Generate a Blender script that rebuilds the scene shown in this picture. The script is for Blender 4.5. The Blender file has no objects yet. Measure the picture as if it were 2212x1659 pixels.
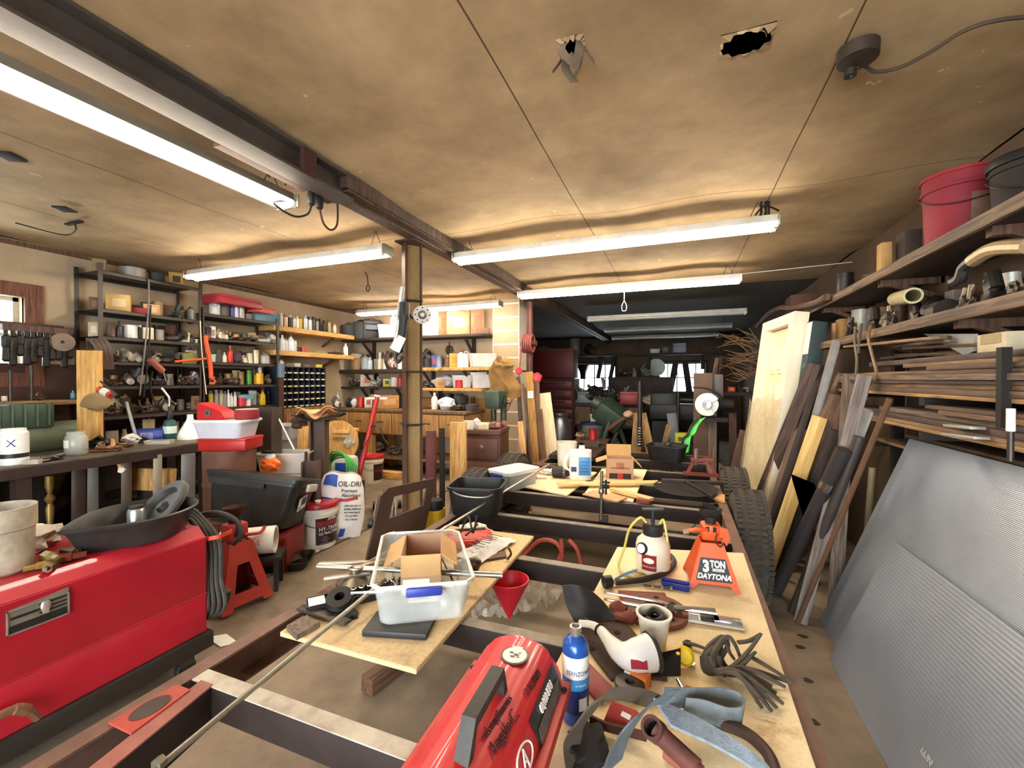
import bpy, bmesh, math, random
from mathutils import Vector as V, Matrix, Euler, noise as MN
PI = math.pi; R = math.radians
random.seed(7)
SC = bpy.context.scene; COL = SC.collection
# ---------------------------------------------------------------- camera
F = 929.0; YAW = 21.1; PITCH = 0.59; EYE = 1.56
cam_d = bpy.data.cameras.new('camera'); cam = bpy.data.objects.new('camera', cam_d); COL.objects.link(cam)
cam_d.sensor_width = 36; cam_d.lens = F / 2212 * 36; cam_d.clip_start = 0.02
cam.location = (0, 0, EYE); cam.rotation_euler = (R(90 - PITCH), 0, R(YAW)); SC.camera = cam
# ---------------------------------------------------------------- world, exposure
SC.view_settings.view_transform = 'Standard'; SC.view_settings.look = 'None'
SC.view_settings.exposure = 0.12; SC.view_settings.gamma = 1.0; SC.view_settings.use_curve_mapping = False
TUBE_L = 60.0; SKY = 18.0
wd = bpy.data.worlds.new('overcast_sky'); SC.world = wd; wd.use_nodes = True
bg = wd.node_tree.nodes['Background']; bg.inputs[0].default_value = (0.86, 0.94, 1.0, 1); bg.inputs[1].default_value = SKY
SC.cycles.max_bounces = 8; SC.cycles.diffuse_bounces = 4; SC.cycles.glossy_bounces = 3; SC.cycles.transmission_bounces = 6
SC.cycles.transparent_max_bounces = 10; SC.cycles.caustics_reflective = False; SC.cycles.caustics_refractive = False
SC.cycles.sample_clamp_indirect = 6.0; SC.cycles.use_denoising = True
# ---------------------------------------------------------------- pixel -> place helpers
_c, _s = math.cos(R(YAW)), math.sin(R(YAW)); _cp, _sp = math.cos(R(PITCH)), math.sin(R(PITCH))
FW = V((-_s * _cp, _c * _cp, -_sp)); RT = V((_c, _s, 0)); UP = RT.cross(FW); CAM = V((0, 0, EYE))
def ray(p): return FW + RT * ((p[0] - 1106) / F) + UP * ((829.5 - p[1]) / F)
def onx(p, x): d = ray(p); return CAM + d * (x / d.x)
def ony(p, y): d = ray(p); return CAM + d * (y / d.y)
def onz(p, z): d = ray(p); return CAM + d * ((z - EYE) / d.z)
def atd(p, t): return CAM + ray(p) * t                      # t metres along the view axis
def foot(top, bot, x):                                       # where a leaning line through two pixels meets the floor at X
    n = ray(top).cross(ray(bot)); return V((x, (n.z * EYE - n.x * x) / n.y, 0))
def mpp(q): return (V(q) - CAM).dot(FW) / F                  # metres per pixel at a place
def crop(x0, y0, k): return lambda x, y: (x0 + x * k, y0 + y * k)
A2 = crop(600, 380, .28933); A3 = crop(1060, 560, .28933); A4 = crop(1572, 300, .28933); A5 = crop(0, 520, .217)
A6 = crop(380, 600, .217); A7 = crop(0, 820, .217); A8 = crop(420, 840, .217)
B1 = crop(0, 1080, .349); B2 = crop(560, 1060, .3074); B3 = crop(860, 1180, .28933); B4 = crop(1180, 1060, .27125)
B5 = crop(1180, 1320, .27125); B6 = crop(1572, 640, .28933); B7 = crop(1000, 900, .28933); B8 = crop(1560, 1000, .3973)
# ---------------------------------------------------------------- materials
def lin(h):
    if not isinstance(h, str): return tuple(h) + (1,)
    h = h.lstrip('#'); o = []
    for i in (0, 2, 4):
        c = int(h[i:i + 2], 16) / 255; o.append(c / 12.92 if c <= .04045 else ((c + .055) / 1.055) ** 2.4)
    return tuple(o) + (1,)
_mats = {}
def M(col, rough=.65, metal=0.0, dirt=.35, sc=9, bump=.15, coat=0.0, dcol='2a2018', stretch=(1, 1, 1), trans=0.0, ior=1.45, gen=False, alpha=1.0):
    """Worn, dusty surface: the base colour broken up by two noises towards a grime colour."""
    key = ('m', col, rough, metal, dirt, sc, bump, coat, dcol, stretch, trans, gen, alpha)
    if key in _mats: return _mats[key]
    m = bpy.data.materials.new('surface_' + str(col)); m.use_nodes = True; nt = m.node_tree; N = nt.nodes; L = nt.links
    b = N['Principled BSDF']; b.inputs['Roughness'].default_value = rough; b.inputs['Metallic'].default_value = metal
    b.inputs['Coat Weight'].default_value = coat; b.inputs['Transmission Weight'].default_value = trans; b.inputs['IOR'].default_value = ior
    b.inputs['Alpha'].default_value = alpha
    tc = N.new('ShaderNodeTexCoord'); mp = N.new('ShaderNodeMapping'); mp.inputs['Scale'].default_value = stretch
    L.new(tc.outputs['Generated' if gen else 'Object'], mp.inputs[0])
    n1 = N.new('ShaderNodeTexNoise'); n1.inputs['Scale'].default_value = sc; n1.inputs['Detail'].default_value = 8; n1.inputs['Roughness'].default_value = .65
    L.new(mp.outputs[0], n1.inputs['Vector'])
    rp = N.new('ShaderNodeMapRange'); rp.inputs[1].default_value = .38; rp.inputs[2].default_value = .72; rp.inputs[3].default_value = 0; rp.inputs[4].default_value = dirt
    L.new(n1.outputs[0], rp.inputs[0])
    mx = N.new('ShaderNodeMix'); mx.data_type = 'RGBA'; mx.inputs[6].default_value = lin(col); mx.inputs[7].default_value = lin(dcol)
    L.new(rp.outputs[0], mx.inputs[0]); L.new(mx.outputs[2], b.inputs['Base Color'])
    if bump:
        bp = N.new('ShaderNodeBump'); bp.inputs['Strength'].default_value = bump; bp.inputs['Distance'].default_value = .004
        n2 = N.new('ShaderNodeTexNoise'); n2.inputs['Scale'].default_value = sc * 5; n2.inputs['Detail'].default_value = 4
        L.new(mp.outputs[0], n2.inputs['Vector']); L.new(n2.outputs[0], bp.inputs['Height']); L.new(bp.outputs[0], b.inputs['Normal'])
    _mats[key] = m; return m
def W(col, dark, sc=5, rough=.7, k=14, bump=.25):
    """Board wood: grain stretched along the object's own long (z) axis."""
    key = ('w', col, dark, sc, rough, k)
    if key in _mats: return _mats[key]
    m = bpy.data.materials.new('wood_' + str(col)); m.use_nodes = True; nt = m.node_tree; N = nt.nodes; L = nt.links
    b = N['Principled BSDF']; b.inputs['Roughness'].default_value = rough
    tc = N.new('ShaderNodeTexCoord'); mp = N.new('ShaderNodeMapping'); mp.inputs['Scale'].default_value = (k, k, 1)
    L.new(tc.outputs['Object'], mp.inputs[0])
    n1 = N.new('ShaderNodeTexNoise'); n1.inputs['Scale'].default_value = sc; n1.inputs['Detail'].default_value = 9; n1.inputs['Distortion'].default_value = .6
    L.new(mp.outputs[0], n1.inputs['Vector'])
    r = N.new('ShaderNodeValToRGB'); r.color_ramp.elements[0].position = .34; r.color_ramp.elements[1].position = .62
    r.color_ramp.elements[0].color = lin(dark); r.color_ramp.elements[1].color = lin(col)
    L.new(n1.outputs[0], r.inputs[0])
    n3 = N.new('ShaderNodeTexNoise'); n3.inputs['Scale'].default_value = 3.3; n3.inputs['Detail'].default_value = 6; L.new(tc.outputs['Object'], n3.inputs['Vector'])
    rp = N.new('ShaderNodeMapRange'); rp.inputs[1].default_value = .45; rp.inputs[2].default_value = .8; rp.inputs[4].default_value = .55; L.new(n3.outputs[0], rp.inputs[0])
    mx = N.new('ShaderNodeMix'); mx.data_type = 'RGBA'; mx.inputs[7].default_value = lin(dark); L.new(rp.outputs[0], mx.inputs[0]); L.new(r.outputs[0], mx.inputs[6])
    L.new(mx.outputs[2], b.inputs['Base Color'])
    bp = N.new('ShaderNodeBump'); bp.inputs['Strength'].default_value = bump; bp.inputs['Distance'].default_value = .002
    L.new(n1.outputs[0], bp.inputs['Height']); L.new(bp.outputs[0], b.inputs['Normal'])
    _mats[key] = m; return m
def E(col, st):
    key = ('e', col, st)
    if key in _mats: return _mats[key]
    m = bpy.data.materials.new('glow'); m.use_nodes = True; N = m.node_tree.nodes; b = N['Principled BSDF']
    b.inputs['Base Color'].default_value = (.9, .9, .9, 1); b.inputs['Emission Color'].default_value = lin(col); b.inputs['Emission Strength'].default_value = st
    _mats[key] = m; return m
def clear(col='f2f4f4', rough=.25, mixt=.5):
    """Milky clear plastic or glass: part see-through, part surface."""
    key = ('c', col, rough, mixt)
    if key in _mats: return _mats[key]
    m = bpy.data.materials.new('clear_plastic'); m.use_nodes = True; nt = m.node_tree; N = nt.nodes; L = nt.links
    b = N['Principled BSDF']; b.inputs['Base Color'].default_value = lin(col); b.inputs['Roughness'].default_value = rough
    t = N.new('ShaderNodeBsdfTransparent'); t.inputs[0].default_value = (.93, .95, .95, 1)
    tc = N.new('ShaderNodeTexCoord'); n1 = N.new('ShaderNodeTexNoise'); n1.inputs['Scale'].default_value = 5; n1.inputs['Detail'].default_value = 4
    L.new(tc.outputs['Object'], n1.inputs['Vector'])
    rp = N.new('ShaderNodeMapRange'); rp.inputs[1].default_value = .3; rp.inputs[2].default_value = .75; rp.inputs[3].default_value = max(0, mixt - .1); rp.inputs[4].default_value = min(1, mixt + .12)
    L.new(n1.outputs[0], rp.inputs[0])
    mx = N.new('ShaderNodeMixShader'); L.new(rp.outputs[0], mx.inputs[0]); L.new(t.outputs[0], mx.inputs[1]); L.new(b.outputs[0], mx.inputs[2])
    L.new(mx.outputs[0], N['Material Output'].inputs[0]); _mats[key] = m; return m
# ---------------------------------------------------------------- mesh building
def frame(z, x=None):
    """Rotation whose z axis is Z and whose x axis leans to X."""
    z = V(z).normalized(); x = V(x) if x is not None else (V((0, 0, 1)) if abs(z.z) < .9 else V((1, 0, 0)))
    y = z.cross(x).normalized(); x = y.cross(z).normalized()
    return Matrix((x, y, z)).transposed()
class MB:
    def __init__(s): s.bm = bmesh.new()
    def _add(s, vs, fs, m=None):
        b = [s.bm.verts.new(m @ V(v) if m is not None else V(v)) for v in vs]
        for f in fs:
            try: s.bm.faces.new([b[i] for i in f])
            except ValueError: pass
        return b
    def box(s, c, d, rot=None, bev=0.0, tp=(1, 1), sh=(0, 0)):
        """Box centred at C, size D; TP scales the top, SH shifts it; BEV rounds the edges."""
        x, y, z = d[0] / 2, d[1] / 2, d[2] / 2
        m = Matrix.Translation(V(c))
        if rot is not None: m = m @ (rot.to_4x4() if isinstance(rot, Matrix) else Euler(rot).to_matrix().to_4x4())
        vs = [(-x, -y, -z), (x, -y, -z), (x, y, -z), (-x, y, -z)] + [(a * x * tp[0] + sh[0], b * y * tp[1] + sh[1], z) for a, b in ((-1, -1), (1, -1), (1, 1), (-1, 1))]
        fs = [(3, 2, 1, 0), (4, 5, 6, 7), (0, 1, 5, 4), (1, 2, 6, 5), (2, 3, 7, 6), (3, 0, 4, 7)]
        b = s._add(vs, fs, m)
        if bev:
            es = list({e for v in b for e in v.link_edges})
            bmesh.ops.bevel(s.bm, geom=es, offset=bev, segments=2, affect='EDGES', profile=.5, clamp_overlap=True)
        return s
    def lathe(s, c, prof, n=20, rot=None, a0=0, a1=2 * PI, sx=1, sy=1):
        m = Matrix.Translation(V(c))
        if rot is not None: m = m @ (rot.to_4x4() if isinstance(rot, Matrix) else Euler(rot).to_matrix().to_4x4())
        full = abs(a1 - a0 - 2 * PI) < 1e-6; k = n if full else n + 1
        vs = []; 
        for r, z in prof:
            for i in range(k):
                a = a0 + (a1 - a0) * i / n; vs.append((r * math.cos(a) * sx, r * math.sin(a) * sy, z))
        fs = []
        for j in range(len(prof) - 1):
            for i in range(n):
                i2 = (i + 1) % k; fs.append((j * k + i, j * k + i2, (j + 1) * k + i2, (j + 1) * k + i))
        b = s._add(vs, fs, m)
        if full:
            for j in (0, len(prof) - 1):
                if prof[j][0] > 1e-5:
                    try: s.bm.faces.new([b[j * k + i] for i in (range(k) if j else reversed(range(k)))])
                    except ValueError: pass
        return s
    def cyl(s, p0, p1, r, r1=None, n=14):
        p0, p1 = V(p0), V(p1); return s.lathe(p0, [(r, 0), (r if r1 is None else r1, (p1 - p0).length)], n, frame(p1 - p0))
    def tube(s, pts, r, n=8, closed=False, flat=1.0, upv=None):
        pts = [V(p) for p in pts]; k = len(pts); rings = []; x = V(upv) if upv else None
        for i, p in enumerate(pts):
            a = pts[(i - 1) % k] if closed or i else p; b = pts[(i + 1) % k] if closed or i < k - 1 else p
            t = (b - a); t = t.normalized() if t.length > 1e-9 else V((0, 0, 1))
            if x is None: x = V((0, 0, 1)) if abs(t.z) < .9 else V((1, 0, 0))
            y = t.cross(x)
            if y.length < 1e-6: y = t.orthogonal()
            y.normalize(); x2 = y.cross(t).normalized(); 
            if upv is None: x = x2
            rr = r[i] if isinstance(r, (list, tuple)) else r
            rings.append([s.bm.verts.new(p + x2 * (rr * flat * math.cos(2 * PI * j / n)) + y * (rr * math.sin(2 * PI * j / n))) for j in range(n)])
        for i in range(k if closed else k - 1):
            A, B = rings[i], rings[(i + 1) % k]
            for j in range(n): s.bm.faces.new((A[j], A[(j + 1) % n], B[(j + 1) % n], B[j]))
        if not closed:
            s.bm.faces.new(list(reversed(rings[0]))); s.bm.faces.new(rings[-1])
        return s
    def strap(s, pts, w, t, wdir):
        """Flat strap along PTS, W wide along WDIR, T thick."""
        pts = [V(p) for p in pts]; wd_ = V(wdir).normalized(); k = len(pts); rg = []
        for i, p in enumerate(pts):
            tn = (pts[min(i + 1, k - 1)] - pts[max(i - 1, 0)]).normalized(); nr = tn.cross(wd_).normalized()
            rg.append([s.bm.verts.new(p + wd_ * (a * w / 2) + nr * (b * t / 2)) for a, b in ((-1, -1), (1, -1), (1, 1), (-1, 1))])
        for i in range(k - 1):
            for j in range(4): s.bm.faces.new((rg[i][j], rg[i][(j + 1) % 4], rg[i + 1][(j + 1) % 4], rg[i + 1][j]))
        s.bm.faces.new(list(reversed(rg[0]))); s.bm.faces.new(rg[-1]); return s
    def prism(s, pts, o=(0, 0, 0), ux=(1, 0, 0), uy=(0, 1, 0), h=.01, bev=0):
        """Polygon PTS in the plane (UX, UY) at O, thickened by H along UX x UY."""
        o, ux, uy = V(o), V(ux), V(uy); nz = ux.cross(uy).normalized(); k = len(pts)
        a = [s.bm.verts.new(o + ux * p[0] + uy * p[1]) for p in pts]; b = [s.bm.verts.new(v.co + nz * h) for v in a]
        f = [s.bm.faces.new(list(reversed(a))), s.bm.faces.new(b)]
        for i in range(k): s.bm.faces.new((a[i], a[(i + 1) % k], b[(i + 1) % k], b[i]))
        if bev:
            es = list({e for v in a + b for e in v.link_edges})
            bmesh.ops.bevel(s.bm, geom=es, offset=bev, segments=2, affect='EDGES', clamp_overlap=True)
        return s
    def rbox(s, c, w, d, h, r=.02, n=4, t=0.0, tp=.9, rot=None, rim=0.0):
        """Rounded-plan tub or block: W x D at the top, times TP at the foot; wall T hollows it from the top; RIM flares a lip."""
        def ring(f, z, ins=0.0):
            o = []
            for qx, qy, a in ((1, 1, 0), (-1, 1, 90), (-1, -1, 180), (1, -1, 270)):
                for i in range(n + 1):
                    g = R(a + 90 * i / n); ww, dd = w * f / 2 - ins, d * f / 2 - ins; rr = min(max(r - ins, .002), ww * .98, dd * .98)
                    o.append((qx * (ww - rr) + rr * math.cos(g), qy * (dd - rr) + rr * math.sin(g), z))
            return o
        m = Matrix.Translation(V(c))
        if rot is not None: m = m @ (rot.to_4x4() if isinstance(rot, Matrix) else Euler(rot).to_matrix().to_4x4())
        rs = [ring(tp, 0), ring(tp + (1 - tp) * .9 if rim else 1, h * (.93 if rim else 1))]
        if rim: rs += [ring(1, h * .93, -rim), ring(1, h, -rim)]
        if t: rs += [ring(1, h, t), ring(tp, t, t)]
        k = len(rs[0]); vs = [v for q in rs for v in q]; fs = [tuple(reversed(range(k)))]
        for j in range(len(rs) - 1):
            for i in range(k): fs.append((j * k + i, j * k + (i + 1) % k, (j + 1) * k + (i + 1) % k, (j + 1) * k + i))
        fs.append(tuple(range((len(rs) - 1) * k, len(rs) * k))); s._add(vs, fs, m); return s
    def grid(s, fn, nu, nv, t=0.0):
        """Sheet from FN(u, v); T gives it thickness along the vertex normals."""
        g = [[s.bm.verts.new(V(fn(i / nu, j / nv))) for j in range(nv + 1)] for i in range(nu + 1)]; fs = []
        for i in range(nu):
            for j in range(nv): fs.append(s.bm.faces.new((g[i][j], g[i + 1][j], g[i + 1][j + 1], g[i][j + 1])))
        if t:
            bmesh.ops.recalc_face_normals(s.bm, faces=fs); bmesh.ops.solidify(s.bm, geom=fs, thickness=t)
        return s
    def blob(s, c, d, amp=.25, sc=2.0, seed=0, sub=2, rot=None):
        """Lumpy mass: an icosphere of size D pushed about by noise."""
        m = Matrix.Translation(V(c))
        if rot is not None: m = m @ Euler(rot).to_matrix().to_4x4()
        r = bmesh.ops.create_icosphere(s.bm, subdivisions=sub, radius=.5)
        for v in r['verts']:
            k = 1 + amp * MN.noise(v.co * sc * 2 + V((seed * 7.3, seed * 1.7, 0))) * 2
            v.co = m @ V((v.co.x * d[0] * k, v.co.y * d[1] * k, v.co.z * d[2] * k))
        return s
    def text(s, body, size, m, bend=None, sx=1.0, align='CENTER', shear=0.0, ext=.0004, off=0.0):
        """Lettering as mesh in the xy plane of M; BEND = cylinder radius to wrap it round (axis = local y)."""
        cu = bpy.data.curves.new('t', 'FONT'); cu.body = body; cu.size = size; cu.align_x = align; cu.align_y = 'CENTER'; cu.extrude = ext; cu.shear = shear; cu.resolution_u = 3; cu.offset = off * size; cu.space_line = .95
        o = bpy.data.objects.new('t', cu); COL.objects.link(o)
        me = bpy.data.meshes.new_from_object(o.evaluated_get(bpy.context.evaluated_depsgraph_get()))
        vs = []
        for v in me.vertices:
            x, y, z = v.co.x * sx, v.co.y, v.co.z
            if bend: a = x / bend; x, z = math.sin(a) * (bend + z), math.cos(a) * (bend + z) - bend
            vs.append((x, y, z))
        s._add(vs, [tuple(p.vertices) for p in me.polygons], m if isinstance(m, Matrix) else Matrix.Translation(V(m)))
        bpy.data.objects.remove(o); bpy.data.curves.remove(cu); bpy.data.meshes.remove(me); return s
    def xf(s, m):
        bmesh.ops.transform(s.bm, matrix=m, verts=s.bm.verts); return s
    def build(s, name, mat, parent=None, smooth=True, mods=None, loc=None, rot=None):
        bmesh.ops.recalc_face_normals(s.bm, faces=s.bm.faces)
        me = bpy.data.meshes.new(name); s.bm.to_mesh(me); s.bm.free()
        if smooth:
            me.polygons.foreach_set('use_smooth', [True] * len(me.polygons)); me.set_sharp_from_angle(angle=R(32))
        o = bpy.data.objects.new(name, me); COL.objects.link(o); me.materials.append(mat)
        if parent is not None: o.parent = parent
        if loc is not None: o.location = loc
        if rot is not None: o.rotation_euler = (rot.to_euler() if isinstance(rot, Matrix) else rot)
        if parent is None and loc is None: recentre(o)
        return o
def recentre(o):
    vs = o.data.vertices
    if not len(vs): return
    lo = [min(v.co[i] for v in vs) for i in range(3)]; hi = [max(v.co[i] for v in vs) for i in range(3)]
    b = V(((lo[0] + hi[0]) / 2, (lo[1] + hi[1]) / 2, lo[2])); o.data.transform(Matrix.Translation(-b)); o.location = b
def tag(o, label, cat, group=None):
    o['label'] = label; o['category'] = cat
    if group: o['group'] = group
    return o
def struct(o): o['kind'] = 'structure'; return o
_open = []
def thing(name, label, cat, group=None, loc=None, rz=0.0, rot=None):
    """An Empty at the thing's base. Without LOC its parts are built in room space and rebased at the end."""
    o = bpy.data.objects.new(name, None); COL.objects.link(o); o.empty_display_size = .05; tag(o, label, cat, group)
    if loc is not None: o.location = loc; o.rotation_euler = rot if rot is not None else (0, 0, rz)
    else: _open.append(o)
    return o
def rebase():
    kids = {}
    for o in SC.objects:
        if o.parent: kids.setdefault(o.parent, []).append(o)
    for r in _open:
        fam = [c for c in kids.get(r, [])]; fam += [g for c in list(fam) for g in kids.get(c, [])]
        me = {c.data for c in fam if c.type == 'MESH'}; vs = [v.co for d in me for v in d.vertices]
        if not vs: continue
        lo = [min(v[i] for v in vs) for i in range(3)]; hi = [max(v[i] for v in vs) for i in range(3)]
        b = V(((lo[0] + hi[0]) / 2, (lo[1] + hi[1]) / 2, lo[2])); r.location = b
        for d in me: d.transform(Matrix.Translation(-b))
ORD = 'first second third fourth fifth sixth seventh eighth ninth tenth eleventh twelfth thirteenth fourteenth fifteenth sixteenth seventeenth eighteenth nineteenth twentieth'.split()
def board(name, p0, p1, w, t, mat, label, cat, group=None, face=None, parent=None, bev=.002):
    """Straight board or bar from P0 to P1, W wide and T thick; FACE = direction its broad face looks."""
    p0, p1 = V(p0), V(p1); L = (p1 - p0).length; rot = frame(p1 - p0, face)
    o = MB().box((0, 0, L / 2), (t, w, L), bev=bev).build(name, mat, parent, loc=p0, rot=rot)
    return tag(o, label, cat, group) if label else o
def pole(name, p0, p1, r, mat, label, cat, group=None, r1=None, parent=None, n=12):
    p0, p1 = V(p0), V(p1)
    o = MB().lathe((0, 0, 0), [(r, 0), (r if r1 is None else r1, (p1 - p0).length)], n).build(name, mat, parent, loc=p0, rot=frame(p1 - p0))
    return tag(o, label, cat, group) if label else o
def bez(pts, n=8):
    """Smooth path through PTS (Catmull-Rom)."""
    P = [V(p) for p in pts]; o = []
    for i in range(len(P) - 1):
        a, b, c, d = P[max(i - 1, 0)], P[i], P[i + 1], P[min(i + 2, len(P) - 1)]
        for k in range(n):
            t = k / n; o.append(.5 * ((2 * b) + (c - a) * t + (2 * a - 5 * b + 4 * c - d) * t * t + (3 * b - a - 3 * c + d) * t ** 3))
    return o + [P[-1]]
# ---------------------------------------------------------------- the room
XL, XR, YB, YP, YF, ZC = -5.35, 1.56, -2.6, 6.1, 12.8, 2.77
STEEL = M('3a2c26', .6, .35, .5, 7, .25, dcol='150d0a'); RUST = M('4a2a1e', .75, .2, .55, 9, .3, dcol='1a0d08')
DARK = M('1b1714', .7, .2, .4, 8); BLACK = M('141414', .5, 0, .25, 12, dcol='3a342c'); IRON = M('4a4640', .45, .7, .45, 12, .2, dcol='1d1713')
CHROME = M('c9c9c6', .22, 1, .2, 20, .05); ALU = M('b9bcbe', .38, .9, .15, 6, .06, dcol='8a8d90')
WHITE = M('e8e6de', .5, 0, .22, 12, .05, dcol='8a7c66'); PAPER = M('ece7da', .8, 0, .15, 10, .05, dcol='a89878')
CARD = M('b98c58', .85, 0, .25, 7, .1, dcol='80582f'); CARDIN = M('b78f72', .85, 0, .12, 7, .08, dcol='8a674c')
PINE = W('d8ac68', 'a8783c'); OLDW = W('6b4a33', '3a261a'); GREYW = W('7d6a5a', '473a30'); DARKW = W('3c2a20', '1e140f'); FRESH = W('ecc98c', 'c79a58'); PALEW = W('efe0bb', 'd0b584')
RED = M('a51426', .4, .1, .35, 4, .05, .25, dcol='5e0f18'); GREENM = M('3e4f40', .5, .3, .4, 9, dcol='1c211b')

def walls(name, axis, at, th, lo, hi, holes, mat):
    """Wall slab at AXIS = AT, from LO to HI in (along, z), with rectangular HOLES (a0, z0, a1, z1)."""
    us = sorted({lo[0], hi[0], *[h[0] for h in holes], *[h[2] for h in holes]}); zs = sorted({lo[1], hi[1], *[h[1] for h in holes], *[h[3] for h in holes]})
    mb = MB()
    for i in range(len(us) - 1):
        for j in range(len(zs) - 1):
            u, z = (us[i] + us[i + 1]) / 2, (zs[j] + zs[j + 1]) / 2
            if any(h[0] < u < h[2] and h[1] < z < h[3] for h in holes): continue
            du, dz = us[i + 1] - us[i], zs[j + 1] - zs[j]
            mb.box((at + th / 2, u, z) if axis == 'x' else (u, at + th / 2, z), (abs(th), du, dz) if axis == 'x' else (du, abs(th), dz))
    return struct(mb.build(name, mat, smooth=False))
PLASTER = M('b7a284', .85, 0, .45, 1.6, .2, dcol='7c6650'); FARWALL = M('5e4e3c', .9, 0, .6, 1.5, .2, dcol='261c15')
CONC = M('938069', .75, 0, .8, 1.7, .25, dcol='43352a')
FL = .12                                                         # the left bay's slab lies a little higher
def fz(x): return FL * min(1, max(0, (-1.9 - x) / .88))
mb = MB(); xs = [XL - .2, -4, -2.79, -2.78, -2.5, -2.2, -1.9, -1, 0, 1, XR + .2]; fg = [[mb.bm.verts.new((x, y, fz(x))) for x in xs] for y in (YB - 2, 0, 3, 6, YF + .2)]
fb = [[mb.bm.verts.new((x, y, -.1)) for x in xs] for y in (YB - 2, 0, 3, 6, YF + .2)]
for g in (fg, fb):
    for j in range(4):
        for i in range(len(xs) - 1): mb.bm.faces.new((g[j][i], g[j][i + 1], g[j + 1][i + 1], g[j + 1][i]))
struct(mb.build('floor', CONC, loc=(0, 0, 0)))
struct(MB().box((-2.785, 2.9, FL + .002), (.022, 4.6, .006)).build('trim_3', M('5a4232', .8, .2, .4, 8)))
wx0, wx1 = ony((1238, 800), YF).x, ony((1330, 800), YF).x; wz0, wz1 = ony((1285, 846), YF).z, ony((1285, 786), YF).z
wx2, wx3 = ony((1423, 800), YF).x, ony((1524, 800), YF).x
LW = (1.02, 1.62, 1.98, 2.28)                                    # the left window: y0, z0, y1, z1
walls('wall_left', 'x', XL, -.15, (YB, 0), (YF, ZC), [LW], PLASTER)
walls('wall_right', 'x', XR, .15, (YB, 0), (YF, ZC), [], M('6a5440', .9, 0, .5, 1.6, .2, dcol='2c2018'))
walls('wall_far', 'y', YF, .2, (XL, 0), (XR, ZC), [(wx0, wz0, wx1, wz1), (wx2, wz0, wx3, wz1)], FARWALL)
walls('wall_partition', 'y', YP, .2, (XL, 0), (-2.63, ZC), [], PLASTER)
walls('wall_rear', 'y', YB, -.15, (XL, 0), (XR, ZC), [(-2.6, 0, 1.1, 2.45)], PLASTER)
# concrete-block pier that ends the partition
def block_mat():
    m = M('c9b79c', .9, 0, .35, 5, .3, dcol='8d7658').copy(); nt = m.node_tree; N = nt.nodes; L = nt.links
    br = N.new('ShaderNodeTexBrick'); br.inputs['Scale'].default_value = 1; br.inputs['Brick Width'].default_value = .43; br.inputs['Row Height'].default_value = .203
    br.inputs['Mortar Size'].default_value = .011; br.inputs['Color1'].default_value = lin('b7a182'); br.inputs['Color2'].default_value = lin('a8917a'); br.inputs['Mortar'].default_value = lin('efe3cc')
    br.offset = 0.0
    tc = N.new('ShaderNodeTexCoord'); mp = N.new('ShaderNodeMapping'); mp.inputs['Rotation'].default_value = (R(-90), 0, 0); mp.inputs['Location'].default_value = (.215, 0, 0)
    L.new(tc.outputs['Object'], mp.inputs[0]); L.new(mp.outputs[0], br.inputs[0]); L.new(br.outputs[0], N['Principled BSDF'].inputs['Base Color']); return m
struct(MB().box((-2.415, YP + .1, ZC / 2 + .03), (.43, .4, ZC - .06)).build('wall_pier', block_mat(), smooth=False))
# ceiling: sagging fibreboard sheets, two torn holes
def ceil_mat():
    m = M('bfa57c', .85, 0, .85, 1.1, .3, dcol='6e5639').copy(); nt = m.node_tree; N = nt.nodes; L = nt.links
    b = N['Principled BSDF']; src = b.inputs['Base Color'].links[0].from_socket
    tc = N.new('ShaderNodeTexCoord'); sp = N.new('ShaderNodeSeparateXYZ'); L.new(tc.outputs['Object'], sp.inputs[0])
    def mth(op, a, c=None, d=None):
        n = N.new('ShaderNodeMath'); n.operation = op
        for i, v in enumerate((a, c, d)):
            if v is None: continue
            if isinstance(v, (int, float)): n.inputs[i].default_value = v
            else: L.new(v, n.inputs[i])
        return n.outputs[0]
    def seam(co, x0, step, w):
        f = mth('FRACT', mth('DIVIDE', mth('SUBTRACT', co, x0), step)); d = mth('MULTIPLY', mth('MINIMUM', f, mth('SUBTRACT', 1.0, f)), step)
        return mth('LESS_THAN', d, w)
    sm = mth('MAXIMUM', seam(sp.outputs[0], -.661, 1.219, .0035), seam(sp.outputs[1], 3.13, 6.2, .003))
    # pale flecks where the paint has flaked
    n = N.new('ShaderNodeTexNoise'); n.inputs['Scale'].default_value = 9; n.inputs['Detail'].default_value = 3; L.new(tc.outputs['Object'], n.inputs['Vector'])
    n2 = N.new('ShaderNodeTexNoise'); n2.inputs['Scale'].default_value = 1.3; L.new(tc.outputs['Object'], n2.inputs['Vector'])
    fl = mth('MULTIPLY', mth('GREATER_THAN', n.outputs[0], .70), mth('GREATER_THAN', n2.outputs[0], .5))
    m1 = N.new('ShaderNodeMix'); m1.data_type = 'RGBA'; m1.inputs[7].default_value = lin('d9c7a4'); L.new(mth('MULTIPLY', fl, .6), m1.inputs[0]); L.new(src, m1.inputs[6])
    m2 = N.new('ShaderNodeMix'); m2.data_type = 'RGBA'; m2.inputs[7].default_value = lin('2a1c12'); L.new(mth('MULTIPLY', sm, .85), m2.inputs[0]); L.new(m1.outputs[2], m2.inputs[6])
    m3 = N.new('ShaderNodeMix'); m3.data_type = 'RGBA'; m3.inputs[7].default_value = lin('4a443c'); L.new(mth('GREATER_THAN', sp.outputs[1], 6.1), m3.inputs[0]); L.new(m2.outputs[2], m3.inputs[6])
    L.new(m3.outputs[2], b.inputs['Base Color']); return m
h1, h2 = onz((1612, 78), ZC), onz((1235, 108), ZC)
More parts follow.
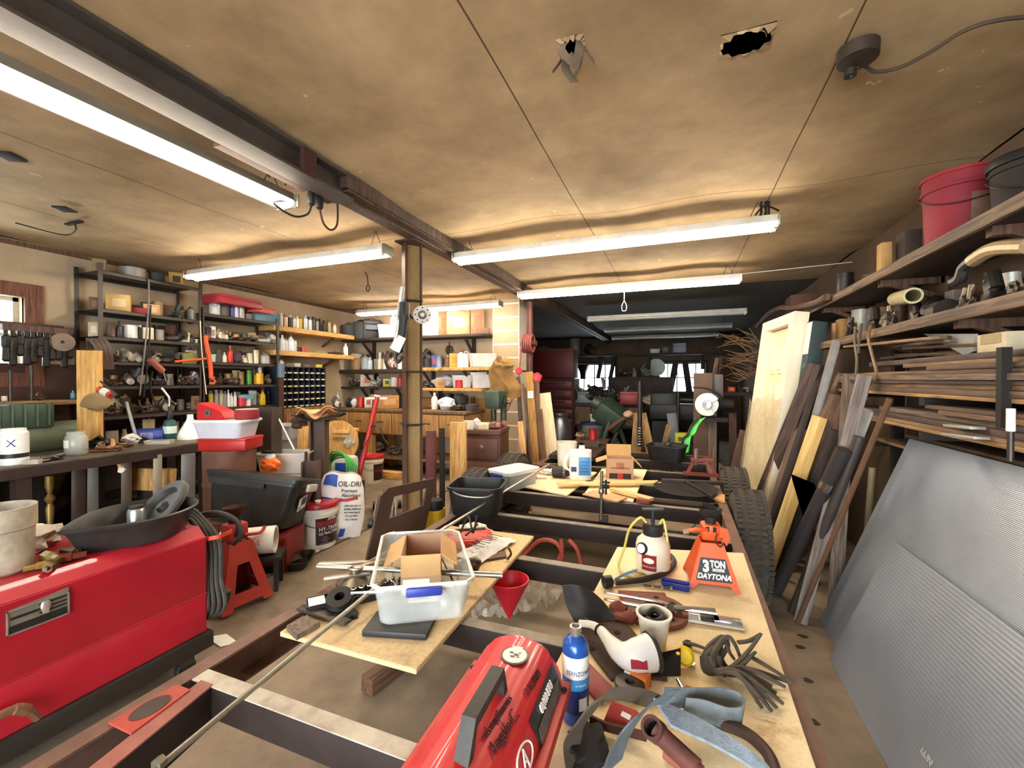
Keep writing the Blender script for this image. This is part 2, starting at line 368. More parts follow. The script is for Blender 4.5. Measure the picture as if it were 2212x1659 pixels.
HO = [(h1.x - .085, h1.y - .06, h1.x + .085, h1.y + .06), (h2.x - .05, h2.y - .045, h2.x + .05, h2.y + .045)]
def sag(x, y):
    k = .018 * math.sin(x * 5.15 + .6) * math.sin(y * 2.58 + .4) + .014 * MN.noise(V((x * 1.7, y * 1.7, 3)))
    return ZC + k * (1 if YB < y < YF else 0)
def ceiling():
    us = [XL + (XR - XL) * i / 56 for i in range(57)] + [a for h in HO for a in (h[0], h[2])]; ws = [YB + (YF - YB) * i / 120 for i in range(121)] + [a for h in HO for a in (h[1], h[3])]
    us.sort(); ws.sort(); mb = MB(); g = {}
    hit = lambda x, y: any(h[0] < x < h[2] and h[1] < y < h[3] for h in HO)
    for i, x in enumerate(us):
        for j, y in enumerate(ws): g[i, j] = mb.bm.verts.new((x, y, sag(x, y)))
    for i in range(len(us) - 1):
        for j in range(len(ws) - 1):
            if not hit((us[i] + us[i + 1]) / 2, (ws[j] + ws[j + 1]) / 2): mb.bm.faces.new((g[i, j], g[i, j + 1], g[i + 1, j + 1], g[i + 1, j]))
    for q, h in enumerate(HO):                                   # torn rims round the two holes
        cx, cy = (h[0] + h[2]) / 2, (h[1] + h[3]) / 2; rx, ry = (h[2] - h[0]) / 2, (h[3] - h[1]) / 2; A, B = [], []
        for k in range(32):
            a = 2 * PI * k / 32; c, s_ = math.cos(a), math.sin(a); t = 1 / max(abs(c), abs(s_))
            A.append(mb.bm.verts.new((cx + rx * c * t, cy + ry * s_ * t, sag(cx, cy)))); rr = (.92 - .25 * q) + .16 * MN.noise(V((c * 2, s_ * 2, q * 5)))
            B.append(mb.bm.verts.new((cx + rx * c * rr, cy + ry * s_ * rr, sag(cx, cy) - .006 * (k % 3))))
        for k in range(32): mb.bm.faces.new((A[k], B[k], B[(k + 1) % 32], A[(k + 1) % 32]))
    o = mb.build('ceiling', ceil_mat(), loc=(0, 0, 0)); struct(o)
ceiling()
struct(MB().box(((XL + XR) / 2, (YB + YF) / 2, ZC + .28), (XR - XL + .3, YF - YB + .3, .06)).build('ceiling_deck', DARK, smooth=False))
struct(MB().box((XL - .1, (YB + YF) / 2, ZC + .13), (.1, YF - YB, .3)).box((XR + .1, (YB + YF) / 2, ZC + .13), (.1, YF - YB, .3)).box((0, YB - .1, ZC + .13), (12, .1, .3)).box((0, YF + .1, ZC + .13), (12, .1, .3)).build('ceiling_edge', DARK, smooth=False))
t = thing('torn_paper', 'torn grey paper hanging from the left hole in the ceiling', 'paper')
mb = MB()
for k in range(6):
    a = k * 1.1; c = V((h2.x + .05 * math.cos(a), h2.y + .045 * math.sin(a), ZC - .002)); w = random.uniform(.012, .022)
    mb.strap(bez([c, c + V((.012 * math.cos(a * 2), .01 * math.sin(a), -.03)), c + V((.03 * math.cos(a * 3), .02, -.05 - .015 * (k % 3)))], 4), w * 2, .0012, (math.sin(a), -math.cos(a), .2))
mb.build('paper_shred', M('6b5c4a', .9, 0, .4, 14), t)
t = thing('torn_flap', 'pale torn fibreboard flap at the right hole in the ceiling', 'paper')
MB().strap(bez([h1 + V((-.05, -.03, -.004)), h1 + V((0, -.045, -.014)), h1 + V((.05, -.02, -.01)), h1 + V((.065, .02, -.004))], 4), .02, .002, (0, .5, .6)).build('flap', M('cdb995', .9, 0, .3, 14), t)

# steel beam, its spliced cover and the two posts
mb = MB(); zt = ZC - .005
for x, y, z, dx, dz in ((-1.86, 0, 2.625, .13, .014), (-1.86, 0, zt - .012, .13, .014), (-1.86, 0, 2.69, .012, .13)):
    mb.box((x, (YB + 2.05) / 2, z), (dx, 2.05 - YB, dz))
struct(mb.build('beam_steel', M('574f49', .6, .3, .5, 5, .2, dcol='241c18'), smooth=False))
struct(MB().box((-1.83, (2.0 + YF) / 2, 2.725), (.06, YF - 2.0, .09)).box((-1.90, (2.0 + YF) / 2, 2.705), (.09, YF - 2.0, .13)).box((-1.86, (2.0 + YF) / 2, 2.66), (.15, YF - 2.0, .012)).build('beam_timber', W('5d4636', '33241b', 3), smooth=False))
struct(MB().box((-1.80, 1.72, 2.69), (.03, .08, .13)).box((-1.955, 1.6, 2.63), (.05, .5, .02)).box((-1.955, 1.98, 2.64), (.07, .12, .03)).build('beam_splice', RUST))
def hpost(name, x, y, w, d, z0, z1, mat, rz=0.0):
    m = Matrix.Rotation(rz, 4, 'Z'); mb = MB()
    for cx, cy, a, b in ((-w / 2 + .006, 0, .011, d), (w / 2 - .006, 0, .011, d), (0, 0, w, .009)): mb.box((cx, cy, (z1 - z0) / 2), (a, b, z1 - z0))
    mb.xf(m); return mb.build(name, mat, loc=(x, y, z0))
pq = ony((890, 600), 2.9)
POST = thing('support_column', 'tall rusty steel H post holding up the ceiling beam', 'post')
POST['kind'] = 'structure'
PX, PY = pq.x, 2.9
mb = MB()
m = Matrix.Translation((PX, PY, 0)) @ Matrix.Rotation(R(140), 4, 'Z')
MB().box((0, 0, 1.31), (.009, .125, 2.62)).xf(m).build('web', M('a08050', .7, .1, .8, 5, .3, dcol='4a3020', stretch=(1, 1, .25)), POST)  # tan lighter than the flanges: light falling on the web, put into its colour
for cx, cy, a, b in ((0, -.064, .1, .009), (0, .064, .1, .009)): mb.box((cx, cy, 1.31), (a, b, 2.62))
mb.xf(m); mb.build('shaft', M('584032', .6, .3, .6, 6, .3, dcol='21140e', stretch=(1, 1, .3)), POST)
MB().box((PX, PY, .01), (.22, .22, .02)).build('base_plate', RUST, POST); MB().box((PX, PY, 2.636), (.18, .2, .014)).build('cap_plate', RUST, POST)
mb = MB()
for k, z in enumerate((2.18, 1.62, 1.2)): mb.box((0, 0, z), (.112, .142, .012))
mb.xf(m); mb.build('strap_band', DARK, POST)
p = ony((1144, 760), 5.62)
c2 = thing('pipe_column', 'red-brown round pipe post beside the concrete block pier', 'post'); c2['kind'] = 'structure'
MB().cyl((p.x, 5.62, 0), (p.x, 5.62, 2.63), .045, n=18).build('shaft', M('5e3630', .5, .2, .4, 7, dcol='2a1512'), c2); MB().box((p.x, 5.62, 2.645), (.16, .16, .02)).build('cap_plate', RUST, c2); MB().box((p.x, 5.62, .01), (.2, .2, .02)).build('base_plate', RUST, c2)
RPX = p.x
struct(MB().box((XL + .012, 4.2, ZC - .03), (.02, 12, .04)).build('trim_1', OLDW)); struct(MB().box((-4, YP - .012, ZC - .03), (2.7, .02, .04)).build('trim_2', OLDW))
# lower brown boarding on the partition wall
struct(MB().box((-4.0, YP - .015, 1.02), (2.7, .02, .5)).build('trim_4', M('9c7442', .8, 0, .5, 5, dcol='5a3c20')))

# ---------------------------------------------------------------- windows
def window(name, axis, at, a0, z0, a1, z1, nx, nz, mat, fw, sash, out):
    P = (lambda a, z, o=0: (at + o, a, z)) if axis == 'x' else (lambda a, z, o=0: (a, at + o, z))
    S = (lambda da, dz, t: (t, da, dz)) if axis == 'x' else (lambda da, dz, t: (da, t, dz))
    w = bpy.data.objects.new(name, None); COL.objects.link(w); struct(w); _open.append(w)
    am, zm = (a0 + a1) / 2, (z0 + z1) / 2; mb = MB()
    for a, z, da, dz in ((am, z0 - fw / 2, a1 - a0 + 2 * fw, fw), (am, z1 + fw / 2, a1 - a0 + 2 * fw, fw), (a0 - fw / 2, zm, fw, z1 - z0), (a1 + fw / 2, zm, fw, z1 - z0)): mb.box(P(a, z), S(da, dz, .05))
    mb.build('window_frame', mat, w); mb = MB(); b = .035
    for a, z, da, dz in ((am, z0 + b / 2, a1 - a0, b), (am, z1 - b / 2, a1 - a0, b), (a0 + b / 2, zm, b, z1 - z0), (a1 - b / 2, zm, b, z1 - z0)): mb.box(P(a, z, out), S(da, dz, .03))
    for i in range(1, nx): mb.box(P(a0 + (a1 - a0) * i / nx, zm, out), S(.03, z1 - z0, .03))
    for i in range(1, nz): mb.box(P(am, z0 + (z1 - z0) * i / nz, out), S(a1 - a0, .03, .03))
    mb.build('sash', sash, w)
    MB().box(P(am, zm, out), S(a1 - a0, z1 - z0, .004)).build('glass', clear('e9eef0', .1, .1), w)
window('window_1', 'x', XL, LW[0], LW[1], LW[2], LW[3], 2, 2, W('7a4a34', '4c2c1e'), .12, M('d8d0b4', .7, 0, .3), -.1)
DKSASH = M('20221c', .7)
window('window_2', 'y', YF, wx0, wz0, wx1, wz1, 4, 2, DKSASH, .07, M('3c463a', .7), .1)
window('window_3', 'y', YF, wx2, wz0, wx3, wz1, 5, 2, DKSASH, .07, M('3c463a', .7), .1)
mb = MB()
for a in (.31, .62): mb.box((wx2 + (wx3 - wx2) * a, YF, (wz0 + wz1) / 2), (.16, .08, wz1 - wz0 + .02), (0, R(10 if a < .5 else -8), 0))
mb.build('window_post', DKSASH, bpy.data.objects['window_3'])

# ---------------------------------------------------------------- fluorescent fixtures
GLOW = E('fff0da', TUBE_L); DEADT = M('d8d4c8', .25, 0, .2, 9, dcol='8d8577'); FIX = M('d9d3c4', .5, .1, .35, 8, dcol='8a7a62'); FIXG = M('8f8a7e', .5, .3, .35, 8, dcol='5b5046')
def fixture(label, p0, p1, lit=2, dead=False, z=2.60, mat=FIX, chain=True, ends=FIXG):
    p0, p1 = V(p0), V(p1); d = p1 - p0; L = d.length; a = math.atan2(d.y, d.x)
    t = thing('fluorescent_light', label, 'light', 'fluorescent strip lights', loc=(p0.x, p0.y, z), rz=a)
    MB().box((L / 2, 0, .035), (L, .085, .05), bev=.006).box((L / 2, 0, .008), (L, .13, .004)).build('housing', mat, t)
    for k, y in enumerate((-.045, .045)):
        on = (not dead) and (lit == 2 or k == 1)
        MB().cyl((.03, y, -.012), (L - .03, y, -.012), .019, n=12).build('tube', GLOW if on else DEADT, t)
    for x in (.0, L): 
        e = MB().box((x, 0, .012), (.012, .15, .075), bev=.004).build('end_cap', ends, t)
        MB().box((x + (.02 if x == 0 else -.02), -.045, -.012), (.025, .03, .045)).box((x + (.02 if x == 0 else -.02), .045, -.012), (.025, .03, .045)).build('lamp_holder', WHITE, e)
    if chain:
        for x in (.12, L - .12):
            h = sag(p0.x + math.cos(a) * x, p0.y + math.sin(a) * x) - z
            MB().tube([(x - .05, 0, .06), (x, 0, h)], .0025, 5).tube([(x + .05, 0, .06), (x, 0, h)], .0025, 5).build('hanger', IRON, t)
    return t
def fx(l, r, y): return V((ony(l, y).x, y, 0)), V((ony(r, y).x, y, 0))
a, b = fx((985, 565), (1680, 490), 3.34); fixture('long lit strip light right of the steel post, nearest of the right-hand row', a, b); L1 = (a, b)
a, b = fx((1122, 650), (1600, 610), 5.05); fixture('lit strip light in a white housing, in front of the dark back room', a, b, mat=WHITE, ends=WHITE)
a, b = fx((412, 605), (838, 545), 2.91); fixture('lit strip light between the metal shelving and the steel post', a, b); L3 = (a, b)
a, b = fx((775, 684), (1082, 660), 5.5); fixture('lit strip light over the back workbench, passing behind the steel post', a, b)
a, b = fx((1270, 703), (1612, 683), 7.5); fixture('unlit strip light hanging first inside the dark back room', a, b, dead=True)
a, b = fx((1306, 729), (1581, 716), 9.3); fixture('unlit strip light in the middle of the dark back room', a, b, dead=True, mat=FIXG)
a, b = fx((1322, 738), (1552, 731), 11.1); fixture('unlit strip light farthest back, before the far windows', a, b, dead=True, mat=FIXG)
fixture('near strip light with one lit and one dead tube, along the beam at left', (-2.14, 1.9, 0), (-2.14, -.54, 0), lit=1, mat=FIXG, z=2.59)
# plug box on the beam and its two cords
q = onx((690, 395), -1.93)
t = thing('plug_box', 'grey outlet box with two black plugs fixed to the side of the ceiling beam', 'outlet box')
MB().box((-1.93, q.y, 2.655), (.1, .17, .045), bev=.008).build('box', IRON, t)
for dy in (-.03, .03): MB().lathe((-1.96, q.y + dy, 2.555), [(.012, 0), (.02, .01), (.024, .06), (.018, .08)], 10).build('plug', BLACK, t)
t2 = thing('light_cord', 'black cord looping from the plug box to the near strip light', 'cord')
MB().tube(bez([(-1.96, q.y - .03, 2.56), (-1.97, q.y - .05, 2.50), (-2.0, q.y - .12, 2.47), (-2.05, q.y - .2, 2.52), (-2.1, 1.89, 2.60)]), .006).build('cable', BLACK, t2)
t2 = thing('loop_cord', 'black cord hanging in a deep loop right of the plug box', 'cord')
MB().tube(bez([(-1.96, q.y + .03, 2.56), (-1.95, q.y + .05, 2.48), (-1.95, q.y + .11, 2.46), (-1.95, q.y + .16, 2.52), (-1.95, q.y + .16, 2.68)]), .006).build('cable', RUST, t2)
t2 = thing('hanging_wire', 'thin bent wires hanging at the end of the near strip light', 'wire')
MB().tube(bez([(-2.08, 1.82, 2.66), (-2.05, 1.84, 2.74), (-2.0, 1.86, 2.76)]), .004).tube(bez([(-2.08, 1.72, 2.66), (-2.06, 1.70, 2.74), (-2.02, 1.72, 2.76)]), .004).build('wire', DARK, t2)
# round ceiling box and cable, top right
q = onz((1853, 118), ZC - .03); t = thing('junction_box', 'round dark junction box on the ceiling with a cable leaving it', 'junction box')
MB().lathe((q.x, q.y, ZC - .055), [(.03, 0), (.062, .004), (.064, .05)], 20).build('box', M('3f342b', .6, .3, .4, 14), t); MB().cyl((q.x - .01, q.y + .04, ZC - .08), (q.x - .01, q.y + .04, ZC - .05), .02).build('gland', IRON, t)
p = [onz(x, ZC - .045) for x in ((1858, 140), (1890, 155), (1945, 145), (2010, 112), (2080, 68), (2150, 45), (2240, 36), (2400, 34))]
t = thing('ceiling_cable', 'dark cable running from the round junction box along the ceiling', 'cable'); MB().tube(bez([(q.x - .01, q.y + .04, ZC - .08)] + p), .007).build('cable', M('4a3c30', .7), t)
# hooks, eye bolt, pull cord, ceiling scraps
p = ony((794, 612), 3.9); t = thing('eye_bolt', 'long black eye bolt hanging down from the ceiling', 'hook')
k = .0036
MB().tube(bez([(p.x - .05, 3.9, ZC), (p.x - .02, 3.9, ZC - .03), (p.x, 3.9, p.z + .05), (p.x + .005, 3.9, p.z - .02)]), .006).tube([(p.x + .005 + .022 * math.cos(a), 3.9, p.z - .055 + .035 * math.sin(a)) for a in [2 * PI * i / 14 for i in range(14)]], .006, closed=True).build('shank', DARK, t)
p = ony((1350, 655), 5.2); t = thing('pull_cord', 'pale looped pull cord under the white strip light', 'cord')
MB().tube([(p.x, 5.12, 2.58), (p.x, 5.12, 2.47)] + bez([(p.x, 5.12, 2.47), (p.x - .025, 5.12, 2.42), (p.x - .02, 5.12, 2.36), (p.x + .02, 5.12, 2.36), (p.x + .025, 5.12, 2.42), (p.x, 5.12, 2.47)], 5), .004, 6).build('cord', PAPER, t)
for (px, py), lab in (((140, 452), 'dark torn slot in the ceiling over the metal shelving'), ((20, 338), 'long dark torn slot in the ceiling beside the near strip light')):
    p = onz((px, py), ZC - .016); tag(MB().box(p, (.09, .1, .012), (0, 0, .5), bev=.003).build('ceiling_patch', DARK), lab, 'patch')
p = onz((160, 490), ZC - .05); t = thing('ceiling_hook', 'small pale hook and cord under the ceiling left of the shelving', 'hook')
MB().box((p.x, p.y, ZC - .02), (.2, .03, .012)).build('plate', DARK, t); MB().tube(bez([(p.x, p.y, ZC - .02), (p.x + .02, p.y, ZC - .08), (p.x - .05, p.y - .05, ZC - .12), (p.x - .3, p.y - .2, ZC - .05)]), .006).build('cord', IRON, t)
p0, p1 = ony((1600, 600), 5.05), ony((1722, 596), 5.05); t = thing('lamp_wire', 'pale wire strung from the white strip light to the right-hand wall', 'wire'); MB().tube([(p0.x, 5.05, 2.66), (XR, 5.05, 2.69)], .004, 6).build('wire', PAPER, t)
p = ony((1652, 450), 3.3); t = thing('conduit_drop', 'dark conduits dropping from the ceiling onto the nearest right-hand strip light', 'conduit')
for dx in (-.015, .012, .03): MB().cyl((p.x + dx, 3.34, 2.655), (p.x + dx, 3.34, ZC), .008).build('conduit', DARK, t)
MB().tube(bez([(p.x - .05, 3.34, 2.68), (p.x, 3.3, 2.72), (p.x + .09, 3.34, 2.69)]), .006).build('wire', DARK, t)
def face(q): return math.atan2(-q[0], q[1])                 # turn that shows a thing's local -y side to where one stands
RT_Z = .605; TOPW = M('8d8272', .55, .3, .6, 14, .2, dcol='3d2c22'); FRAME = M('302420', .65, .3, .5, 9, .25, dcol='140d0b')
RAILP = M('7a5a4c', .6, .2, .6, 8, .2, dcol='38231b'); TONGUE = M('b2473a', .55, .1, .4, 9, .15, dcol='6d3a2c')
tr = thing('utility_trailer', 'long rusty steel trailer frame on four tyres filling the middle of the shop', 'trailer')
def chan(mb, x, y0, y1, side):                               # C rail along y: web outside, flanges inwards
    ym, L = (y0 + y1) / 2, y1 - y0
    mb.box((x, ym, RT_Z - .004), (.06, L, .008)).box((x, ym, RT_Z - .126), (.06, L, .008)).box((x + side * .026, ym, RT_Z - .065), (.008, L, .114))
mb = MB(); chan(mb, -1.475, .25, 5.9, -1); mb.build('rail', RAILP, tr)
mb = MB(); chan(mb, .325, .5, 5.9, 1); mb.build('rail', RAILP, tr)
for y in (.93, 1.52, 2.17, 2.82, 3.44, 4.08, 4.72, 5.34, 5.86):
    c = MB().box((-.575, y, RT_Z - .055), (1.75, .05, .1), bev=.004).build('cross_member', FRAME, tr)
    MB().box((-.575, y, RT_Z - .0035), (1.75, .052, .004)).build('top_strip', M('c4baa8', .6, .2, .7, 10, .2, dcol='6b5a4c') if y < 1 else TOPW, c)
mb = MB(); mb.prism([(-1.41, .91), (-1.355, .91), (-1.22, .25), (-1.275, .25)], (0, 0, RT_Z - .128), (1, 0, 0), (0, 1, 0), .124); tb = mb.build('tongue_bar', FRAME, tr); mb = MB(); mb.prism([(-1.41, .91), (-1.355, .91), (-1.22, .25), (-1.275, .25)], (0, 0, RT_Z - .004), (1, 0, 0), (0, 1, 0), .005); mb.build('top_flange', M('a06256', .6, .1, .5, 9, .2, dcol='5a382c'), tb)
mb = MB(); mb.prism([(-1.455, .865), (-1.39, .865), (-1.365, .70), (-1.47, .70)], (0, 0, RT_Z), (1, 0, 0), (0, 1, 0), .006); pl = mb.build('gusset_plate', TONGUE, tr)
MB().lathe((-1.42, .775, RT_Z + .0065), [(.033, 0), (.034, .0012)], 20, sy=1.5).build('jack_hole', M('4a4038', .9), pl)
def tire(x, y, r=.375, w=.215, s=1):
    m = Matrix.Translation((x, y, r)) @ Matrix.Rotation(PI / 2, 4, 'Y')
    pr = [(.2, -w * .40), (r * .78, -w * .5), (r * .93, -w * .46), (r, -w * .36), (r + .004, 0), (r, w * .36), (r * .93, w * .46), (r * .78, w * .5), (.2, w * .40)]
    mb = MB(); mb.lathe((0, 0, 0), pr, 48)
    for k in range(64):                                      # tread blocks
        a = 2 * PI * k / 64
        for j, zz in enumerate((-.085, -.05, -.016, .018, .052, .086)):
            b = a + (.03 if j % 2 else -.02); mb.box(((r + .001) * math.cos(b), (r + .001) * math.sin(b), zz), (.010, .031, .029), (0, 0, b + (.35 if j % 2 else -.35)))
    o = mb.xf(m).build('tire', M('3b352e', .85, 0, .5, 30, .4, dcol='5e5446'), tr)
    MB().lathe((0, 0, 0), [(.2, -.07), (.205, -.09), (.19, -.085), (.18, -.03), (.06, -.02), (.055, -.05), (.0, -.052)], 28).lathe((0, 0, 0), [(.2, .07), (.205, .09), (.19, .085), (.18, .03), (.0, .03)], 28).xf(m).build('rim', M('9c968a', .5, .5, .5, 12, dcol='4a4038'), o)
for y in (3.5, 4.36):
    for x in (-1.665, .475): tire(x, y)
    MB().cyl((-1.6, y, .37), (.4, y, .37), .035).build('axle', FRAME, tr)
    for x in (-1.4, .25): MB().strap(bez([(x, y - .4, .47), (x, y - .1, .42), (x, y + .1, .42), (x, y + .4, .47)]), .06, .03, (1, 0, 0)).build('leaf_spring', DARK, tr)
P0, P1, P2, P3 = [onx(p, -1.50) for p in ((790, 1212), (917, 1142), (941, 1032), (824, 1057))]
pl = thing('steel_plate', 'brown steel plate with a square window standing upright on the left trailer rail', 'plate')
def q2(u, v): a = P0.lerp(P1, u); b = P3.lerp(P2, u); c = a.lerp(b, v); return (c.y, c.z)
mb = MB()
for pg in ([(0, 0), (.22, 0), (.22, 1), (.1, 1), (0, .9)], [(.22, 0), (.4, .0), (.4, .17), (.22, .2)], [(.22, .28), (.4, .26), (.4, .5), (.22, .5)], [(.22, .84), (.4, .84), (.4, 1), (.22, 1)], [(.4, 0), (1, 0), (1, .5), (.4, .5)], [(.4, .82), (.84, .84), (.84, 1), (.4, 1)], [(.84, .5), (1, .5), (1, .93), (.95, 1), (.84, 1)]):
    mb.prism([q2(*p) for p in pg], (-1.506, 0, 0), (0, 1, 0), (0, 0, 1), .012)
mb.build('plate', M('46332a', .6, .2, .4, 7, .2, dcol='1e130e'), pl, smooth=False)

def osb_mat(a, b, c):
    m = M(a, .85, 0, .55, 60, .25, dcol=b).copy(); nt = m.node_tree; N = nt.nodes; L = nt.links; bs = N['Principled BSDF']; src = bs.inputs['Base Color'].links[0].from_socket
    tc = N.new('ShaderNodeTexCoord'); n = N.new('ShaderNodeTexNoise'); n.inputs['Scale'].default_value = 4.5; n.inputs['Detail'].default_value = 9; n.inputs['Roughness'].default_value = .75; L.new(tc.outputs['Object'], n.inputs['Vector'])
    r = N.new('ShaderNodeMapRange'); r.inputs[1].default_value = .57; r.inputs[2].default_value = .70; r.inputs[4].default_value = .7; L.new(n.outputs[0], r.inputs[0])
    mx = N.new('ShaderNodeMix'); mx.data_type = 'RGBA'; mx.inputs[7].default_value = lin(c); L.new(r.outputs[0], mx.inputs[0]); L.new(src, mx.inputs[6]); L.new(mx.outputs[2], bs.inputs['Base Color']); return m
CHIP = osb_mat('e2c596', 'a9854f', 'a07a48'); PLY = osb_mat('f4dfb4', 'e2c48c', 'a87a44')
BZ = .622
def slab(name, pts, z, h, mat, label, cat): 
    mb = MB(); mb.prism([(p[0], p[1]) for p in pts], (0, 0, z), (1, 0, 0), (0, 1, 0), h, bev=.002); return tag(mb.build(name, mat), label, cat)
slab('chipboard', [(-1.375, 1.17), (-.785, 1.175), (-.80, 2.44), (-1.39, 2.42)], .606, .018, CHIP, 'chipboard panel laid across the trailer rails under the clear tub', 'board')
slab('plywood_sheet', [(-.49, .12), (.30, .12), (.335, 2.62), (-.315, 2.46), (-.344, 1.9), (-.38, 1.2), (-.49, 1.08)], .606, .014, PLY, 'stained plywood sheet on the right side of the trailer', 'board')
a = [onz(p, .62) for p in ((1092, 1042), (1225, 1069), (1290, 1020), (1180, 1005))]; slab('plywood_sheet', a, .607, .013, PLY, 'plywood sheet with hand tools at the far left of the trailer', 'board')
a = [onz(p, .62) for p in ((1262, 1066), (1368, 1082), (1398, 1014), (1300, 1012))]; slab('plywood_sheet', a, .607, .013, PLY, 'plywood sheet under the open carton on the trailer', 'board')
a = [onz(p, .62) for p in ((1555, 1082), (1566, 1084), (1566, 1070), (1520, 1066))]; slab('plywood_offcut', a, .608, .02, PINE, 'small pale board offcut at the right rail before the tyres', 'board')
def bar(nm, a, b, z, w, t, mat, lab, cat='board', z2=None): return board(nm, onz(a, z), onz(b, z2 or z), w, t, mat, lab, cat, face=(0, 0, 1))
bar('plank', (1205, 1046), (1424, 1042), .65, .09, .02, FRESH, 'long pale plank lying across the trailer before the white jug')
bar('plank', (1320, 1056), (1408, 1079), .645, .06, .025, FRESH, 'short plank with a slanted end below the long pale plank')
bar('plank', (1270, 1064), (1345, 1080), .63, .16, .012, W('e0a878', 'b9814e'), 'pinkish flat board under the short slanted plank')
bar('plank', (1150, 1003), (1196, 1008), .65, .05, .02, OLDW, 'brown stick behind the tool pile on the trailer')
bar('plank', (1375, 1080), (1404, 1083), .635, .05, .03, M('8a3a34', .6), 'dark red block at the end of the short plank')
bar('plank', (1430, 1038), (1562, 1044), .66, .05, .03, DARKW, 'dark bar laid over the harrow disc on the trailer')
slab('wood_offcut', [onz(p, BZ + .02) for p in ((618, 1352), (655, 1330), (692, 1345), (640, 1374))], .624, .02, GREYW, 'grey wood offcut at the left corner of the chipboard', 'wood')
board('timber', onz((792, 1482), .05), onz((900, 1400), .05), .08, .08, OLDW, 'brown timber lying on the floor under the chipboard', 'timber')

tub = thing('storage_tub', 'large clear plastic tub with blue handles holding an open carton', 'tub', loc=(-1.04, 1.60, .645), rz=R(34), rot=(R(-2), R(1.5), R(34)))
MB().rbox((0, 0, 0), .365, .62, .15, .05, 5, .004, .88, rim=.008).build('tub', clear('eef1ee', .15, .22), tub)
MB().tube([(sx * a, sy * b, .151) for sx, sy, a, b in ((1, 1, .187, .275), (1, 1, .155, .315), (-1, 1, .155, .315), (-1, 1, .187, .275), (-1, -1, .187, .275), (-1, -1, .155, .315), (1, -1, .155, .315), (1, -1, .187, .275))], .007, 8, closed=True).build('rim', clear('f4f4f0', .3, .85), tub)
for y in (-.322, .322): MB().box((0, y, .132), (.13, .022, .034), bev=.008).build('handle', M('2c3a92', .4, 0, .1), tub)
bx = thing('carton', 'open cardboard carton with folded-out flaps inside the clear tub', 'box', loc=(-1.07, 1.655, .651), rz=R(30))
def carton(t, w, d, h, fl, mat=CARD, inn=CARDIN, flaps=((0, -1, 150), (0, 1, 20), (-1, 0, 125), (1, 0, 125)), th=.004):
    mb = MB(); mb.box((0, 0, th / 2), (w, d, th)).box((0, -d / 2, h / 2), (w, th, h)).box((0, d / 2, h / 2), (w, th, h)).box((-w / 2, 0, h / 2), (th, d, h)).box((w / 2, 0, h / 2), (th, d, h)); mb.build('box', inn, t, smooth=False)
    for sx, sy, ang in flaps:
        mb = MB(); L = w if sy else d; a = R(ang)
        mb.box((0, fl / 2, 0), (L * .98, fl, th)); rz = {(0, -1): PI, (0, 1): 0, (-1, 0): PI / 2, (1, 0): -PI / 2}[(sx, sy)]
        mb.xf(Matrix.Translation((sx * w / 2, sy * d / 2, h)) @ Matrix.Rotation(rz, 4, 'Z') @ Matrix.Rotation(R(90) - a, 4, 'X')); mb.build('flap', mat, t, smooth=False)
carton(bx, .165, .25, .17, .085, M('cba06c', .85, 0, .15, 7), CARDIN, ((0, -1, 168), (-1, 0, 122), (1, 0, 128)))
MB().box((-.02, -.1285, .04), (.11, .002, .06)).build('address_label', PAPER, bx)
t = thing('paper_slip', 'white printed slip lying in the clear tub before the carton', 'paper', loc=(-.975, 1.52, .665), rz=R(28)); MB().box((0, 0, 0), (.12, .09, .002)).build('paper', PAPER, t)
mb = MB()
for k in range(6): mb.box((-.01 + (k % 2) * .004, .034 - k * .012, .0015), (.09 - .02 * (k % 3), .004, .0006))
mb.build('print', M('5a5a62', .8), t)
for k, (a, b) in enumerate((((.06, .1), (.12, -.2)), ((.1, .16), (.15, -.12)), ((-.13, .2), (-.1, -.12)))):
    m = tub.matrix_basis.copy() if False else Matrix.Translation((-1.065, 1.63, .66)) @ Matrix.Rotation(R(34), 4, 'Z')
    pole('metal_rod', m @ V((a[0], a[1], .012 + .03 * (k == 1))), m @ V((b[0], b[1], .006)), .005, CHROME, ['thin steel rod standing at the right of the carton in the clear tub', 'short steel rod lying in the right half of the clear tub', 'steel rod at the left of the carton in the clear tub'][k], 'rod')
m = Matrix.Translation((-1.065, 1.63, .66)) @ Matrix.Rotation(R(34), 4, 'Z')
board('plastic_stick', m @ V((.135, .12, .07)), m @ V((.145, .02, .075)), .018, .006, M('3f86b4', .4), 'blue plastic stick at the right inner wall of the clear tub', 'stick')
board('black_case', onz((806, 1336), .637), onz((938, 1344), .637), .20, .024, M('262626', .5, 0, .3, 10), 'flat black plastic case under the near end of the clear tub', 'case', face=(0, 0, 1), bev=.005)
s0, s1 = onz((672, 1305), .65), onz((838, 1268), .65)
t = thing('socket_tray', 'black socket tray with a row of chrome sockets left of the clear tub', 'tool tray', loc=s0, rz=math.atan2(s1.y - s0.y, s1.x - s0.x)); L = (s1 - s0).length
MB().rbox((L / 2, 0, -.025), L + .04, .09, .035, .01, 3, .005, .96).build('tray', M('191919', .45), t)
for k in range(9): MB().lathe((.13 + k * .033, 0, -.018), [(.012, 0), (.013, .045), (.008, .046), (.008, .03)], 10).build('socket', CHROME, t)
MB().box((.02, -.01, .0135), (.062, .066, .003)).build('white_label', M('f2f0ea', .5, 0, .05), t)
q = onz((735, 1300), .66); t = thing('pulley', 'black ring-shaped pulley lying on the socket tray', 'pulley', loc=q, rot=(R(20), R(12), 0)); MB().lathe((0, 0, 0), [(.02, 0), (.05, 0), (.054, .01), (.044, .016), (.054, .022), (.05, .032), (.02, .032), (.02, 0)], 28).build('wheel', M('121212', .4, .1, .2), t)
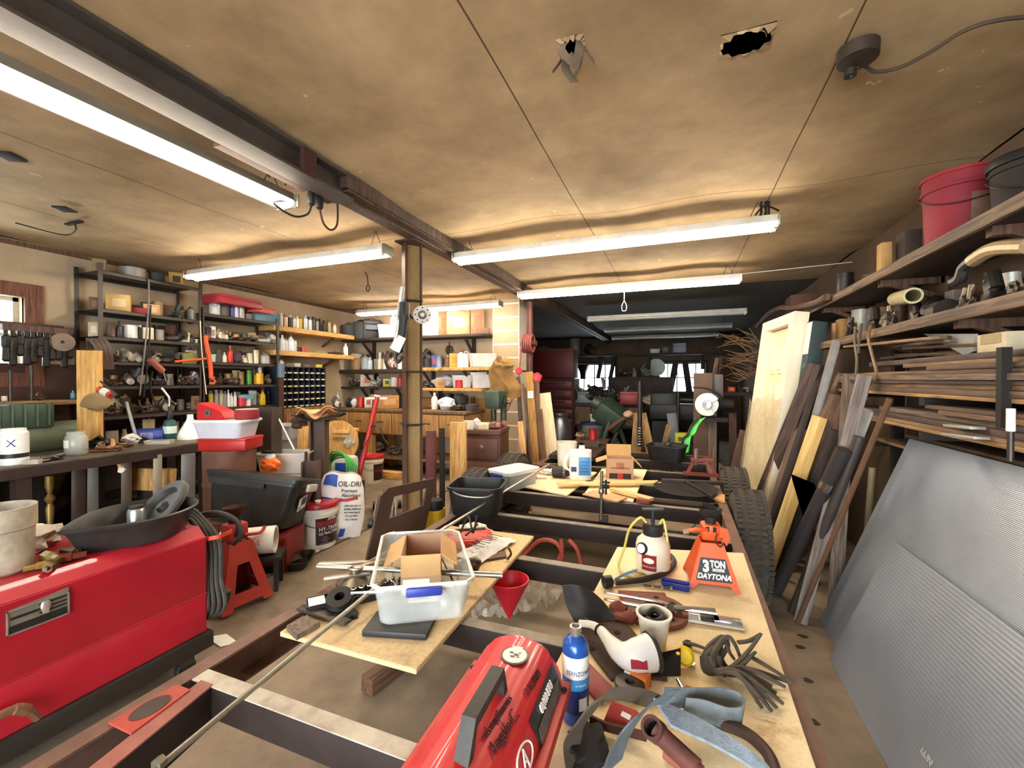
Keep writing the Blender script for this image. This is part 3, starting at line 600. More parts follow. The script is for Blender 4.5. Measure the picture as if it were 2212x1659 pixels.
bar('steel_bar', (648, 1312), (752, 1345), .64, .035, .012, M('4b463c', .5, .5, .4), 'dark steel bar before the socket tray', 'bar'); 
t = thing('grease_pad', 'greasy black pad of bolts before the pulley', 'pad'); c = onz((725, 1325), .63); MB().blob(c, (.17, .1, .03), .3, 2, 3, 3).build('pad', M('211d18', .6, 0, .5, 25, .3), t)
q = onz((768, 1246), .66); t = thing('oil_cap_funnel', 'tarnished metal cone with a ring on top behind the socket tray', 'funnel', loc=q, rz=.4)
MB().lathe((0, 0, -.03), [(.085, 0), (.08, .015), (.03, .045), (.02, .05), (.02, .065), (.012, .065), (.012, .04)], 24).build('cone', M('9b9080', .35, .8, .4, 12, dcol='4a4034'), t); MB().tube([(.03 * math.cos(a), .018 * math.sin(a), .04) for a in [2 * PI * i / 14 for i in range(14)]], .006, closed=True).build('ring', M('a89a86', .4, .8), t)
for k, (a, b) in enumerate((((690, 1216), (830, 1214)), ((760, 1228), (862, 1200)), ((700, 1250), (800, 1238)))): bar('flat_wrench', a, b, .665 + .006 * k, .03, .012, M('a39886', .35, .8, .4, 14, dcol='5a4f42'), ['tarnished flat wrench left of the carton', 'tarnished bent strip beside the carton', 'tarnished strip under the metal cone'][k], 'wrench')
pole('conduit', onz((686, 1223), .69), onz((1086, 1243), .70), .0125, M('b7b5ae', .3, .9, .2, 20), 'galvanised pipe lying across under the carton on the chipboard', 'pipe')
pole('conduit', onz((336, 1662), .625), onz((832, 1252), .705), .0085, M('aaa79a', .35, .85, .3, 20), 'long thin rod running from the socket tray to the trailer tongue', 'rod')
t = thing('rod_fitting', 'dull threaded fitting at the near end of the long thin rod', 'fitting'); a, b = onz((336, 1656), .63), onz((352, 1642), .63); MB().cyl(a, b, .016, n=6).build('nut', M('8d8474', .4, .8), t)
pole('conduit', onz((926, 1162), .65), onz((1186, 1003), .80), .009, M('b7b5ae', .35, .8, .3, 20), 'long pipe slanting over the black drain bin to the white-lidded tub', 'pipe')
bar('flat_bar', (758, 1281), (830, 1279), .70, .014, .01, CHROME, 'chrome bar lying on the socket tray', 'bar')
t = thing('red_tool_case', 'flat red plastic tool case at the far end of the chipboard', 'case'); c = onz((1015, 1165), .65)
MB().box(c, (.26, .2, .04), (0, 0, .5), bev=.012).build('case', M('d2362c', .4, 0, .15), t); MB().tube(bez([c + V((-.08, -.12, .01)), c + V((0, -.14, .03)), c + V((.09, -.06, .02))]), .011).build('handle', M('d2362c', .4, 0, .15), t)
t = thing('clamp', 'rusty wire clamp standing on the red tool case', 'clamp'); MB().tube(bez([c + V((-.06, .0, .03)), c + V((-.02, .02, .12)), c + V((.02, .0, .04)), c + V((.03, .03, .13))]), .006).tube([c + V((-.08, -.03, .05)), c + V((.08, .04, .06))], .008).tube([c + V((.0, -.05, .04)), c + V((.02, .06, .07))], .006).build('wire', IRON, t)
t = thing('plastic_bag', 'white printed plastic bag at the right of the red case', 'bag'); c = onz((1052, 1182), .64); m = Matrix.Rotation(R(80), 3, 'Z')
MB().grid(lambda u, v: c + m @ V(((u - .5) * .36, (v - .5) * .17, .035 * math.sin(PI * u) * math.sin(PI * v) + .012 * MN.noise(V((u * 7, v * 5, 1))))), 24, 14, .002).build('bag', M('e6e4de', .55, 0, .15, 16, .2), t)
mb = MB()
for k in range(7): q = c + m @ V((-.1 + .03 * k, 0, .043 + .002 * math.sin(k))); mb.box(q, (.008, .1 - .03 * (k % 2), .001), Matrix.Rotation(R(80), 3, 'Z'))
mb.build('print', M('56565a', .7), t)
t = thing('crumpled_rag', 'crumpled white rag behind the wire clamp', 'rag'); c = onz((1030, 1145), .64); MB().blob(c, (.2, .12, .07), .35, 2.5, 5, 3).build('rag', PAPER, t)
t = thing('brown_bottle', 'small brown bottle with a white cap lying at the right edge of the chipboard', 'bottle'); c = onz((1018, 1220), .655); MB().lathe(c, [(.03, -.05), (.033, -.04), (.033, .03), (.012, .05)], 14, (0, R(75), R(20))).build('bottle', M('3a2418', .3), t); MB().lathe(c + V((-.06, -.02, 0)), [(.02, -.02), (.022, .02)], 12, (0, R(75), R(20))).build('cap', WHITE, t)
slab('wood_shim', [onz(p, .63) for p in ((1040, 1200), (1092, 1192), (1094, 1204), (1045, 1212))], .625, .012, OLDW, 'thin brown shim at the right edge of the chipboard', 'wood')
t = thing('latch_hook', 'small rusty hook at the far right corner of the chipboard', 'hook'); c = onz((1096, 1208), .63); MB().tube(bez([c, c + V((.02, 0, .03)), c + V((.0, .02, .05))]), .006).build('hook', RUST, t)
t = thing('red_funnel', 'red plastic funnel hanging point-down under the chipboard edge', 'funnel'); c = onz((1100, 1250), .56); MB().lathe(c + V((0, 0, -.2)), [(.006, 0), (.1, .19), (.1, .2), (.094, .2), (.004, .02)], 22).build('cone', M('cf2234', .4, 0, .1), t)
t = thing('plastic_film', 'crumpled clear plastic film on the floor under the trailer', 'film'); c = onz((1100, 1308), .06)
c0, c1 = onz((1010, 1325), .02), onz((1215, 1285), .02); dd = (c1 - c0); nn = V((-dd.y, dd.x, 0)).normalized()
MB().grid(lambda u, v: c0 + dd * u + nn * ((v - .5) * .42 * (.5 + .5 * math.sin(PI * min(1, u + .1)))) + V((0, 0, .06 + .07 * MN.noise(V((u * 9, v * 6, 2))) + .04 * MN.noise(V((u * 25, v * 14, 5))))), 48, 22).build('film', clear('b8aa98', .2, .5), t)
HOSE = M('b0503c', .5, 0, .25, 12, dcol='6a2c20')
for k, (pts, lab) in enumerate((([(1130, 1200), (1165, 1168), (1200, 1172), (1215, 1200), (1206, 1218)], 'orange air hose loop hanging in the second bay of the trailer'), ([(1228, 1166), (1246, 1186), (1256, 1220)], 'orange hose end hanging right of the hose loop'), ([(1212, 1166), (1214, 1190), (1204, 1215)], 'middle strand of orange hose in the trailer bay'))):
    t = thing('air_hose', lab, 'hose'); MB().tube(bez([ony(p, 2.75) for p in pts], 6), .014).build('hose', HOSE, t)
t = thing('bleed_wire', 'thin dark wire arching up beside the orange jack stand', 'wire'); MB().tube(bez([ony(p, 2.85) for p in ((1465, 1165), (1490, 1145), (1530, 1110), (1545, 1125), (1548, 1160))], 6), .003, 5).build('wire', DARK, t)

PZ = .621
q = onz((1410, 1233), PZ); rz = face(q)
t = thing('brake_bleeder', 'white pump bottle with a black T-handle, gauge and yellow tube on the plywood', 'pump bottle', loc=q, rz=rz)
MB().lathe((0, 0, 0), [(.072, 0), (.08, .008), (.081, .13), (.074, .155), (.05, .178), (.04, .184)], 28).build('bottle', M('e9dec6', .35, 0, .3, 7, .05, dcol='b3986c'), t)
MB().lathe((0, 0, .18), [(.046, 0), (.048, .005), (.048, .05), (.042, .058), (.014, .06)], 24).build('cap', M('161616', .5), t)
h = MB().cyl((0, 0, .23), (0, 0, .30), .009).build('pump_rod', BLACK, t); MB().box((0, 0, .303), (.105, .018, .014), (0, R(-4), 0), bev=.005).build('t_handle', M('20211f', .5), h)
g = MB().lathe((-.045, -.063, .128), [(.026, 0), (.028, .012), (.025, .018)], 20, (R(72), 0, R(-30))).build('gauge', BLACK, t); MB().lathe((-.0535, -.0775, .1325), [(.0, 0), (.021, 0), (.021, .002)], 20, (R(72), 0, R(-30))).build('dial', M('dfe6ea', .3, 0, .05), g)
LB = M('8a1f1f', .5, 0, .15, 10); a0 = R(232)
lb = MB().lathe((0, 0, .03), [(.0818, 0), (.0818, .075)], 10, None, a0, R(282)).build('label', LB, t)
lm = Matrix.Rotation(R(257) + PI / 2, 4, 'Z') @ Matrix.Translation((0, -.0822, .078)) @ Matrix.Rotation(PI / 2, 4, 'X')
MB().text('motive', .017, lm, bend=.0822).xf(Matrix.Identity(4)).build('lettering', M('7a1a1a', .5), lb)
MB().lathe((0, 0, 0), [(0, 0), (.026, 0), (.026, .0006)], 24, sy=.5).xf(Matrix.Rotation(R(257) + PI / 2, 4, 'Z') @ Matrix.Translation((0, -.0824, .078)) @ Matrix.Rotation(PI / 2, 4, 'X')).build('oval_emblem', M('f0ebe0', .5), lb)
MB().text('POWER BLEEDER', .0085, Matrix.Rotation(R(257) + PI / 2, 4, 'Z') @ Matrix.Translation((0, -.0822, .048)) @ Matrix.Rotation(PI / 2, 4, 'X'), bend=.0822).build('lettering', M('f0ebe0', .5), lb)
MB().tube(bez([(-.03, -.02, .24), (-.06, -.02, .262), (-.11, -.02, .20), (-.135, -.02, .10), (-.16, -.04, .02), (-.13, -.1, .006), (-.06, -.12, .006)]), .006).tube(bez([(.03, -.015, .235), (.048, -.02, .262), (.062, -.04, .2), (.066, -.045, .165)]), .006).build('tube', clear('d8cc62', .3, .75), t)
def onp(*pp, z=PZ): return [onz(p, z) for p in pp]
t = thing('black_hose', 'black rubber hose with a screw cap curling before the pump bottle', 'hose'); pts = onp((1448, 1200), (1456, 1215), (1440, 1236), (1400, 1250), (1355, 1256), (1330, 1258), z=PZ + .016)
MB().tube(bez(pts), .0135).build('hose', M('2d2823', .6, 0, .3), t); c = onz((1314, 1256), PZ + .026); MB().cyl(c + V((-.02, -.012, 0)), c + V((.012, .008, 0)), .026, n=16).build('cap', BLACK, t); MB().cyl(c + V((.012, .008, 0)), pts[-1], .01).build('ferrule', CHROME, t)
t = thing('blue_cable_tie', 'light blue plastic strip before the pump bottle', 'strip'); MB().strap(bez(onp((1328, 1252), (1350, 1240), (1376, 1232), z=PZ + .02)), .014, .004, (0, 0, 1)).build('strip', M('8cc0e0', .4), t)
t = thing('brass_nozzle', 'brass nozzle beside the light blue strip', 'nozzle'); MB().tube(onp((1366, 1232), (1392, 1240), z=PZ + .012), [.008, .004]).build('nozzle', M('b59a5c', .3, .8), t)
t = thing('bin_latch', 'blue plastic bin latch lying left of the orange jack stand', 'latch'); a, b = onp((1428, 1256), (1492, 1268), z=PZ + .016); m = frame(b - a, (0, 0, 1)); L = (b - a).length
MB().rbox((0, 0, 0), .052, L, .026, .012, 3, .005, .92).xf(Matrix.Translation((a + b) / 2 - V((0, 0, .015))) @ Matrix.Rotation(math.atan2(b.y - a.y, b.x - a.x) - PI / 2, 4, 'Z')).build('tray', M('28368c', .4, 0, .12), t)
for k, (px, py) in enumerate(((1400, 1266), (1420, 1268), (1440, 1270))):
    t = thing('bolt', 'small steel bolt ' + ['at the hose', 'in the middle of three', 'nearest the blue handle'][k] + ' on the plywood', 'bolt', 'bolts on the plywood'); c = onz((px, py), PZ + .009); MB().cyl(c + V((-.02, 0, 0)), c + V((.015, .004, 0)), .005, n=8).build('shank', IRON, t); MB().cyl(c + V((.015, .004, 0)), c + V((.024, .005, 0)), .01, n=6).build('head', CHROME, t)
q0 = onz((1540, 1268), PZ); rz = face(q0) + R(10); q0 = q0 + V((math.sin(-rz), math.cos(rz), 0)) * .07
ORG = M('e0551e', .4, .1, .15, 8, dcol='9a3a18')
def jack_stand(nm, label, q, rz, s, mat, sad, h1=.2, h2=.34, hole=False):
    t = thing(nm, label, 'jack stand', loc=q, rz=rz); w0, w1 = .108 * s, .045 * s; H = h1 * s
    for k in range(4):                                      # four flared sheet-steel faces with an arch at the foot
        mb = MB(); mb.prism([(-w0, 0), (-w0 * .78, 0), (-w0 * .6, .024 * s), (w0 * .6, .024 * s), (w0 * .78, 0), (w0, 0), (w1, H), (-w1, H)], (0, 0, 0), (1, 0, 0), (0, 0, 1), -.004)
        if hole:
            mb = MB()
            for pg in ([(-w0, 0), (-w0 * .6, 0), (-w1 * .55, H * .66), (-w1, H)], [(w1, H), (w1 * .55, H * .66), (w0 * .6, 0), (w0, 0)], [(-w1, H), (-w1 * .55, H * .66), (w1 * .55, H * .66), (w1, H)], [(-w0 * .7, H * .06), (w0 * .7, H * .06), (w0 * .5, H * .24), (-w0 * .5, H * .24)]): mb.prism(pg, (0, 0, 0), (1, 0, 0), (0, 0, 1), -.006)
        tilt = math.atan2(w0 - w1, H); mb.xf(Matrix.Rotation(k * PI / 2, 4, 'Z') @ Matrix.Translation((0, -w0, 0)) @ Matrix.Rotation(-tilt, 4, 'X')); mb.build('side_panel', mat, t, smooth=False)
    MB().box((0, 0, H + .032 * s), (.085 * s, .075 * s, .075 * s), bev=.012 * s).build('collar', mat, t)
    MB().cyl((0, 0, H), (0, 0, (h2 - .04) * s), .024 * s).build('ratchet_bar', DARK, t)
    MB().lathe((0, 0, (h2 - .045) * s), [(.02 * s, 0), (.045 * s, .02 * s), (.052 * s, .045 * s), (.04 * s, .03 * s), (0, .02 * s)], 8, sy=.7).build('saddle', sad, t)
    return t
t = jack_stand('jack_stand', 'bright orange three-ton jack stand on the plywood', q0, rz, 1.0, ORG, BLACK)
MB().tube(bez([(-.02, -.05, .25), (-.07, -.06, .252), (-.115, -.05, .235)]), .009).build('pawl_lever', ORG, t); MB().cyl((-.1, -.05, .236), (-.125, -.05, .23), .012).build('lever_tip', M('8a7a6a', .5, .5), t)
MB().prism([(.0, 0), (.035, -.01), (.045, -.05), (.03, -.085), (.012, -.05), (.0, -.045)], (.03, -.03, .268), (1, 0, 0), (0, 0, 1), .02).build('pawl_guard', ORG, t)
MB().tube(bez([(.02, -.055, .24), (.012, -.064, .205), (.03, -.07, .185), (.045, -.066, .2)]), .003, 6).build('pin_chain', RUST, t)
for dx in (-.018, .012): MB().box((dx, -.0395, .25), (.014, .004, .022)).build('slot', DARK, t)
tl = math.atan2(.108 - .045, .2); fm = Matrix.Translation((0, -.108, 0)) @ Matrix.Rotation(-tl, 4, 'X') @ Matrix.Translation((0, -.0012, 0)) @ Matrix.Rotation(PI / 2, 4, 'X')
mb = MB(); mb.prism([(-.075, .038), (.075, .038), (.052, .135), (-.052, .135)], (0, 0, .0), (1, 0, 0), (0, 1, 0), .0012); mb.xf(fm); lb = mb.build('label', M('161618', .45), t, smooth=False)
WTXT = M('f4f2ee', .5, 0, 0, 5, 0)
MB().text('3', .066, fm @ Matrix.Translation((-.031, .098, .0016)), sx=.85, ext=.0006, off=.05).text('TON', .04, fm @ Matrix.Translation((.018, .110, .0016)), sx=.72, ext=.0006, off=.045).build('lettering', WTXT, lb); MB().box((0, 0, 0), (.05, .013, .001)).xf(fm @ Matrix.Translation((.02, .087, .0014))).build('capacity_bar', M('cfcac0', .5), lb)
MB().text('DAYTONA', .031, fm @ Matrix.Translation((0, .057, .0016)), sx=.92, shear=.25, ext=.0006, off=.04).build('lettering', WTXT, lb)
t = thing('long_pliers', 'chrome long-reach pliers with two open prongs lying on the plywood', 'pliers')
a = onp((1305, 1279), (1432, 1302), (1450, 1312), (1548, 1326), z=PZ + .04); MB().tube(a, [.005, .008, .010, .008], 8).build('jaw', CHROME, t)
a = onp((1305, 1294), (1430, 1318), (1450, 1312), (1545, 1318), z=PZ + .045); MB().tube(a, [.006, .011, .010, .008], 8).build('jaw', M('b9b2a4', .3, .9), t); MB().cyl(onz((1448, 1312), PZ + .03), onz((1448, 1312), PZ + .06), .014).build('pivot', IRON, t)
t = thing('rusty_flange', 'rusty round flange with bolt holes under the long pliers', 'flange', loc=onz((1415, 1325), PZ)); 
mb = MB(); mb.lathe((0, 0, 0), [(.05, 0), (.125, 0), (.125, .02), (.05, .022), (.05, 0)], 32); mb.build('ring', M('6b5142', .7, .2, .6, 14, .3, dcol='8a3c22'), t); MB().lathe((0, 0, .001), [(.049, 0), (.03, .006), (0, .006)], 20).build('hub', M('8a3c26', .85, 0, .4, 14), t)
for k in range(8): MB().lathe((.092 * math.cos(k * .785), .092 * math.sin(k * .785), .0205), [(0, 0), (.011, 0), (.011, .0015)], 10).build('bolt_hole', M('1c1410', .9), t)
t = thing('rusty_plate', 'red-rusted plate behind the long pliers', 'plate'); MB().box(onz((1390, 1292), PZ + .008), (.2, .1, .012), (0, 0, .25), bev=.003).build('plate', M('8a4a34', .85, .1, .5, 12, .3), t)
t = thing('rusty_lugs', 'red-rusted casting lump left of the round flange', 'casting'); MB().blob(onz((1335, 1314), PZ + .025), (.08, .07, .05), .3, 2, 8, 2).blob(onz((1352, 1332), PZ + .02), (.1, .07, .04), .3, 2, 9, 2).build('lump', M('7c3a2a', .8, .1, .5, 14, .3), t)
t = thing('tool_package', 'long packaged tool with a white card on the plywood edge', 'package'); a, b = onp((1484, 1332), (1606, 1352), z=PZ + .008); m = frame(b - a, (0, 0, 1)); L = (b - a).length; M4 = Matrix.Translation(a) @ m.to_4x4()
MB().box((.0, 0, L / 2), (.008, .062, L), bev=.002).xf(M4).build('card', WHITE, t); MB().box((.008, .0, L * .72), (.012, .045, L * .5), bev=.004).xf(M4).build('blister', M('aab0b8', .15, .6, .1), t); MB().box((.008, .002, L * .42), (.012, .04, .07), bev=.004).xf(M4).build('grip', BLACK, t); MB().box((.006, -.027, L * .62), (.006, .01, L * .7)).xf(M4).build('red_stripe', M('8c2a34', .5), t)
mb = MB()
for k in range(3): mb.box((.0046, -.01 + k * .012, L * .13), (.001, .005, L * .16)).xf(Matrix.Identity(4))
mb.xf(M4); mb.build('print', M('6b6b74', .7), t)
def outl(pts, z): return [(onz(p, z).x, onz(p, z).y) for p in pts]
t = thing('mud_flap', 'bent black rubber flap standing over a brown mat on the plywood', 'flap')
mb = MB(); o = [B3(*p) for p in ((1312, 555), (1560, 545), (1700, 560), (1830, 720), (1950, 880), (2010, 985), (1780, 965), (1590, 985), (1470, 830), (1370, 690))]
mb.prism(outl(o, PZ + .012), (0, 0, PZ + .002), (1, 0, 0), (0, 1, 0), .010); mb.build('mat', M('4a382c', .85, 0, .5, 18, .3, dcol='241a14'), t)
A = [onz(B3(*p), PZ + zz) for p, zz in (((1312, 560), .014), ((1420, 555), .014), ((1560, 545), .014), ((1690, 560), .014))]; Bm = [onz(B3(*p), PZ + zz) for p, zz in (((1260, 440), .05), ((1390, 440), .07), ((1500, 450), .055), ((1590, 490), .03))]; Ct = [onz(B3(*p), PZ + zz) for p, zz in (((1232, 290), .12), ((1330, 290), .14), ((1430, 330), .11), ((1530, 420), .06))]
mb = MB(); g = [bez(x, 6) for x in (A, Bm, Ct)]; n = len(g[0]); mb.grid(lambda u, v: bez([g[0][round(u * (n - 1))], g[1][round(u * (n - 1))], g[2][round(u * (n - 1))]], 5)[round(v * 10)], n - 1, 10, .006); mb.build('flap', M('2f2e2e', .6, 0, .3, 14), t)
for p in ((1520, 640), (1635, 640), (1440, 760)): MB().lathe(onz(B3(*p), PZ + .0135), [(0, 0), (.012, 0), (.012, .001)], 12).build('hole', M('1a120d', .9), t)
WP = M('f1efe9', .35, 0, .12, 9, .03)
t = thing('white_spout', 'white plastic elbow spout with a black band lying on the mat', 'spout')
sp = [onz(B3(*p), PZ + z) for p, z in (((1352, 575), .05), ((1440, 585), .055), ((1510, 625), .055), ((1570, 700), .055), ((1660, 795), .055), ((1760, 820), .06), ((1890, 790), .065))]
MB().tube(bez(sp, 5), [ [.012, .0125, .016, .021, .034, .05, .056][min(6, int(i / 5))] + ([.0005, .0035, .005, .013, .016, .006, 0][min(6, int(i / 5))] * (i % 5) / 5) for i in range(31)], 18).build('spout', WP, t)
c = sp[2].lerp(sp[1], .1); MB().lathe(c, [(.0185, -.004), (.021, 0), (.0185, .004)], 16, frame(sp[3] - sp[1])).build('band', BLACK, t); MB().tube([c, onz(B3(1395, 540), PZ + .06)], .005).build('cord_end', BLACK, t)
MB().lathe(sp[-1], [(.056, -.004), (.061, -.002), (.061, .008), (.05, .01)], 20, frame(sp[-1] - sp[-2])).build('rim', M('2b2b2b', .5), t)
lq = onz(B3(1800, 885), PZ + .055); MB().box(lq + (CAM - lq).normalized() * .022, (.05, .002, .024), frame((CAM - lq).cross(V((1, .3, 0))), (1, .35, 0))).build('warning_label', M('b5263f', .5), t)
t = thing('white_cup', 'dirty white plastic cup with a black cable inside, beside the spout', 'cup', loc=onz((1412, 1395), PZ)); MB().lathe((0, 0, 0), [(.04, 0), (.055, .11), (.062, .112), (.062, .118), (.053, .118), (.04, .03), (0, .03)], 28).build('cup', M('e4dcca', .45, 0, .3, 12, dcol='6a5340'), t); MB().tube(bez([(-.03, 0, .095), (0, .03, .112), (.03, 0, .105), (.0, -.03, .1), (-.03, .01, .09)]), .011).build('cable', BLACK, t); MB().lathe((0, 0, .085), [(0, 0), (.049, 0)], 20).build('sludge', M('2a1f17', .5), t)
t = thing('black_bracket', 'black steel bracket plate with a yellow dot beside the spout', 'bracket'); mb = MB(); bq = [onz(B3(*p), PZ + z) for p, z in (((1935, 800), .05), ((2110, 760), .07), ((2110, 970), .012), ((1990, 975), .012), ((1935, 900), .03))]
k = [mb.bm.verts.new(p) for p in bq]; f = mb.bm.faces.new(k); bmesh.ops.solidify(mb.bm, geom=[f], thickness=.006); mb.build('plate', M('1f1d1c', .5, .2), t); MB().lathe(onz(B3(2090, 805), PZ + .068), [(0, 0), (.006, 0), (.006, .004)], 10).build('dot', M('e8c21c', .4), t)
t = thing('yellow_plug', 'yellow plastic plug leaning behind the black bracket', 'plug'); MB().lathe(onz((1478, 1416), PZ + .03), [(.028, 0), (.03, .012), (.02, .022), (0, .022)], 20, (R(70), 0, R(10))).build('cap', M('f0cb10', .4, 0, .05), t)
for k, (p, mt, lab) in enumerate((((1493, 1438), CHROME, 'bright steel nut right of the yellow cap'), ((1486, 1392), DARK, 'black rubber stub above the yellow cap'))):
    t = thing('nut', lab, 'nut'); MB().lathe(onz(p, PZ + .001), [(.006, 0), (.013, 0), (.013, .01), (.006, .01), (.006, 0)], 6).build('nut', mt, t)
t = thing('orange_box', 'small orange and white box below the black bracket', 'box', loc=onz((1378, 1476), PZ), rz=R(-22)); MB().box((0, 0, .018), (.07, .036, .036), bev=.002).build('carton', M('e07a34', .55, 0, .1), t); MB().box((-.026, -.019, .018), (.02, .002, .034)).build('label', WHITE, t)
t = thing('steel_pulley', 'small dark grooved pulley left of the orange box', 'pulley', loc=onz((1360, 1493), PZ)); MB().lathe((0, 0, 0), [(.042, 0), (.045, .006), (.034, .014), (.045, .022), (.042, .028), (.014, .03), (.012, .02), (0, .02)], 26).build('wheel', M('4d453d', .45, .6, .4, 16), t)
t = thing('screwdriver', 'screwdriver shaft lying right of the orange box', 'screwdriver'); a, b = onp((1464, 1468), (1482, 1502), z=PZ + .012); MB().cyl(a, b, .006).build('shaft', CHROME, t); MB().cyl(b, b + (b - a).normalized() * .09, .014, .011, 8).build('grip', BLACK, t)
board('red_steel_bar', onz((1250, 1440), PZ + .02), onz((1312, 1506), PZ + .012), .075, .012, M('7d2420', .55, .2, .3, 8), 'dark red steel bar lying behind the blue gas cylinder', 'bar', face=(0, 0, 1))
t = thing('rubber_strap_bundle', 'tangled bundle of dark rubber straps fanning over the plywood edge', 'straps'); RB = M('3d362f', .7, 0, .45, 20, .2, dcol='6b5d4e')
P5 = lambda x, y, z: onz(B5(x, y), PZ + z)
def rst(pts): n_ = len(pts); pts = bez(pts, 6); MB().tube(pts, [.0095 - .0045 * (i / len(pts)) ** 2 for i in range(len(pts))], 7, flat=.6).build('strap', RB, t)
for k, (ex, ey) in enumerate(((1960, 575), (1905, 605), (1890, 740), (1855, 700), (1840, 775), (1800, 800), (1835, 655), (1770, 760), (1720, 775), (1800, 600), (1690, 735))):
    a, e = P5(1290 + 13 * k, 490 - 12 * (k % 5), .014 + .008 * (k % 3)), P5(ex, ey, .012 + .006 * (k % 2)); rst([a + V((-.015, .03, .03)), a, a.lerp(e, .45) + V((.01 * math.sin(k * 2), .01 * math.cos(k), .022 + .008 * (k % 3))), e])
for q_ in (((1250, 400, .02), (1290, 290, .05), (1400, 205, .07), (1445, 270, .06), (1385, 400, .03), (1420, 520, .02)), ((1300, 430, .03), (1350, 290, .06), (1440, 205, .08), (1500, 260, .07), (1545, 370, .03)), ((1340, 480, .03), (1330, 340, .06), (1420, 240, .07), (1460, 330, .05), (1500, 385, .03)), ((1380, 475, .03), (1480, 445, .04), (1600, 330, .05), (1705, 190, .06)), ((1400, 485, .03), (1520, 460, .04), (1665, 325, .05)), ((1530, 250, .05), (1620, 235, .05), (1710, 180, .05)), ((1600, 350, .04), (1760, 440, .03), (1970, 575, .015)), ((1265, 460, .02), (1280, 350, .05), (1380, 260, .05), (1400, 380, .03), (1440, 440, .02)), ((1088, 255, .012), (1170, 265, .014), (1270, 300, .014))): rst([P5(*v) for v in q_])
WEB = M('5b6872', .85, 0, .55, 26, .5, dcol='3a3026', stretch=(1, 1, 1)); WEBL = M('8c9aa8', .85, 0, .5, 40, .5, dcol='4a4a4c'); WEBB = M('5a5044', .9, 0, .5, 22, .4, dcol='33291f')
def web(label, pts, w, wd_, mat, t_=.004):
    t = thing('webbing_strap', label, 'strap', 'webbing straps on the plywood'); MB().strap(bez(pts, 7), w, t_, wd_).build('webbing', mat, t); return t
web('grey-blue webbing loop nearest the red heater', [P5(240, 1240, .03), P5(215, 1000, .06), P5(330, 820, .14), P5(420, 700, .19), P5(520, 655, .20), P5(700, 665, .17), P5(860, 720, .09)], .06, (.55, .8, .1), WEBB)
web('grey-blue webbing loop beside the open pipe end', [P5(520, 1245, .02), P5(590, 1050, .08), P5(720, 850, .15), P5(900, 700, .17), P5(1000, 680, .16)], .065, (.6, .75, .2), WEB)
web('frayed grey webbing lying farthest back on the plywood', [P5(920, 690, .13), P5(1150, 690, .08), P5(1400, 690, .05), P5(1540, 740, .045), P5(1560, 830, .05), P5(1440, 850, .05), P5(1250, 790, .07), P5(1100, 770, .08)], .05, (.2, .3, 1), M('7b848a', .9, 0, .5, 30, .6, dcol='4a4640'))
web('wide ribbed grey webbing running over the rusty pipe', [P5(920, 800, .10), P5(1050, 860, .09), P5(1250, 950, .075), P5(1480, 1080, .06), P5(1700, 1230, .05), P5(1850, 1350, .04)], .07, (-.62, .72, .3), WEBL, .008)
t = thing('rusty_pipe', 'rusty pipe with an open end under the grey webbing', 'pipe'); a, b = P5(868, 950, .055), P5(1200, 1260, .03); pr = [(.018, .003), (.0225, 0), (.0225, .5), (.018, .5)]
mb = MB(); d_ = (b - a); mb.lathe(a, [(.016, .12), (.0165, .0), (.0225, 0), (.0225, d_.length)], 22, frame(d_)); mb.build('pipe', M('5c3a34', .65, .2, .5, 14, .2, dcol='8f4a38'), t); e_ = (CAM - a).normalized() + V((-.35, .1, .1)); MB().lathe(a - e_ * .02, [(.02, 0), (.027, 0), (.027, .05), (.019, .05), (.019, .0)], 22, frame(e_)).build('eye', M('5c3a34', .65, .2, .5, 14), t); MB().lathe(a, [(0, .0), (.0195, .0)], 18, frame(e_)).build('bore', M('0d0a09', .9), t)
t = thing('bent_iron_bar', 'brown bent iron bar curving to the near edge of the plywood', 'bar'); MB().tube(bez([P5(1230, 870, .02), P5(1400, 900, .03), P5(1600, 980, .03), P5(1760, 1130, .025), P5(1830, 1300, .02)]), .015, 10).build('bar', M('4c3a33', .6, .3, .4, 12), t)
t = thing('sheet_bracket', 'rusty toothed bar behind the webbing loops', 'bar'); MB().strap(bez([P5(350, 860, .012), P5(480, 920, .02), P5(640, 960, .02), P5(800, 1000, .025)]), .022, .008, (0, 0, 1)).build('bar', RUST, t)
t = thing('red_clamp_body', 'red painted bar clamp under the webbing loops', 'clamp'); MB().strap([P5(500, 800, .02), P5(700, 880, .025)], .05, .02, (.3, .6, .6)).build('body', M('a83a34', .45), t); MB().strap([P5(600, 815, .034), P5(670, 850, .036)], .012, .004, (.3, .6, .6)).build('stripe', WHITE, t)
t = thing('pale_red_pipe', 'red-brown pipe end lying at the near edge of the plywood', 'pipe'); MB().cyl(P5(950, 1130, .016), P5(1180, 1300, .016), .014).build('pipe', M('a0604e', .6, .1, .4), t)
t = thing('dark_rag', 'dark rag at the right of the heater under the webbing', 'rag'); MB().blob(P5(330, 1080, .03), (.09, .16, .05), .3, 2, 12, 3).build('rag', M('23211f', .9), t)
t = thing('paper_label', 'red and white label lying by the screwdriver', 'label'); MB().box(P5(1170, 640, .002), (.05, .03, .002), (0, 0, -.3)).build('paper', M('d8765a', .7), t); MB().box(P5(1230, 655, .003), (.03, .03, .002), (0, 0, -.3)).build('white_part', WHITE, t)
HR = M('d0282e', .4, .05, .22, 6, .05, .2, dcol='8a2a22')
ht = thing('space_heater', 'red barrel-shaped forced-air heater with a black carry handle, nearest the camera', 'heater', loc=(-.372, .1, PZ), rz=R(1.5))
Y1 = 1.0; AX = .14
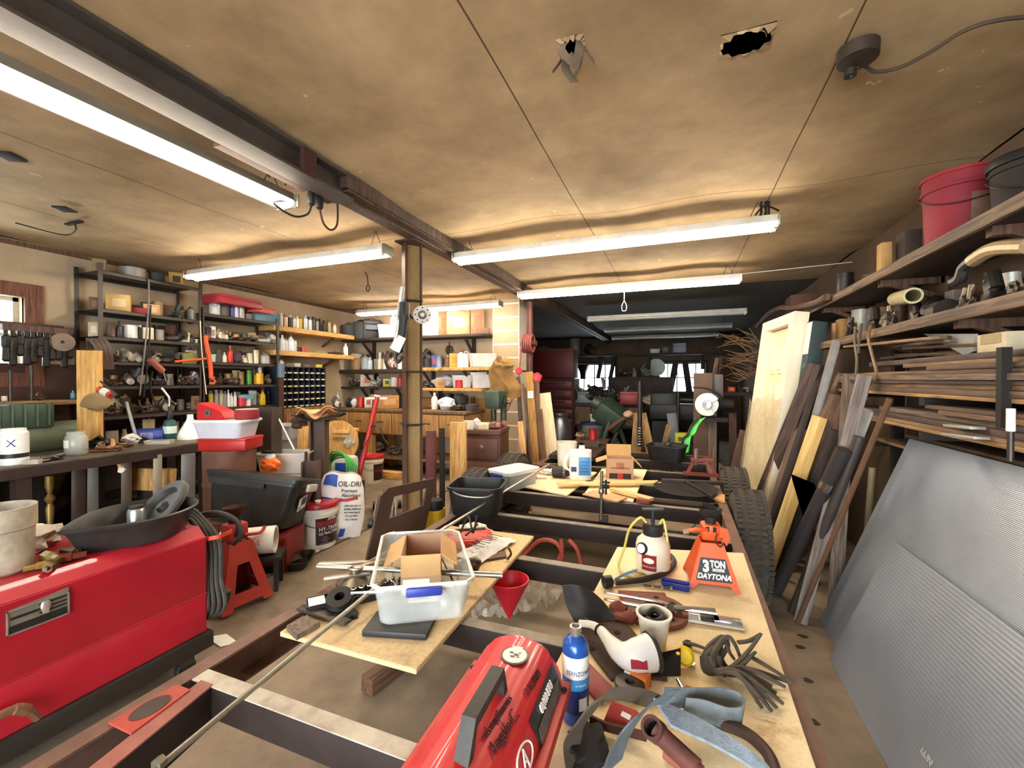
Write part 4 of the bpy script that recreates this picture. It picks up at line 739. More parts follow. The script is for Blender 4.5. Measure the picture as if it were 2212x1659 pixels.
def arc(r, h, n=18): return [(r * math.cos(PI * i / n), AX + h * math.sin(PI * i / n)) for i in range(n + 1)]
mb = MB(); mb.prism([(.118, AX)] + arc(.118, .098)[1:-1] + [(-.118, AX)], (0, .25, 0), (1, 0, 0), (0, 0, 1), .25 - Y1, bev=.012); mb.build('upper_shell', HR, ht)
mb = MB(); mb.prism([(.112, AX - .001), (-.112, AX - .001)] + [(-.112 * math.cos(PI * i / 14), AX - .10 * math.sin(PI * i / 14)) for i in range(1, 14)], (0, .26, 0), (1, 0, 0), (0, 0, 1), .28 - Y1); mb.build('lower_shell', HR, ht)
for sx in (-1, 1):
    f = MB().box((sx * .126, .625, AX), (.026, .75, .006), bev=.002).box((sx * .137, .625, AX - .012), (.004, .75, .028)).build('side_flange', M('c4382f', .5, .1, .35, 7, dcol='7a2c22'), ht)
    for y in (.3, .62, .965): MB().lathe((sx * .128, y, AX + .003), [(.008, 0), (.008, .004), (.004, .007), (0, .007)], 10).build('bolt', DARK, f)
MB().box((0, .36, .02), (.2, .03, .04)).box((0, .85, .02), (.2, .03, .04)).box((0, .6, .008), (.16, .6, .012)).build('base_stand', BLACK, ht)
HB = M('23221f', .6, 0, .35, 9, dcol='6e675a'); top = AX + .098
MB().strap([(.02, .60, top - .01), (.02, .63, top + .05), (.02, .775, top + .05), (.02, .79, top - .006)], .03, .022, (1, .02, 0)).build('carry_handle', HB, ht)
em = Matrix.Translation((.012, .915, top - .0005)) @ Matrix.Rotation(R(4), 4, 'Z')
e = MB().lathe((0, 0, 0), [(0, 0), (.036, -.001), (.036, .0018), (.0, .0025)], 36).xf(em).build('round_sticker', M('1c1b1a', .4), ht)
MB().lathe((0, 0, .0024), [(.0245, 0), (.031, -.0002), (.031, .0004), (.0245, .0006)], 36).lathe((0, 0, .0026), [(0, 0), (.0215, 0), (.0215, .0005)], 24).box((0, .028, .0032), (.026, .012, .0005)).xf(em).build('emblem', M('ebe8e0', .4, 0, .05), e)
mb = MB()
for a, b, w in ((-.01, .006, .014), (.004, .0, .018), (-.004, -.009, .016), (.011, .009, .008), (.01, -.008, .009)): mb.lathe((a, b, .0034), [(0, 0), (w * .42, 0), (w * .42, .0005)], 7, sy=.55)
mb.xf(em).build('emblem_mark', M('2a2622', .4), e)
def onarc(x, y, off=.0008):                                 # frame lying on the shell at arc angle X, place Y
    a = x; p = V((.118 * math.sin(a), y, AX + .098 * math.cos(a))); nz = V((math.sin(a) / .118, 0, math.cos(a) / .098)).normalized(); uy = V((0, 1, 0)); ux = uy.cross(nz)
    return Matrix.Translation(p + nz * off) @ Matrix((ux, uy, nz)).transposed().to_4x4()
INK = M('45141a', .6, 0, 0, 5, 0)
def script(body, size, x, y, rot, sx=.9, sh=.35): return MB().text(body, size, onarc(x, y, .0026) @ Matrix.Rotation(R(rot), 4, 'Z'), sx=sx, shear=sh, ext=.0016, off=-.012)
script('w/compliments', .023, .34, .72, 84).build('handwriting', INK, ht); script('Angelo C.', .033, .56, .70, 84).build('handwriting', INK, ht); script('1.16.2009', .025, .68, .86, 84, .95).build('handwriting', INK, ht)
lb = MB().lathe((0, 0, 0), [(.1188, 0), (.1188, .20)], 6, None, R(4), R(38), 1, .098 / .118).xf(Matrix.Translation((0, .97, AX)) @ Matrix.Rotation(PI / 2, 4, 'X')).build('rating_label', M('1d1c1c', .45, 0, .2, 10, dcol='5a5650'), ht)
MB().text('60,000 BTU', .024, onarc(R(62), .87, .003) @ Matrix.Rotation(R(90), 4, 'Z'), sx=.8, shear=.15, ext=.002).build('lettering', WTXT, lb)
MB().box((0, 0, 0), (.17, .03, .002)).xf(onarc(R(77), .87, .0022) @ Matrix.Rotation(R(90), 4, 'Z')).build('picture_strip', M('6a665f', .5, 0, .8, 20, dcol='1b1a19'), lb)
mb = MB(); mb.tube([onarc(1.15 + .2 * math.cos(a), .70 + .04 * math.sin(a), .002).translation for a in [2 * PI * i / 24 for i in range(24)]], .0022, 6, closed=True)
mb.text('A', .045, onarc(1.15, .70, .0026) @ Matrix.Rotation(R(70), 4, 'Z'), sx=.8, ext=.0015); mb.build('logo', WTXT, ht)

q = V((-.262, 1.168, PZ))
gc = thing('gas_cylinder', 'slim blue and white torch gas cylinder standing behind the red heater', 'gas cylinder', loc=q, rz=face(q))
BLU = M('1f55a8', .25, .2, .12, 9, .02, .3, dcol='123566')
MB().lathe((0, 0, 0), [(.034, 0), (.0365, .006), (.0365, .196), (.034, .212), (.024, .226), (.013, .233)], 28).build('cylinder', BLU, gc)
v = MB().lathe((0, 0, .231), [(.013, 0), (.013, .01), (.016, .012), (.016, .026), (.011, .027), (.009, .016), (0, .016)], 20).build('valve', M('b9b3a6', .3, .8, .2), gc)
MB().lathe((0, 0, .1), [(.0369, 0), (.0369, .088)], 30, None, R(195), R(395)).build('white_label', M('eceae4', .4, 0, .08), gc); MB().lathe((0, 0, .1), [(.0371, 0), (.0371, .03)], 30, None, R(195), R(395)).build('blue_band', M('3f8fd0', .4, 0, .05), gc); MB().lathe((0, 0, .035), [(.0369, 0), (.0369, .062)], 30, None, R(200), R(390)).build('navy_label', M('1b2c66', .4, 0, .05), gc)
cm = lambda a, z: Matrix.Rotation(R(a), 4, 'Z') @ Matrix.Translation((0, -.0372, z)) @ Matrix.Rotation(PI / 2, 4, 'X')
MB().text('BERNZOMATIC', .017, cm(28, .146), bend=.0372, sx=.75).build('lettering', M('2a4a78', .4), gc); MB().text('propane', .009, cm(24, .115), bend=.0374).build('lettering', WTXT, gc)
MB().lathe((0, 0, .045), [(.0371, 0), (.0371, .034)], 6, None, R(285), R(325)).build('hazard_label', WHITE, gc)

WX = -2.29
wl = thing('welding_machine', 'big red welding machine on casters with a ribbed chrome badge, at the left', 'welding machine')
mb = MB(); mb.prism([(WX - .06, .79), (WX - .56, .79), (WX - .62, .72), (WX - .62, .25), (WX, .25), (WX, .44), (WX - .003, .446), (WX, .452), (WX, .74)], (0, -.1, 0), (1, 0, 0), (0, 0, 1), -1.61, bev=.012); mb.build('housing', RED, wl)
MB().box((WX - .31, .705, .205), (.66, 1.66, .085), bev=.01).build('base_frame', M('2b2723', .55, .2, .4, 9), wl)
for x, y in ((WX - .03, 1.42), (WX - .58, 1.42), (WX - .03, .05), (WX - .58, .05)):
    c = MB().lathe((x, y, fz(x) + .045), [(.042, -.018), (.046, -.012), (.046, .012), (.042, .018)], 18, (0, R(90), 0)).build('caster', DARK, wl); MB().box((x, y, fz(x) + .10), (.05, .06, .07)).build('caster_fork', IRON, c)
bp = [onx(p, WX + .002) for p in ((13, 1376), (148, 1316), (148, 1268), (13, 1322))]
mb = MB(); mb.prism([(p.y, p.z) for p in bp], (WX, 0, 0), (0, 1, 0), (0, 0, 1), .006); bd = mb.build('badge', M('9a9588', .35, .6, .4, 14, dcol='5a4a3c'), wl)
mb = MB()
for a, b, c, d in ((.06, .5, .6, .7), (.5, .96, .80, .87), (.5, .96, .62, .69), (.5, .96, .46, .53), (.04, .96, .08, .36)): mb.box((WX + .007, bp[0].y + (bp[1].y - bp[0].y) * (a + b) / 2, bp[0].z + (bp[3].z - bp[0].z) * (c + d) / 2), (.003, (bp[1].y - bp[0].y) * (b - a), (bp[3].z - bp[0].z) * (d - c)))
mb.build('dark_stripe', M('2a2723', .4, .3, .3), bd)
CH2 = M('cfc9ba', .3, .8, .3, 16); y0, y1, z0, z1 = bp[0].y, bp[1].y, bp[0].z, bp[3].z
mb = MB()
for a, b, c, d in ((0, 1, 0, .05), (0, 1, .95, 1), (0, .02, 0, 1), (.98, 1, 0, 1)): mb.box((WX + .008, y0 + (y1 - y0) * (a + b) / 2, z0 + (z1 - z0) * (c + d) / 2), (.005, (y1 - y0) * (b - a), (z1 - z0) * (d - c)))
mb.build('trim_strip', CH2, bd); MB().blob((WX + .01, y0 + (y1 - y0) * .6, z0 + (z1 - z0) * .68), (.012, .03, .05), .2, 2, 4).build('emblem', CH2, bd)
t = thing('steel_hook', 'greasy steel pull hook on the near side of the red welding machine', 'hook'); a = [onx(p, WX + .04) for p in ((-5, 1548), (30, 1533), (62, 1536), (82, 1552))]; MB().tube(bez(a), [.016] * 8 + [.02] * 8 + [.014] * 9).tube([a[0], a[0] + V((-.045, -.05, 0))], .015).build('hook', M('a07a62', .35, .7, .5, 14, dcol='5a2a20'), t)
q = V((-2.47, 1.31, .79)); dp = thing('drain_pan', 'black teardrop-shaped oil drain pan on top of the red welding machine', 'pan', loc=q, rot=(0, R(2), R(3)))
def tear(f, z, n=44):
    o = []
    for i in range(n):
        a = 2 * PI * i / n; y = math.sin(a); w = .19 * (1 - .28 * max(0, -y) ** 2) * (1 if y > 0 else (1 - .55 * (-y) ** 3)); o.append((w * math.cos(a) * f, y * (.30 if y < 0 else .24) * f, z))
    return o
rs = [tear(.78, 0), tear(.95, .1), tear(1.02, .112), tear(1.04, .125), tear(1.0, .13), tear(.94, .11), tear(.76, .012)]; mb = MB(); n = 44; vs = [v for r in rs for v in r]; fs = [tuple(reversed(range(n)))] + [(j * n + i, j * n + (i + 1) % n, (j + 1) * n + (i + 1) % n, (j + 1) * n + i) for j in range(6) for i in range(n)] + [tuple(range(6 * n, 7 * n))]
mb._add(vs, fs); mb.build('pan', M('1d1c1b', .42, 0, .35, 10, dcol='4a4640'), dp)
t = thing('rubber_disc', 'round black lid leaning inside the drain pan', 'lid', loc=q + V((-.0, .10, .115)), rot=(R(48), 0, R(-12))); MB().lathe((0, 0, 0), [(0, .02), (.02, .02), (.03, 0), (.095, 0), (.105, .02), (.14, .024), (.15, .012), (.148, -.006), (.1, -.012), (0, -.012)], 36).build('lid', M('2a2826', .5, 0, .4, 9, dcol='5b554c'), t)
t = thing('oil_filter', 'bright ribbed filter can standing in the drain pan', 'filter', loc=q + V((.03, -.03, .013))); MB().lathe((0, 0, 0), [(.036, 0), (.036, .125), (.03, .135), (.012, .14)], 12).build('can', M('b9bec2', .3, .8, .2), t); MB().lathe((0, 0, .14), [(.03, 0), (.03, .008), (0, .008)], 16).build('rim', DARK, t)
pole('chrome_shaft', q + V((-.12, -.2, .03)), q + V((.1, -.14, .035)), .01, CHROME, 'chrome shaft lying in the near tip of the drain pan', 'shaft')
pole('dark_shaft', q + V((-.1, -.1, .03)), q + V((.12, -.06, .03)), .016, IRON, 'dark greasy shaft beside the filter in the drain pan', 'shaft')
q = V((-2.53, .86, .79)); t = thing('milky_bucket', 'dirty milky plastic bucket cut open, at the near end of the welding machine', 'bucket', loc=q); MB().lathe((0, 0, 0), [(.085, 0), (.095, .01), (.1, .17), (.106, .175), (.106, .26), (.098, .26), (.094, .15), (.082, .01), (0, .01)], 30).build('bucket', M('b4a894', .4, 0, .9, 7, .1, dcol='6a5c48'), t); MB().lathe((0, 0, .1), [(0, 0), (.092, 0)], 24).build('grease', M('5a4a34', .4), t)
t = thing('cut_bag', 'pale torn plastic bag bunched behind the milky bucket', 'bag'); MB().blob((-2.74, 1.02, .83), (.2, .2, .14), .35, 2.5, 3, 3).build('bag', M('cfc6b4', .6, 0, .3, 14, .2), t)
for k, (dx, dy, s, c) in enumerate(((.0, .98, .06, 'b09a5c'), (.06, 1.02, .05, '7a3a2c'), (.09, .95, .045, '5c4a34'), (-.02, 1.05, .05, '6b5236'), (.04, .92, .04, 'a8904e'))):
    t = thing('hose_fitting', ['brass fitting nearest the milky bucket', 'red-brown fitting before the drain pan', 'dark fitting at the welder front edge', 'greasy fitting behind the brass one', 'small brass fitting at the near edge of the welder top'][k], 'fitting', loc=(-2.45 + dx, dy, .79), rz=k * 1.1)
    MB().lathe((-s, 0, s * .4), [(s * .2, 0), (s * .25, s * .3), (s * .4, s * .3), (s * .4, s), (s * .28, s * 1.05), (s * .28, s * 1.9)], 6, (0, R(90), 0)).build('body', M(c, .35, .7, .4, 18), t)
t = thing('welding_cable', 'coil of thick black cable hung over the far end of the welding machine', 'cable'); CB = M('2c2925', .6, 0, .4, 14, dcol='5a5048'); mb = MB()
for k in range(4):
    y = 1.525 + .018 * k; e = .018 * k; mb.tube(bez([(WX - .40 + e, y, .80), (WX - .25, y, .825 + e * .4), (WX - .12, y, .79), (WX - .05 + e * .6, y + .01, .68), (WX - .02 + e * .5, y, .50), (WX - .01 + e, y - .005, .35), (WX - .10, y, .29), (WX - .35, y + .02, .45), (WX - .42, y, .7), (WX - .40 + e, y, .80)], 6), .0115)
mb.build('coil', CB, t); MB().strap(bez([(WX - .03, 1.52, .72), (WX + .03, 1.56, .73), (WX - .02, 1.66, .72)]), .02, .005, (0, 0, 1)).build('tie', M('d0402c', .5), t)
t = thing('cable_end', 'black cable lying from the coil toward the red stand', 'cable'); MB().tube(bez([(WX - .3, 1.60, .78), (WX - .18, 1.68, .80), (WX - .10, 1.74, .75), (WX - .08, 1.76, .66), (WX - .12, 1.74, .6)]), .012).tube(bez([(WX - .32, 1.64, .76), (WX - .2, 1.72, .77), (WX - .14, 1.78, .71), (WX - .15, 1.78, .63)]), .012).build('cable', CB, t)
MB().lathe((-2.31, 1.62, .34), [(.02, 0), (.03, .03), (.03, .06)], 12).build('clamp_end', IRON, t)

q = onz((524, 1318), .1) + V((-.15, .06, 0)); q.z = fz(q.x)
t = jack_stand('jack_stand', 'faded red jack stand on the floor behind the welding machine', q, face(q) + R(28), 1.5, M('b03a30', .55, .1, .35, 8, dcol='6a2a20'), RUST, .27, .41, True)
MB().tube(bez([(.03, -.06, .43), (.12, -.08, .42), (.16, -.07, .45)]), .011).build('lever', M('b03a30', .55), t)
mb = MB(); 
cab = thing('red_cabinet', 'dark red steel cabinet standing under the tipped black tote', 'cabinet'); c = atd((618, 1140), 3.3)
CW = .5; rzc = R(26); cm4 = Matrix.Translation((c.x - .22, c.y - .02, FL)) @ Matrix.Rotation(rzc, 4, 'Z'); MB().box((0, 0, .13), (CW, .34, .26), bev=.008).xf(cm4).build('body', M('7a2420', .5, .1, .3, 7, dcol='3c1612'), cab); MB().box((0, -.173, .13), (CW * .92, .006, .22)).xf(cm4).build('door', M('8a2a24', .5, .1, .3, 7, dcol='3c1612'), cab)
t = thing('black_tote', 'tipped black plastic tote with a grey handle and a white sticker', 'tote'); q = V((c.x - .22, c.y - .02, FL + .265)); tm = Matrix.Translation(q + V((-.07, 0, .05))) @ Matrix.Rotation(R(22), 4, 'Z') @ Matrix.Rotation(R(-12), 4, 'X') @ Matrix.Rotation(R(7), 4, 'Y')
TB = M('1f2020', .4, 0, .3, 9, dcol='4a4844'); MB().rbox((0, 0, 0), .68, .40, .34, .05, 4, .006, .82, rim=.02).xf(tm).build('tub', TB, t); MB().rbox((0, 0, .342), .73, .45, .03, .05, 4, 0, 1).xf(tm).build('lid', TB, t)
MB().box((.375, 0, .31), (.03, .16, .06), bev=.012).xf(tm).build('handle', M('cfc8b4', .45, 0, .25), t)
sm = tm @ Matrix.Translation((.333, -.02, .19)) @ Matrix.Rotation(R(11), 4, 'Y') @ Matrix.Rotation(R(20), 4, 'X'); st = MB().box((0, 0, 0), (.002, .11, .11)).xf(sm).build('sticker', M('e9e9e6', .5), t); MB().box((.0015, .012, .012), (.001, .06, .06)).xf(sm).build('picture', M('3a3c44', .5), st); MB().box((.0015, -.03, -.035), (.001, .03, .02)).xf(sm).build('picture', M('4a86b8', .5), st)
MB().box((-.1, -.215, .30), (.42, .012, .04)).xf(tm).build('rib', TB, t)
a, b = atd((478, 1176), 2.9), atd((596, 1176), 3.0); b = V((b.x, b.y, a.z)); t = thing('paper_roll', 'white rolled cardboard tube with an open end behind the red jack stand', 'roll'); d = b - a; MB().lathe(a, [(.092, 0), (.092, d.length), (.078, d.length), (.078, .02), (0, .02)], 26, frame(d)).build('tube', M('e4e0d6', .6, 0, .15, 8), t)
lm = Matrix.Translation(a + d * .8) @ frame(d).to_4x4(); MB().text('SAE', .05, Matrix.Translation(a + d * .72 + V((.0, -.06, 0)) + (CAM - a).normalized() * .075) @ Matrix((d.normalized(), V((0, 0, 1)), d.normalized().cross(V((0, 0, 1))))).transposed().to_4x4()).build('print', M('b04a40', .6), t)
cr = V(((a.x + b.x) / 2, (a.y + b.y) / 2, 0)); 
t = thing('low_stool', 'low dark steel stool under the white cardboard tube', 'stool', loc=(cr.x, cr.y, FL), rz=math.atan2(d.y, d.x)); H = a.z - .094 - FL
MB().box((0, 0, H - .012), (.42, .2, .024)).build('top', DARK, t)
for x in (-.18, .18):
    for y in (-.08, .08): MB().box((x, y, H / 2 - .012), (.025, .025, H - .024)).build('leg', DARK, t)
q = onz((612, 1222), FL); t = thing('oil_pan', 'shallow dark greasy tray on the floor beside the red jack stand', 'tray', loc=(q.x, q.y, FL), rz=R(35)); MB().rbox((0, 0, 0), .42, .26, .06, .05, 4, .004, .85, rim=.008).build('tray', M('23201c', .35, .2, .4, 12), t); MB().blob((.02, 0, .04), (.25, .14, .06), .4, 2.2, 5, 3).build('scrap', M('4a4236', .4, .3, .6, 20), t)
q = onz((478, 1395), fz(-2.2)); t = thing('paper_scrap', 'small pale paper scrap on the floor beside the trailer rail', 'paper'); mb = MB(); mb.prism([(-.08, -.03), (.05, -.04), (.09, .03), (-.02, .045)], (q.x, q.y, fz(q.x) + .004), (1, 0, -.136), (0, 1, 0), .003); mb.build('paper', PAPER, t)

def pail(nm, label, q, rz, mat, lid, r=.148, h=.375, writing=True, shade=None):
    t = thing(nm, label, 'pail', loc=q, rz=rz)
    MB().lathe((0, 0, 0), [(r * .86, 0), (r * .88, .008), (r * .97, h * .78), (r * 1.03, h * .79), (r * 1.03, h * .83), (r * .98, h * .84), (r, h)], 36).build('pail', mat, t)
    l = MB().lathe((0, 0, h - .03), [(r * 1.0, 0), (r * 1.07, .002), (r * 1.08, .03), (r * 1.05, .04), (r * .95, .042), (r * .9, .034), (0, .034)], 36).build('lid', lid, t)
    MB().tube([(-r * 1.02, .0, h * .8)] + [(-r * 1.06 * math.cos(a), -r * 1.06 * math.sin(a) - .004, h * .8 - .10 * math.sin(a)) for a in [PI * i / 16 for i in range(1, 16)]] + [(r * 1.02, 0, h * .8)], .003, 6).build('bail', IRON, t)
    return t, l
q = onz((690, 1190), FL); q = q + V((-q.x, 0, 0)) * 0 + V((q.x, q.y, 0)).normalized() * .14; q.z = FL
t, l = pail('oil_pail', 'white oil pail with a dark red lid and black label, nearest of the two', q, face(q), M('e6e0d2', .4, 0, .25, 7, .03, dcol='a08a6a'), M('a02026', .35, 0, .15))
MB().lathe((-.01, -.04, .378), [(.018, 0), (.02, .014), (.026, .016), (.026, .024), (.0, .026)], 16).build('spout_cap', WHITE, l)
MB().lathe((0, 0, .045), [(.1345, 0), (.1432, .225)], 24, None, R(258), R(352)).build('label', M('1e1216', .45, 0, .2, 9, dcol='5a1a20'), t)
MB().lathe((0, 0, .2), [(.1424, 0), (.144, .045)], 20, None, R(262), R(348)).build('red_panel', M('8a1e28', .45), t)
pm = lambda z, r, a=36: Matrix.Rotation(R(a), 4, 'Z') @ Matrix.Translation((0, -r, z)) @ Matrix.Rotation(PI / 2, 4, 'X')
MB().text('AMBRA', .03, pm(.256, .1450, 46), bend=.1450, shear=.2).build('lettering', WTXT, t); MB().text('HY-TRAN', .047, pm(.175, .1425), bend=.1425, sx=.92).text('ULTRACTION', .032, pm(.138, .1412), bend=.1412, sx=.92).build('lettering', WTXT, t)
mb = MB()
for k in range(4): mb.text('HYDRAULIC FLUID' if k == 3 else 'TRANSMISSION' if k % 2 else 'PREMIUM', .011, pm(.105 - .017 * k, .139, 20), bend=.139, sx=.9)
mb.build('small_print', M('b8b2a8', .5), t)
t = thing('paper_mat', 'white paper under the near oil pail', 'paper'); MB().box((q.x - .08, q.y - .06, FL + .002), (.3, .28, .003), (0, 0, .4)).build('paper', PAPER, t)
q = onz((805, 1046), FL); q = q + V((q.x, q.y, 0)).normalized() * .14; q.z = FL
t, l = pail('oil_pail', 'white oil pail with a bright red lid behind the floor jack', q, face(q), M('e6e0d2', .4, 0, .25, 7, .03, dcol='a08a6a'), M('b8262a', .35, 0, .15))
MB().lathe((0, 0, .045), [(.1345, 0), (.1432, .225)], 18, None, R(275), R(345)).build('label', M('1e1216', .45, 0, .2, 9, dcol='5a1a20'), t); MB().text('HY-TRAN', .045, pm(.175, .1425, 40), bend=.1425, sx=.75).build('lettering', M('c8423c', .5), t)
q = onz((728, 1162), FL); q.z = FL; bgm = Matrix.Translation(q) @ Matrix.Rotation(face(q) - R(4), 4, 'Z') @ Matrix.Rotation(R(7), 4, 'Y')
t = thing('absorbent_bag', 'white and blue paper sack of oil absorbent slumped behind the near pail', 'sack')
def bagp(u, v, s, off=0):                                     # u 0..1 across, v 0..1 up, s = side (-1 front)
    w = .19 * (1 - .18 * max(0, v - .75) * 4 * abs(2 * u - 1)) ; x = (2 * u - 1) * w; e = (1 - abs(2 * u - 1) ** 4) * (1 - .55 * v ** 3) * min(1, .35 + v * 3)
    return V((x + .02 * math.sin(v * 5), s * (.085 * e + off) + .012 * MN.noise(V((u * 4, v * 5, s * 3))), v * .60 - .06 * max(0, v - .8) * 5 * max(0, abs(2 * u - 1) - .4) + .01 * math.sin(u * 9)))
mb = MB(); mb.grid(lambda u, v: bagp(u, v, -1), 18, 20); mb.grid(lambda u, v: bagp(u, v, 1), 18, 20); bmesh.ops.remove_doubles(mb.bm, verts=mb.bm.verts, dist=.012); mb.xf(bgm).build('sack', M('eeebe4', .6, 0, .15, 8, .15), t)
def bagpatch(name, u0, u1, v0, v1, mat, n=8): MB().grid(lambda u, v: bagp(u0 + (u1 - u0) * u, v0 + (v1 - v0) * v, -1, .003), n, n, 0).xf(bgm).build(name, mat, t)
BB = M('2a4fb0', .5, 0, .15, 8)
bagpatch('blue_panel', .03, .36, .35, .62, BB); bagpatch('blue_panel', .08, .4, .8, .97, BB); bagpatch('blue_panel', .5, .62, .06, .2, BB); bagpatch('red_bar', .46, .86, .60, .645, M('c4424a', .5)); bagpatch('white_mark', .14, .24, .44, .54, WHITE, 3)
def bagtext(s, size, u, v, mat, sx=.85):
    p = bagp(u, v, -1, .024); return MB().text(s, size, bgm @ Matrix.Translation(p) @ Matrix.Rotation(R(9), 4, 'Z') @ Matrix.Rotation(PI / 2 + R(4), 4, 'X'), sx=sx, align='LEFT', ext=.0025).build('lettering', mat, t)
bagtext('OIL-DRI', .068, .42, .85, M('26242c', .5)); bagtext('Premium', .045, .5, .765, M('34323a', .5)); bagtext('Absorbent', .045, .5, .70, M('34323a', .5))
for k in range(5): bagtext(['safely absorbs oil,', 'grease, antifreeze', 'and most liquids', '- for any floor', '- easy cleanup'][k], .026, .55, .55 - .05 * k, M('5a5a66', .6), .8)
q = onz((800, 1132), FL); t = thing('floor_jack', 'red and grey trolley jack with a long red handle', 'jack'); jm = Matrix.Translation((q.x, q.y + .25, FL)) @ Matrix.Rotation(R(35), 4, 'Z')
mb = MB()
for sx in (-.1, .1): mb.prism([(-.34, .03), (.34, .03), (.36, .1), (.1, .17), (-.1, .16), (-.34, .12)], (sx - .004, 0, 0), (0, 1, 0), (0, 0, 1), .008)
mb.xf(jm).build('side_plate', M('9a9488', .5, .2, .3, 8, dcol='6a4a40'), t)
for y in (-.3, .3):
    for x in (-.135, .135): MB().lathe((x, y, .045), [(.045, -.02), (.045, .02)], 18, (0, R(90), 0)).xf(jm).build('wheel', IRON, t)
MB().box((0, .12, .14), (.07, .36, .05), (R(12), 0, 0), bev=.01).lathe((0, .3, .17), [(.03, 0), (.05, .02), (.05, .035)], 14).xf(jm).build('lift_arm', IRON, t); MB().box((0, -.12, .1), (.16, .3, .1), bev=.015).xf(jm).build('pump_body', M('8a8276', .5, .2, .4), t)
for k in range(2): MB().box((-.106, -.18 + .0, .055 + .05 * k), (.004, .16, .03)).xf(jm).build('red_stripe', M('c4342c', .5), t)
a = atd((769, 1055), 4.15); b = atd((815, 858), 4.3); MB().cyl(a, b, .023, n=12).build('handle', M('b02a24', .45, .1, .3, 7, dcol='5a1c16'), t); MB().cyl(b, b + (b - a).normalized() * .02, .034, n=16).cyl(b + V((-.1, .0, -.015)), b + V((.1, .03, -.015)), .013).build('grip_bar', M('d8d2c4', .4), t)
MB().box(a + V((0, 0, .02)), (.07, .08, .09), bev=.01).build('handle_socket', M('8a2a24', .5), t); MB().tube(bez([a + V((.07, 0, .0)), a + V((.05, 0, .3)), b + V((.0, 0, -.25))]), .004).build('release_rod', BLACK, t)
t = thing('cord_hook', 'black cord and hook hanging from the red jack handle', 'cord'); m = a.lerp(b, .62); MB().tube(bez([m, m + V((.05, 0, .06)), m + V((.12, .02, .03)), m + V((.15, .02, -.06)), m + V((.2, .03, -.12))]), .006).build('cord', BLACK, t)
q = atd((735, 1005), 4.6); t = thing('green_hose', 'bright green coiled hose hanging by the second steel stub', 'hose'); GH = M('46a84c', .4, 0, .12); mb = MB()
for k in range(5): mb.tube([q + V((.14 * (1 + .09 * k) * math.cos(a), .02 * k - .03, .13 * (1 + .12 * math.sin(k)) * math.sin(a) - .01 * k)) for a in [2 * PI * i / 26 for i in range(26)]], .0095, 6, closed=True)
mb.tube(bez([q + V((-.16, 0, .05)), q + V((-.05, -.05, .15)), q + V((.1, -.05, .12)), q + V((.14, -.06, -.1)), q + V((.05, -.05, -.28)), q + V((.0, 0, -.4))]), .0095); mb.build('coil', GH, t)
t = thing('seed_sack', 'small white and blue sack behind the green hose', 'sack'); q2_ = atd((745, 1012), 4.85); MB().box(q2_, (.28, .16, .3), (0, 0, .3), bev=.05).build('sack', M('d8d6d0', .6, 0, .2), t); MB().box(q2_ + V((.02, -.09, 0)), (.12, .006, .16), (0, 0, .3)).build('blue_panel', BB, t); MB().box(q2_ + V((0, 0, -.35)), (.3, .3, .4)).build('crate', DARKW, t)

def stub(label, px, d, w, dp_, ztop, rz, mat):
    p = atd(px, d); t = thing('steel_stub', label, 'beam stub', loc=(p.x, p.y, FL), rz=rz); o = hpost('stub', 0, 0, w, dp_, 0, ztop - FL, mat); o.parent = t; return V((p.x, p.y, ztop))
SG = M('554c46', .55, .4, .4, 6, .2, dcol='2c2420', stretch=(1, 1, .3)); SBR = M('5a463c', .65, .2, .4, 6, .2, dcol='2c1e18')
z = atd((576, 880), 4.1).z; stub('steel H-beam offcut standing on end left of the white tub', (576, 930), 4.1, .2, .17, z, R(20), SG)
z = atd((690, 905), 4.2).z; sq = stub('steel H-beam offcut standing on end under the leather saddle', (690, 930), 4.2, .14, .13, z, R(25), SBR)
z = atd((675, 998), 3.7).z; stub('brown steel stub with a pin on top, behind the white sack', (672, 1030), 3.75, .13, .12, z, R(30), SBR)
p = atd((661, 985), 3.75); pole('steel_pin', (p.x, p.y, z), (p.x, p.y, z + .08), .012, RUST, 'short pin standing on the brown steel stub', 'pin')
t = thing('leather_pouch', 'black and tan leather work pouch draped over the second steel stub', 'pouch'); LTH = M('2c2520', .6, 0, .4, 9); rzs = Matrix.Translation(sq) @ Matrix.Rotation(R(21), 4, 'Z')
MB().grid(lambda u, v: V(((u - .5) * .44, (v - .5) * .22, .012 + .16 * abs(u - .5) ** 1.5 - .08 * (v - .5) ** 2 + .012 * MN.noise(V((u * 5, v * 4, 0))))), 20, 10, .012).xf(rzs).build('seat', LTH, t)
MB().grid(lambda u, v: V((-.1 + (u - .2) * .36, -.06 + (v - .5) * .12, .05 + .05 * math.sin(u * 9) * (1 - v) + .02 * u)), 20, 6, .006).xf(rzs).build('flap', M('c08a5c', .7, 0, .3, 9), t)
MB().grid(lambda u, v: V((-.12 + (u - .2) * .36, -.03 + (v - .5) * .10, .085 + .035 * math.sin(u * 8 + 1) * (1 - v) + .02 * u)), 20, 6, .006).xf(rzs).build('flap', M('d8a878', .7, 0, .25, 9), t)
MB().blob((-.19, -.03, -.03), (.14, .1, .12), .3, 2, 3, 3).xf(rzs).build('pocket', M('4a3428', .7), t); MB().strap(bez([(.1, -.08, .03), (.17, -.1, .03), (.23, -.1, .08), (.235, -.08, .16)]), .035, .008, (0, 1, 0)).xf(rzs).build('strap', LTH, t)
TC = clear('e8e6e2', .3, .62); 
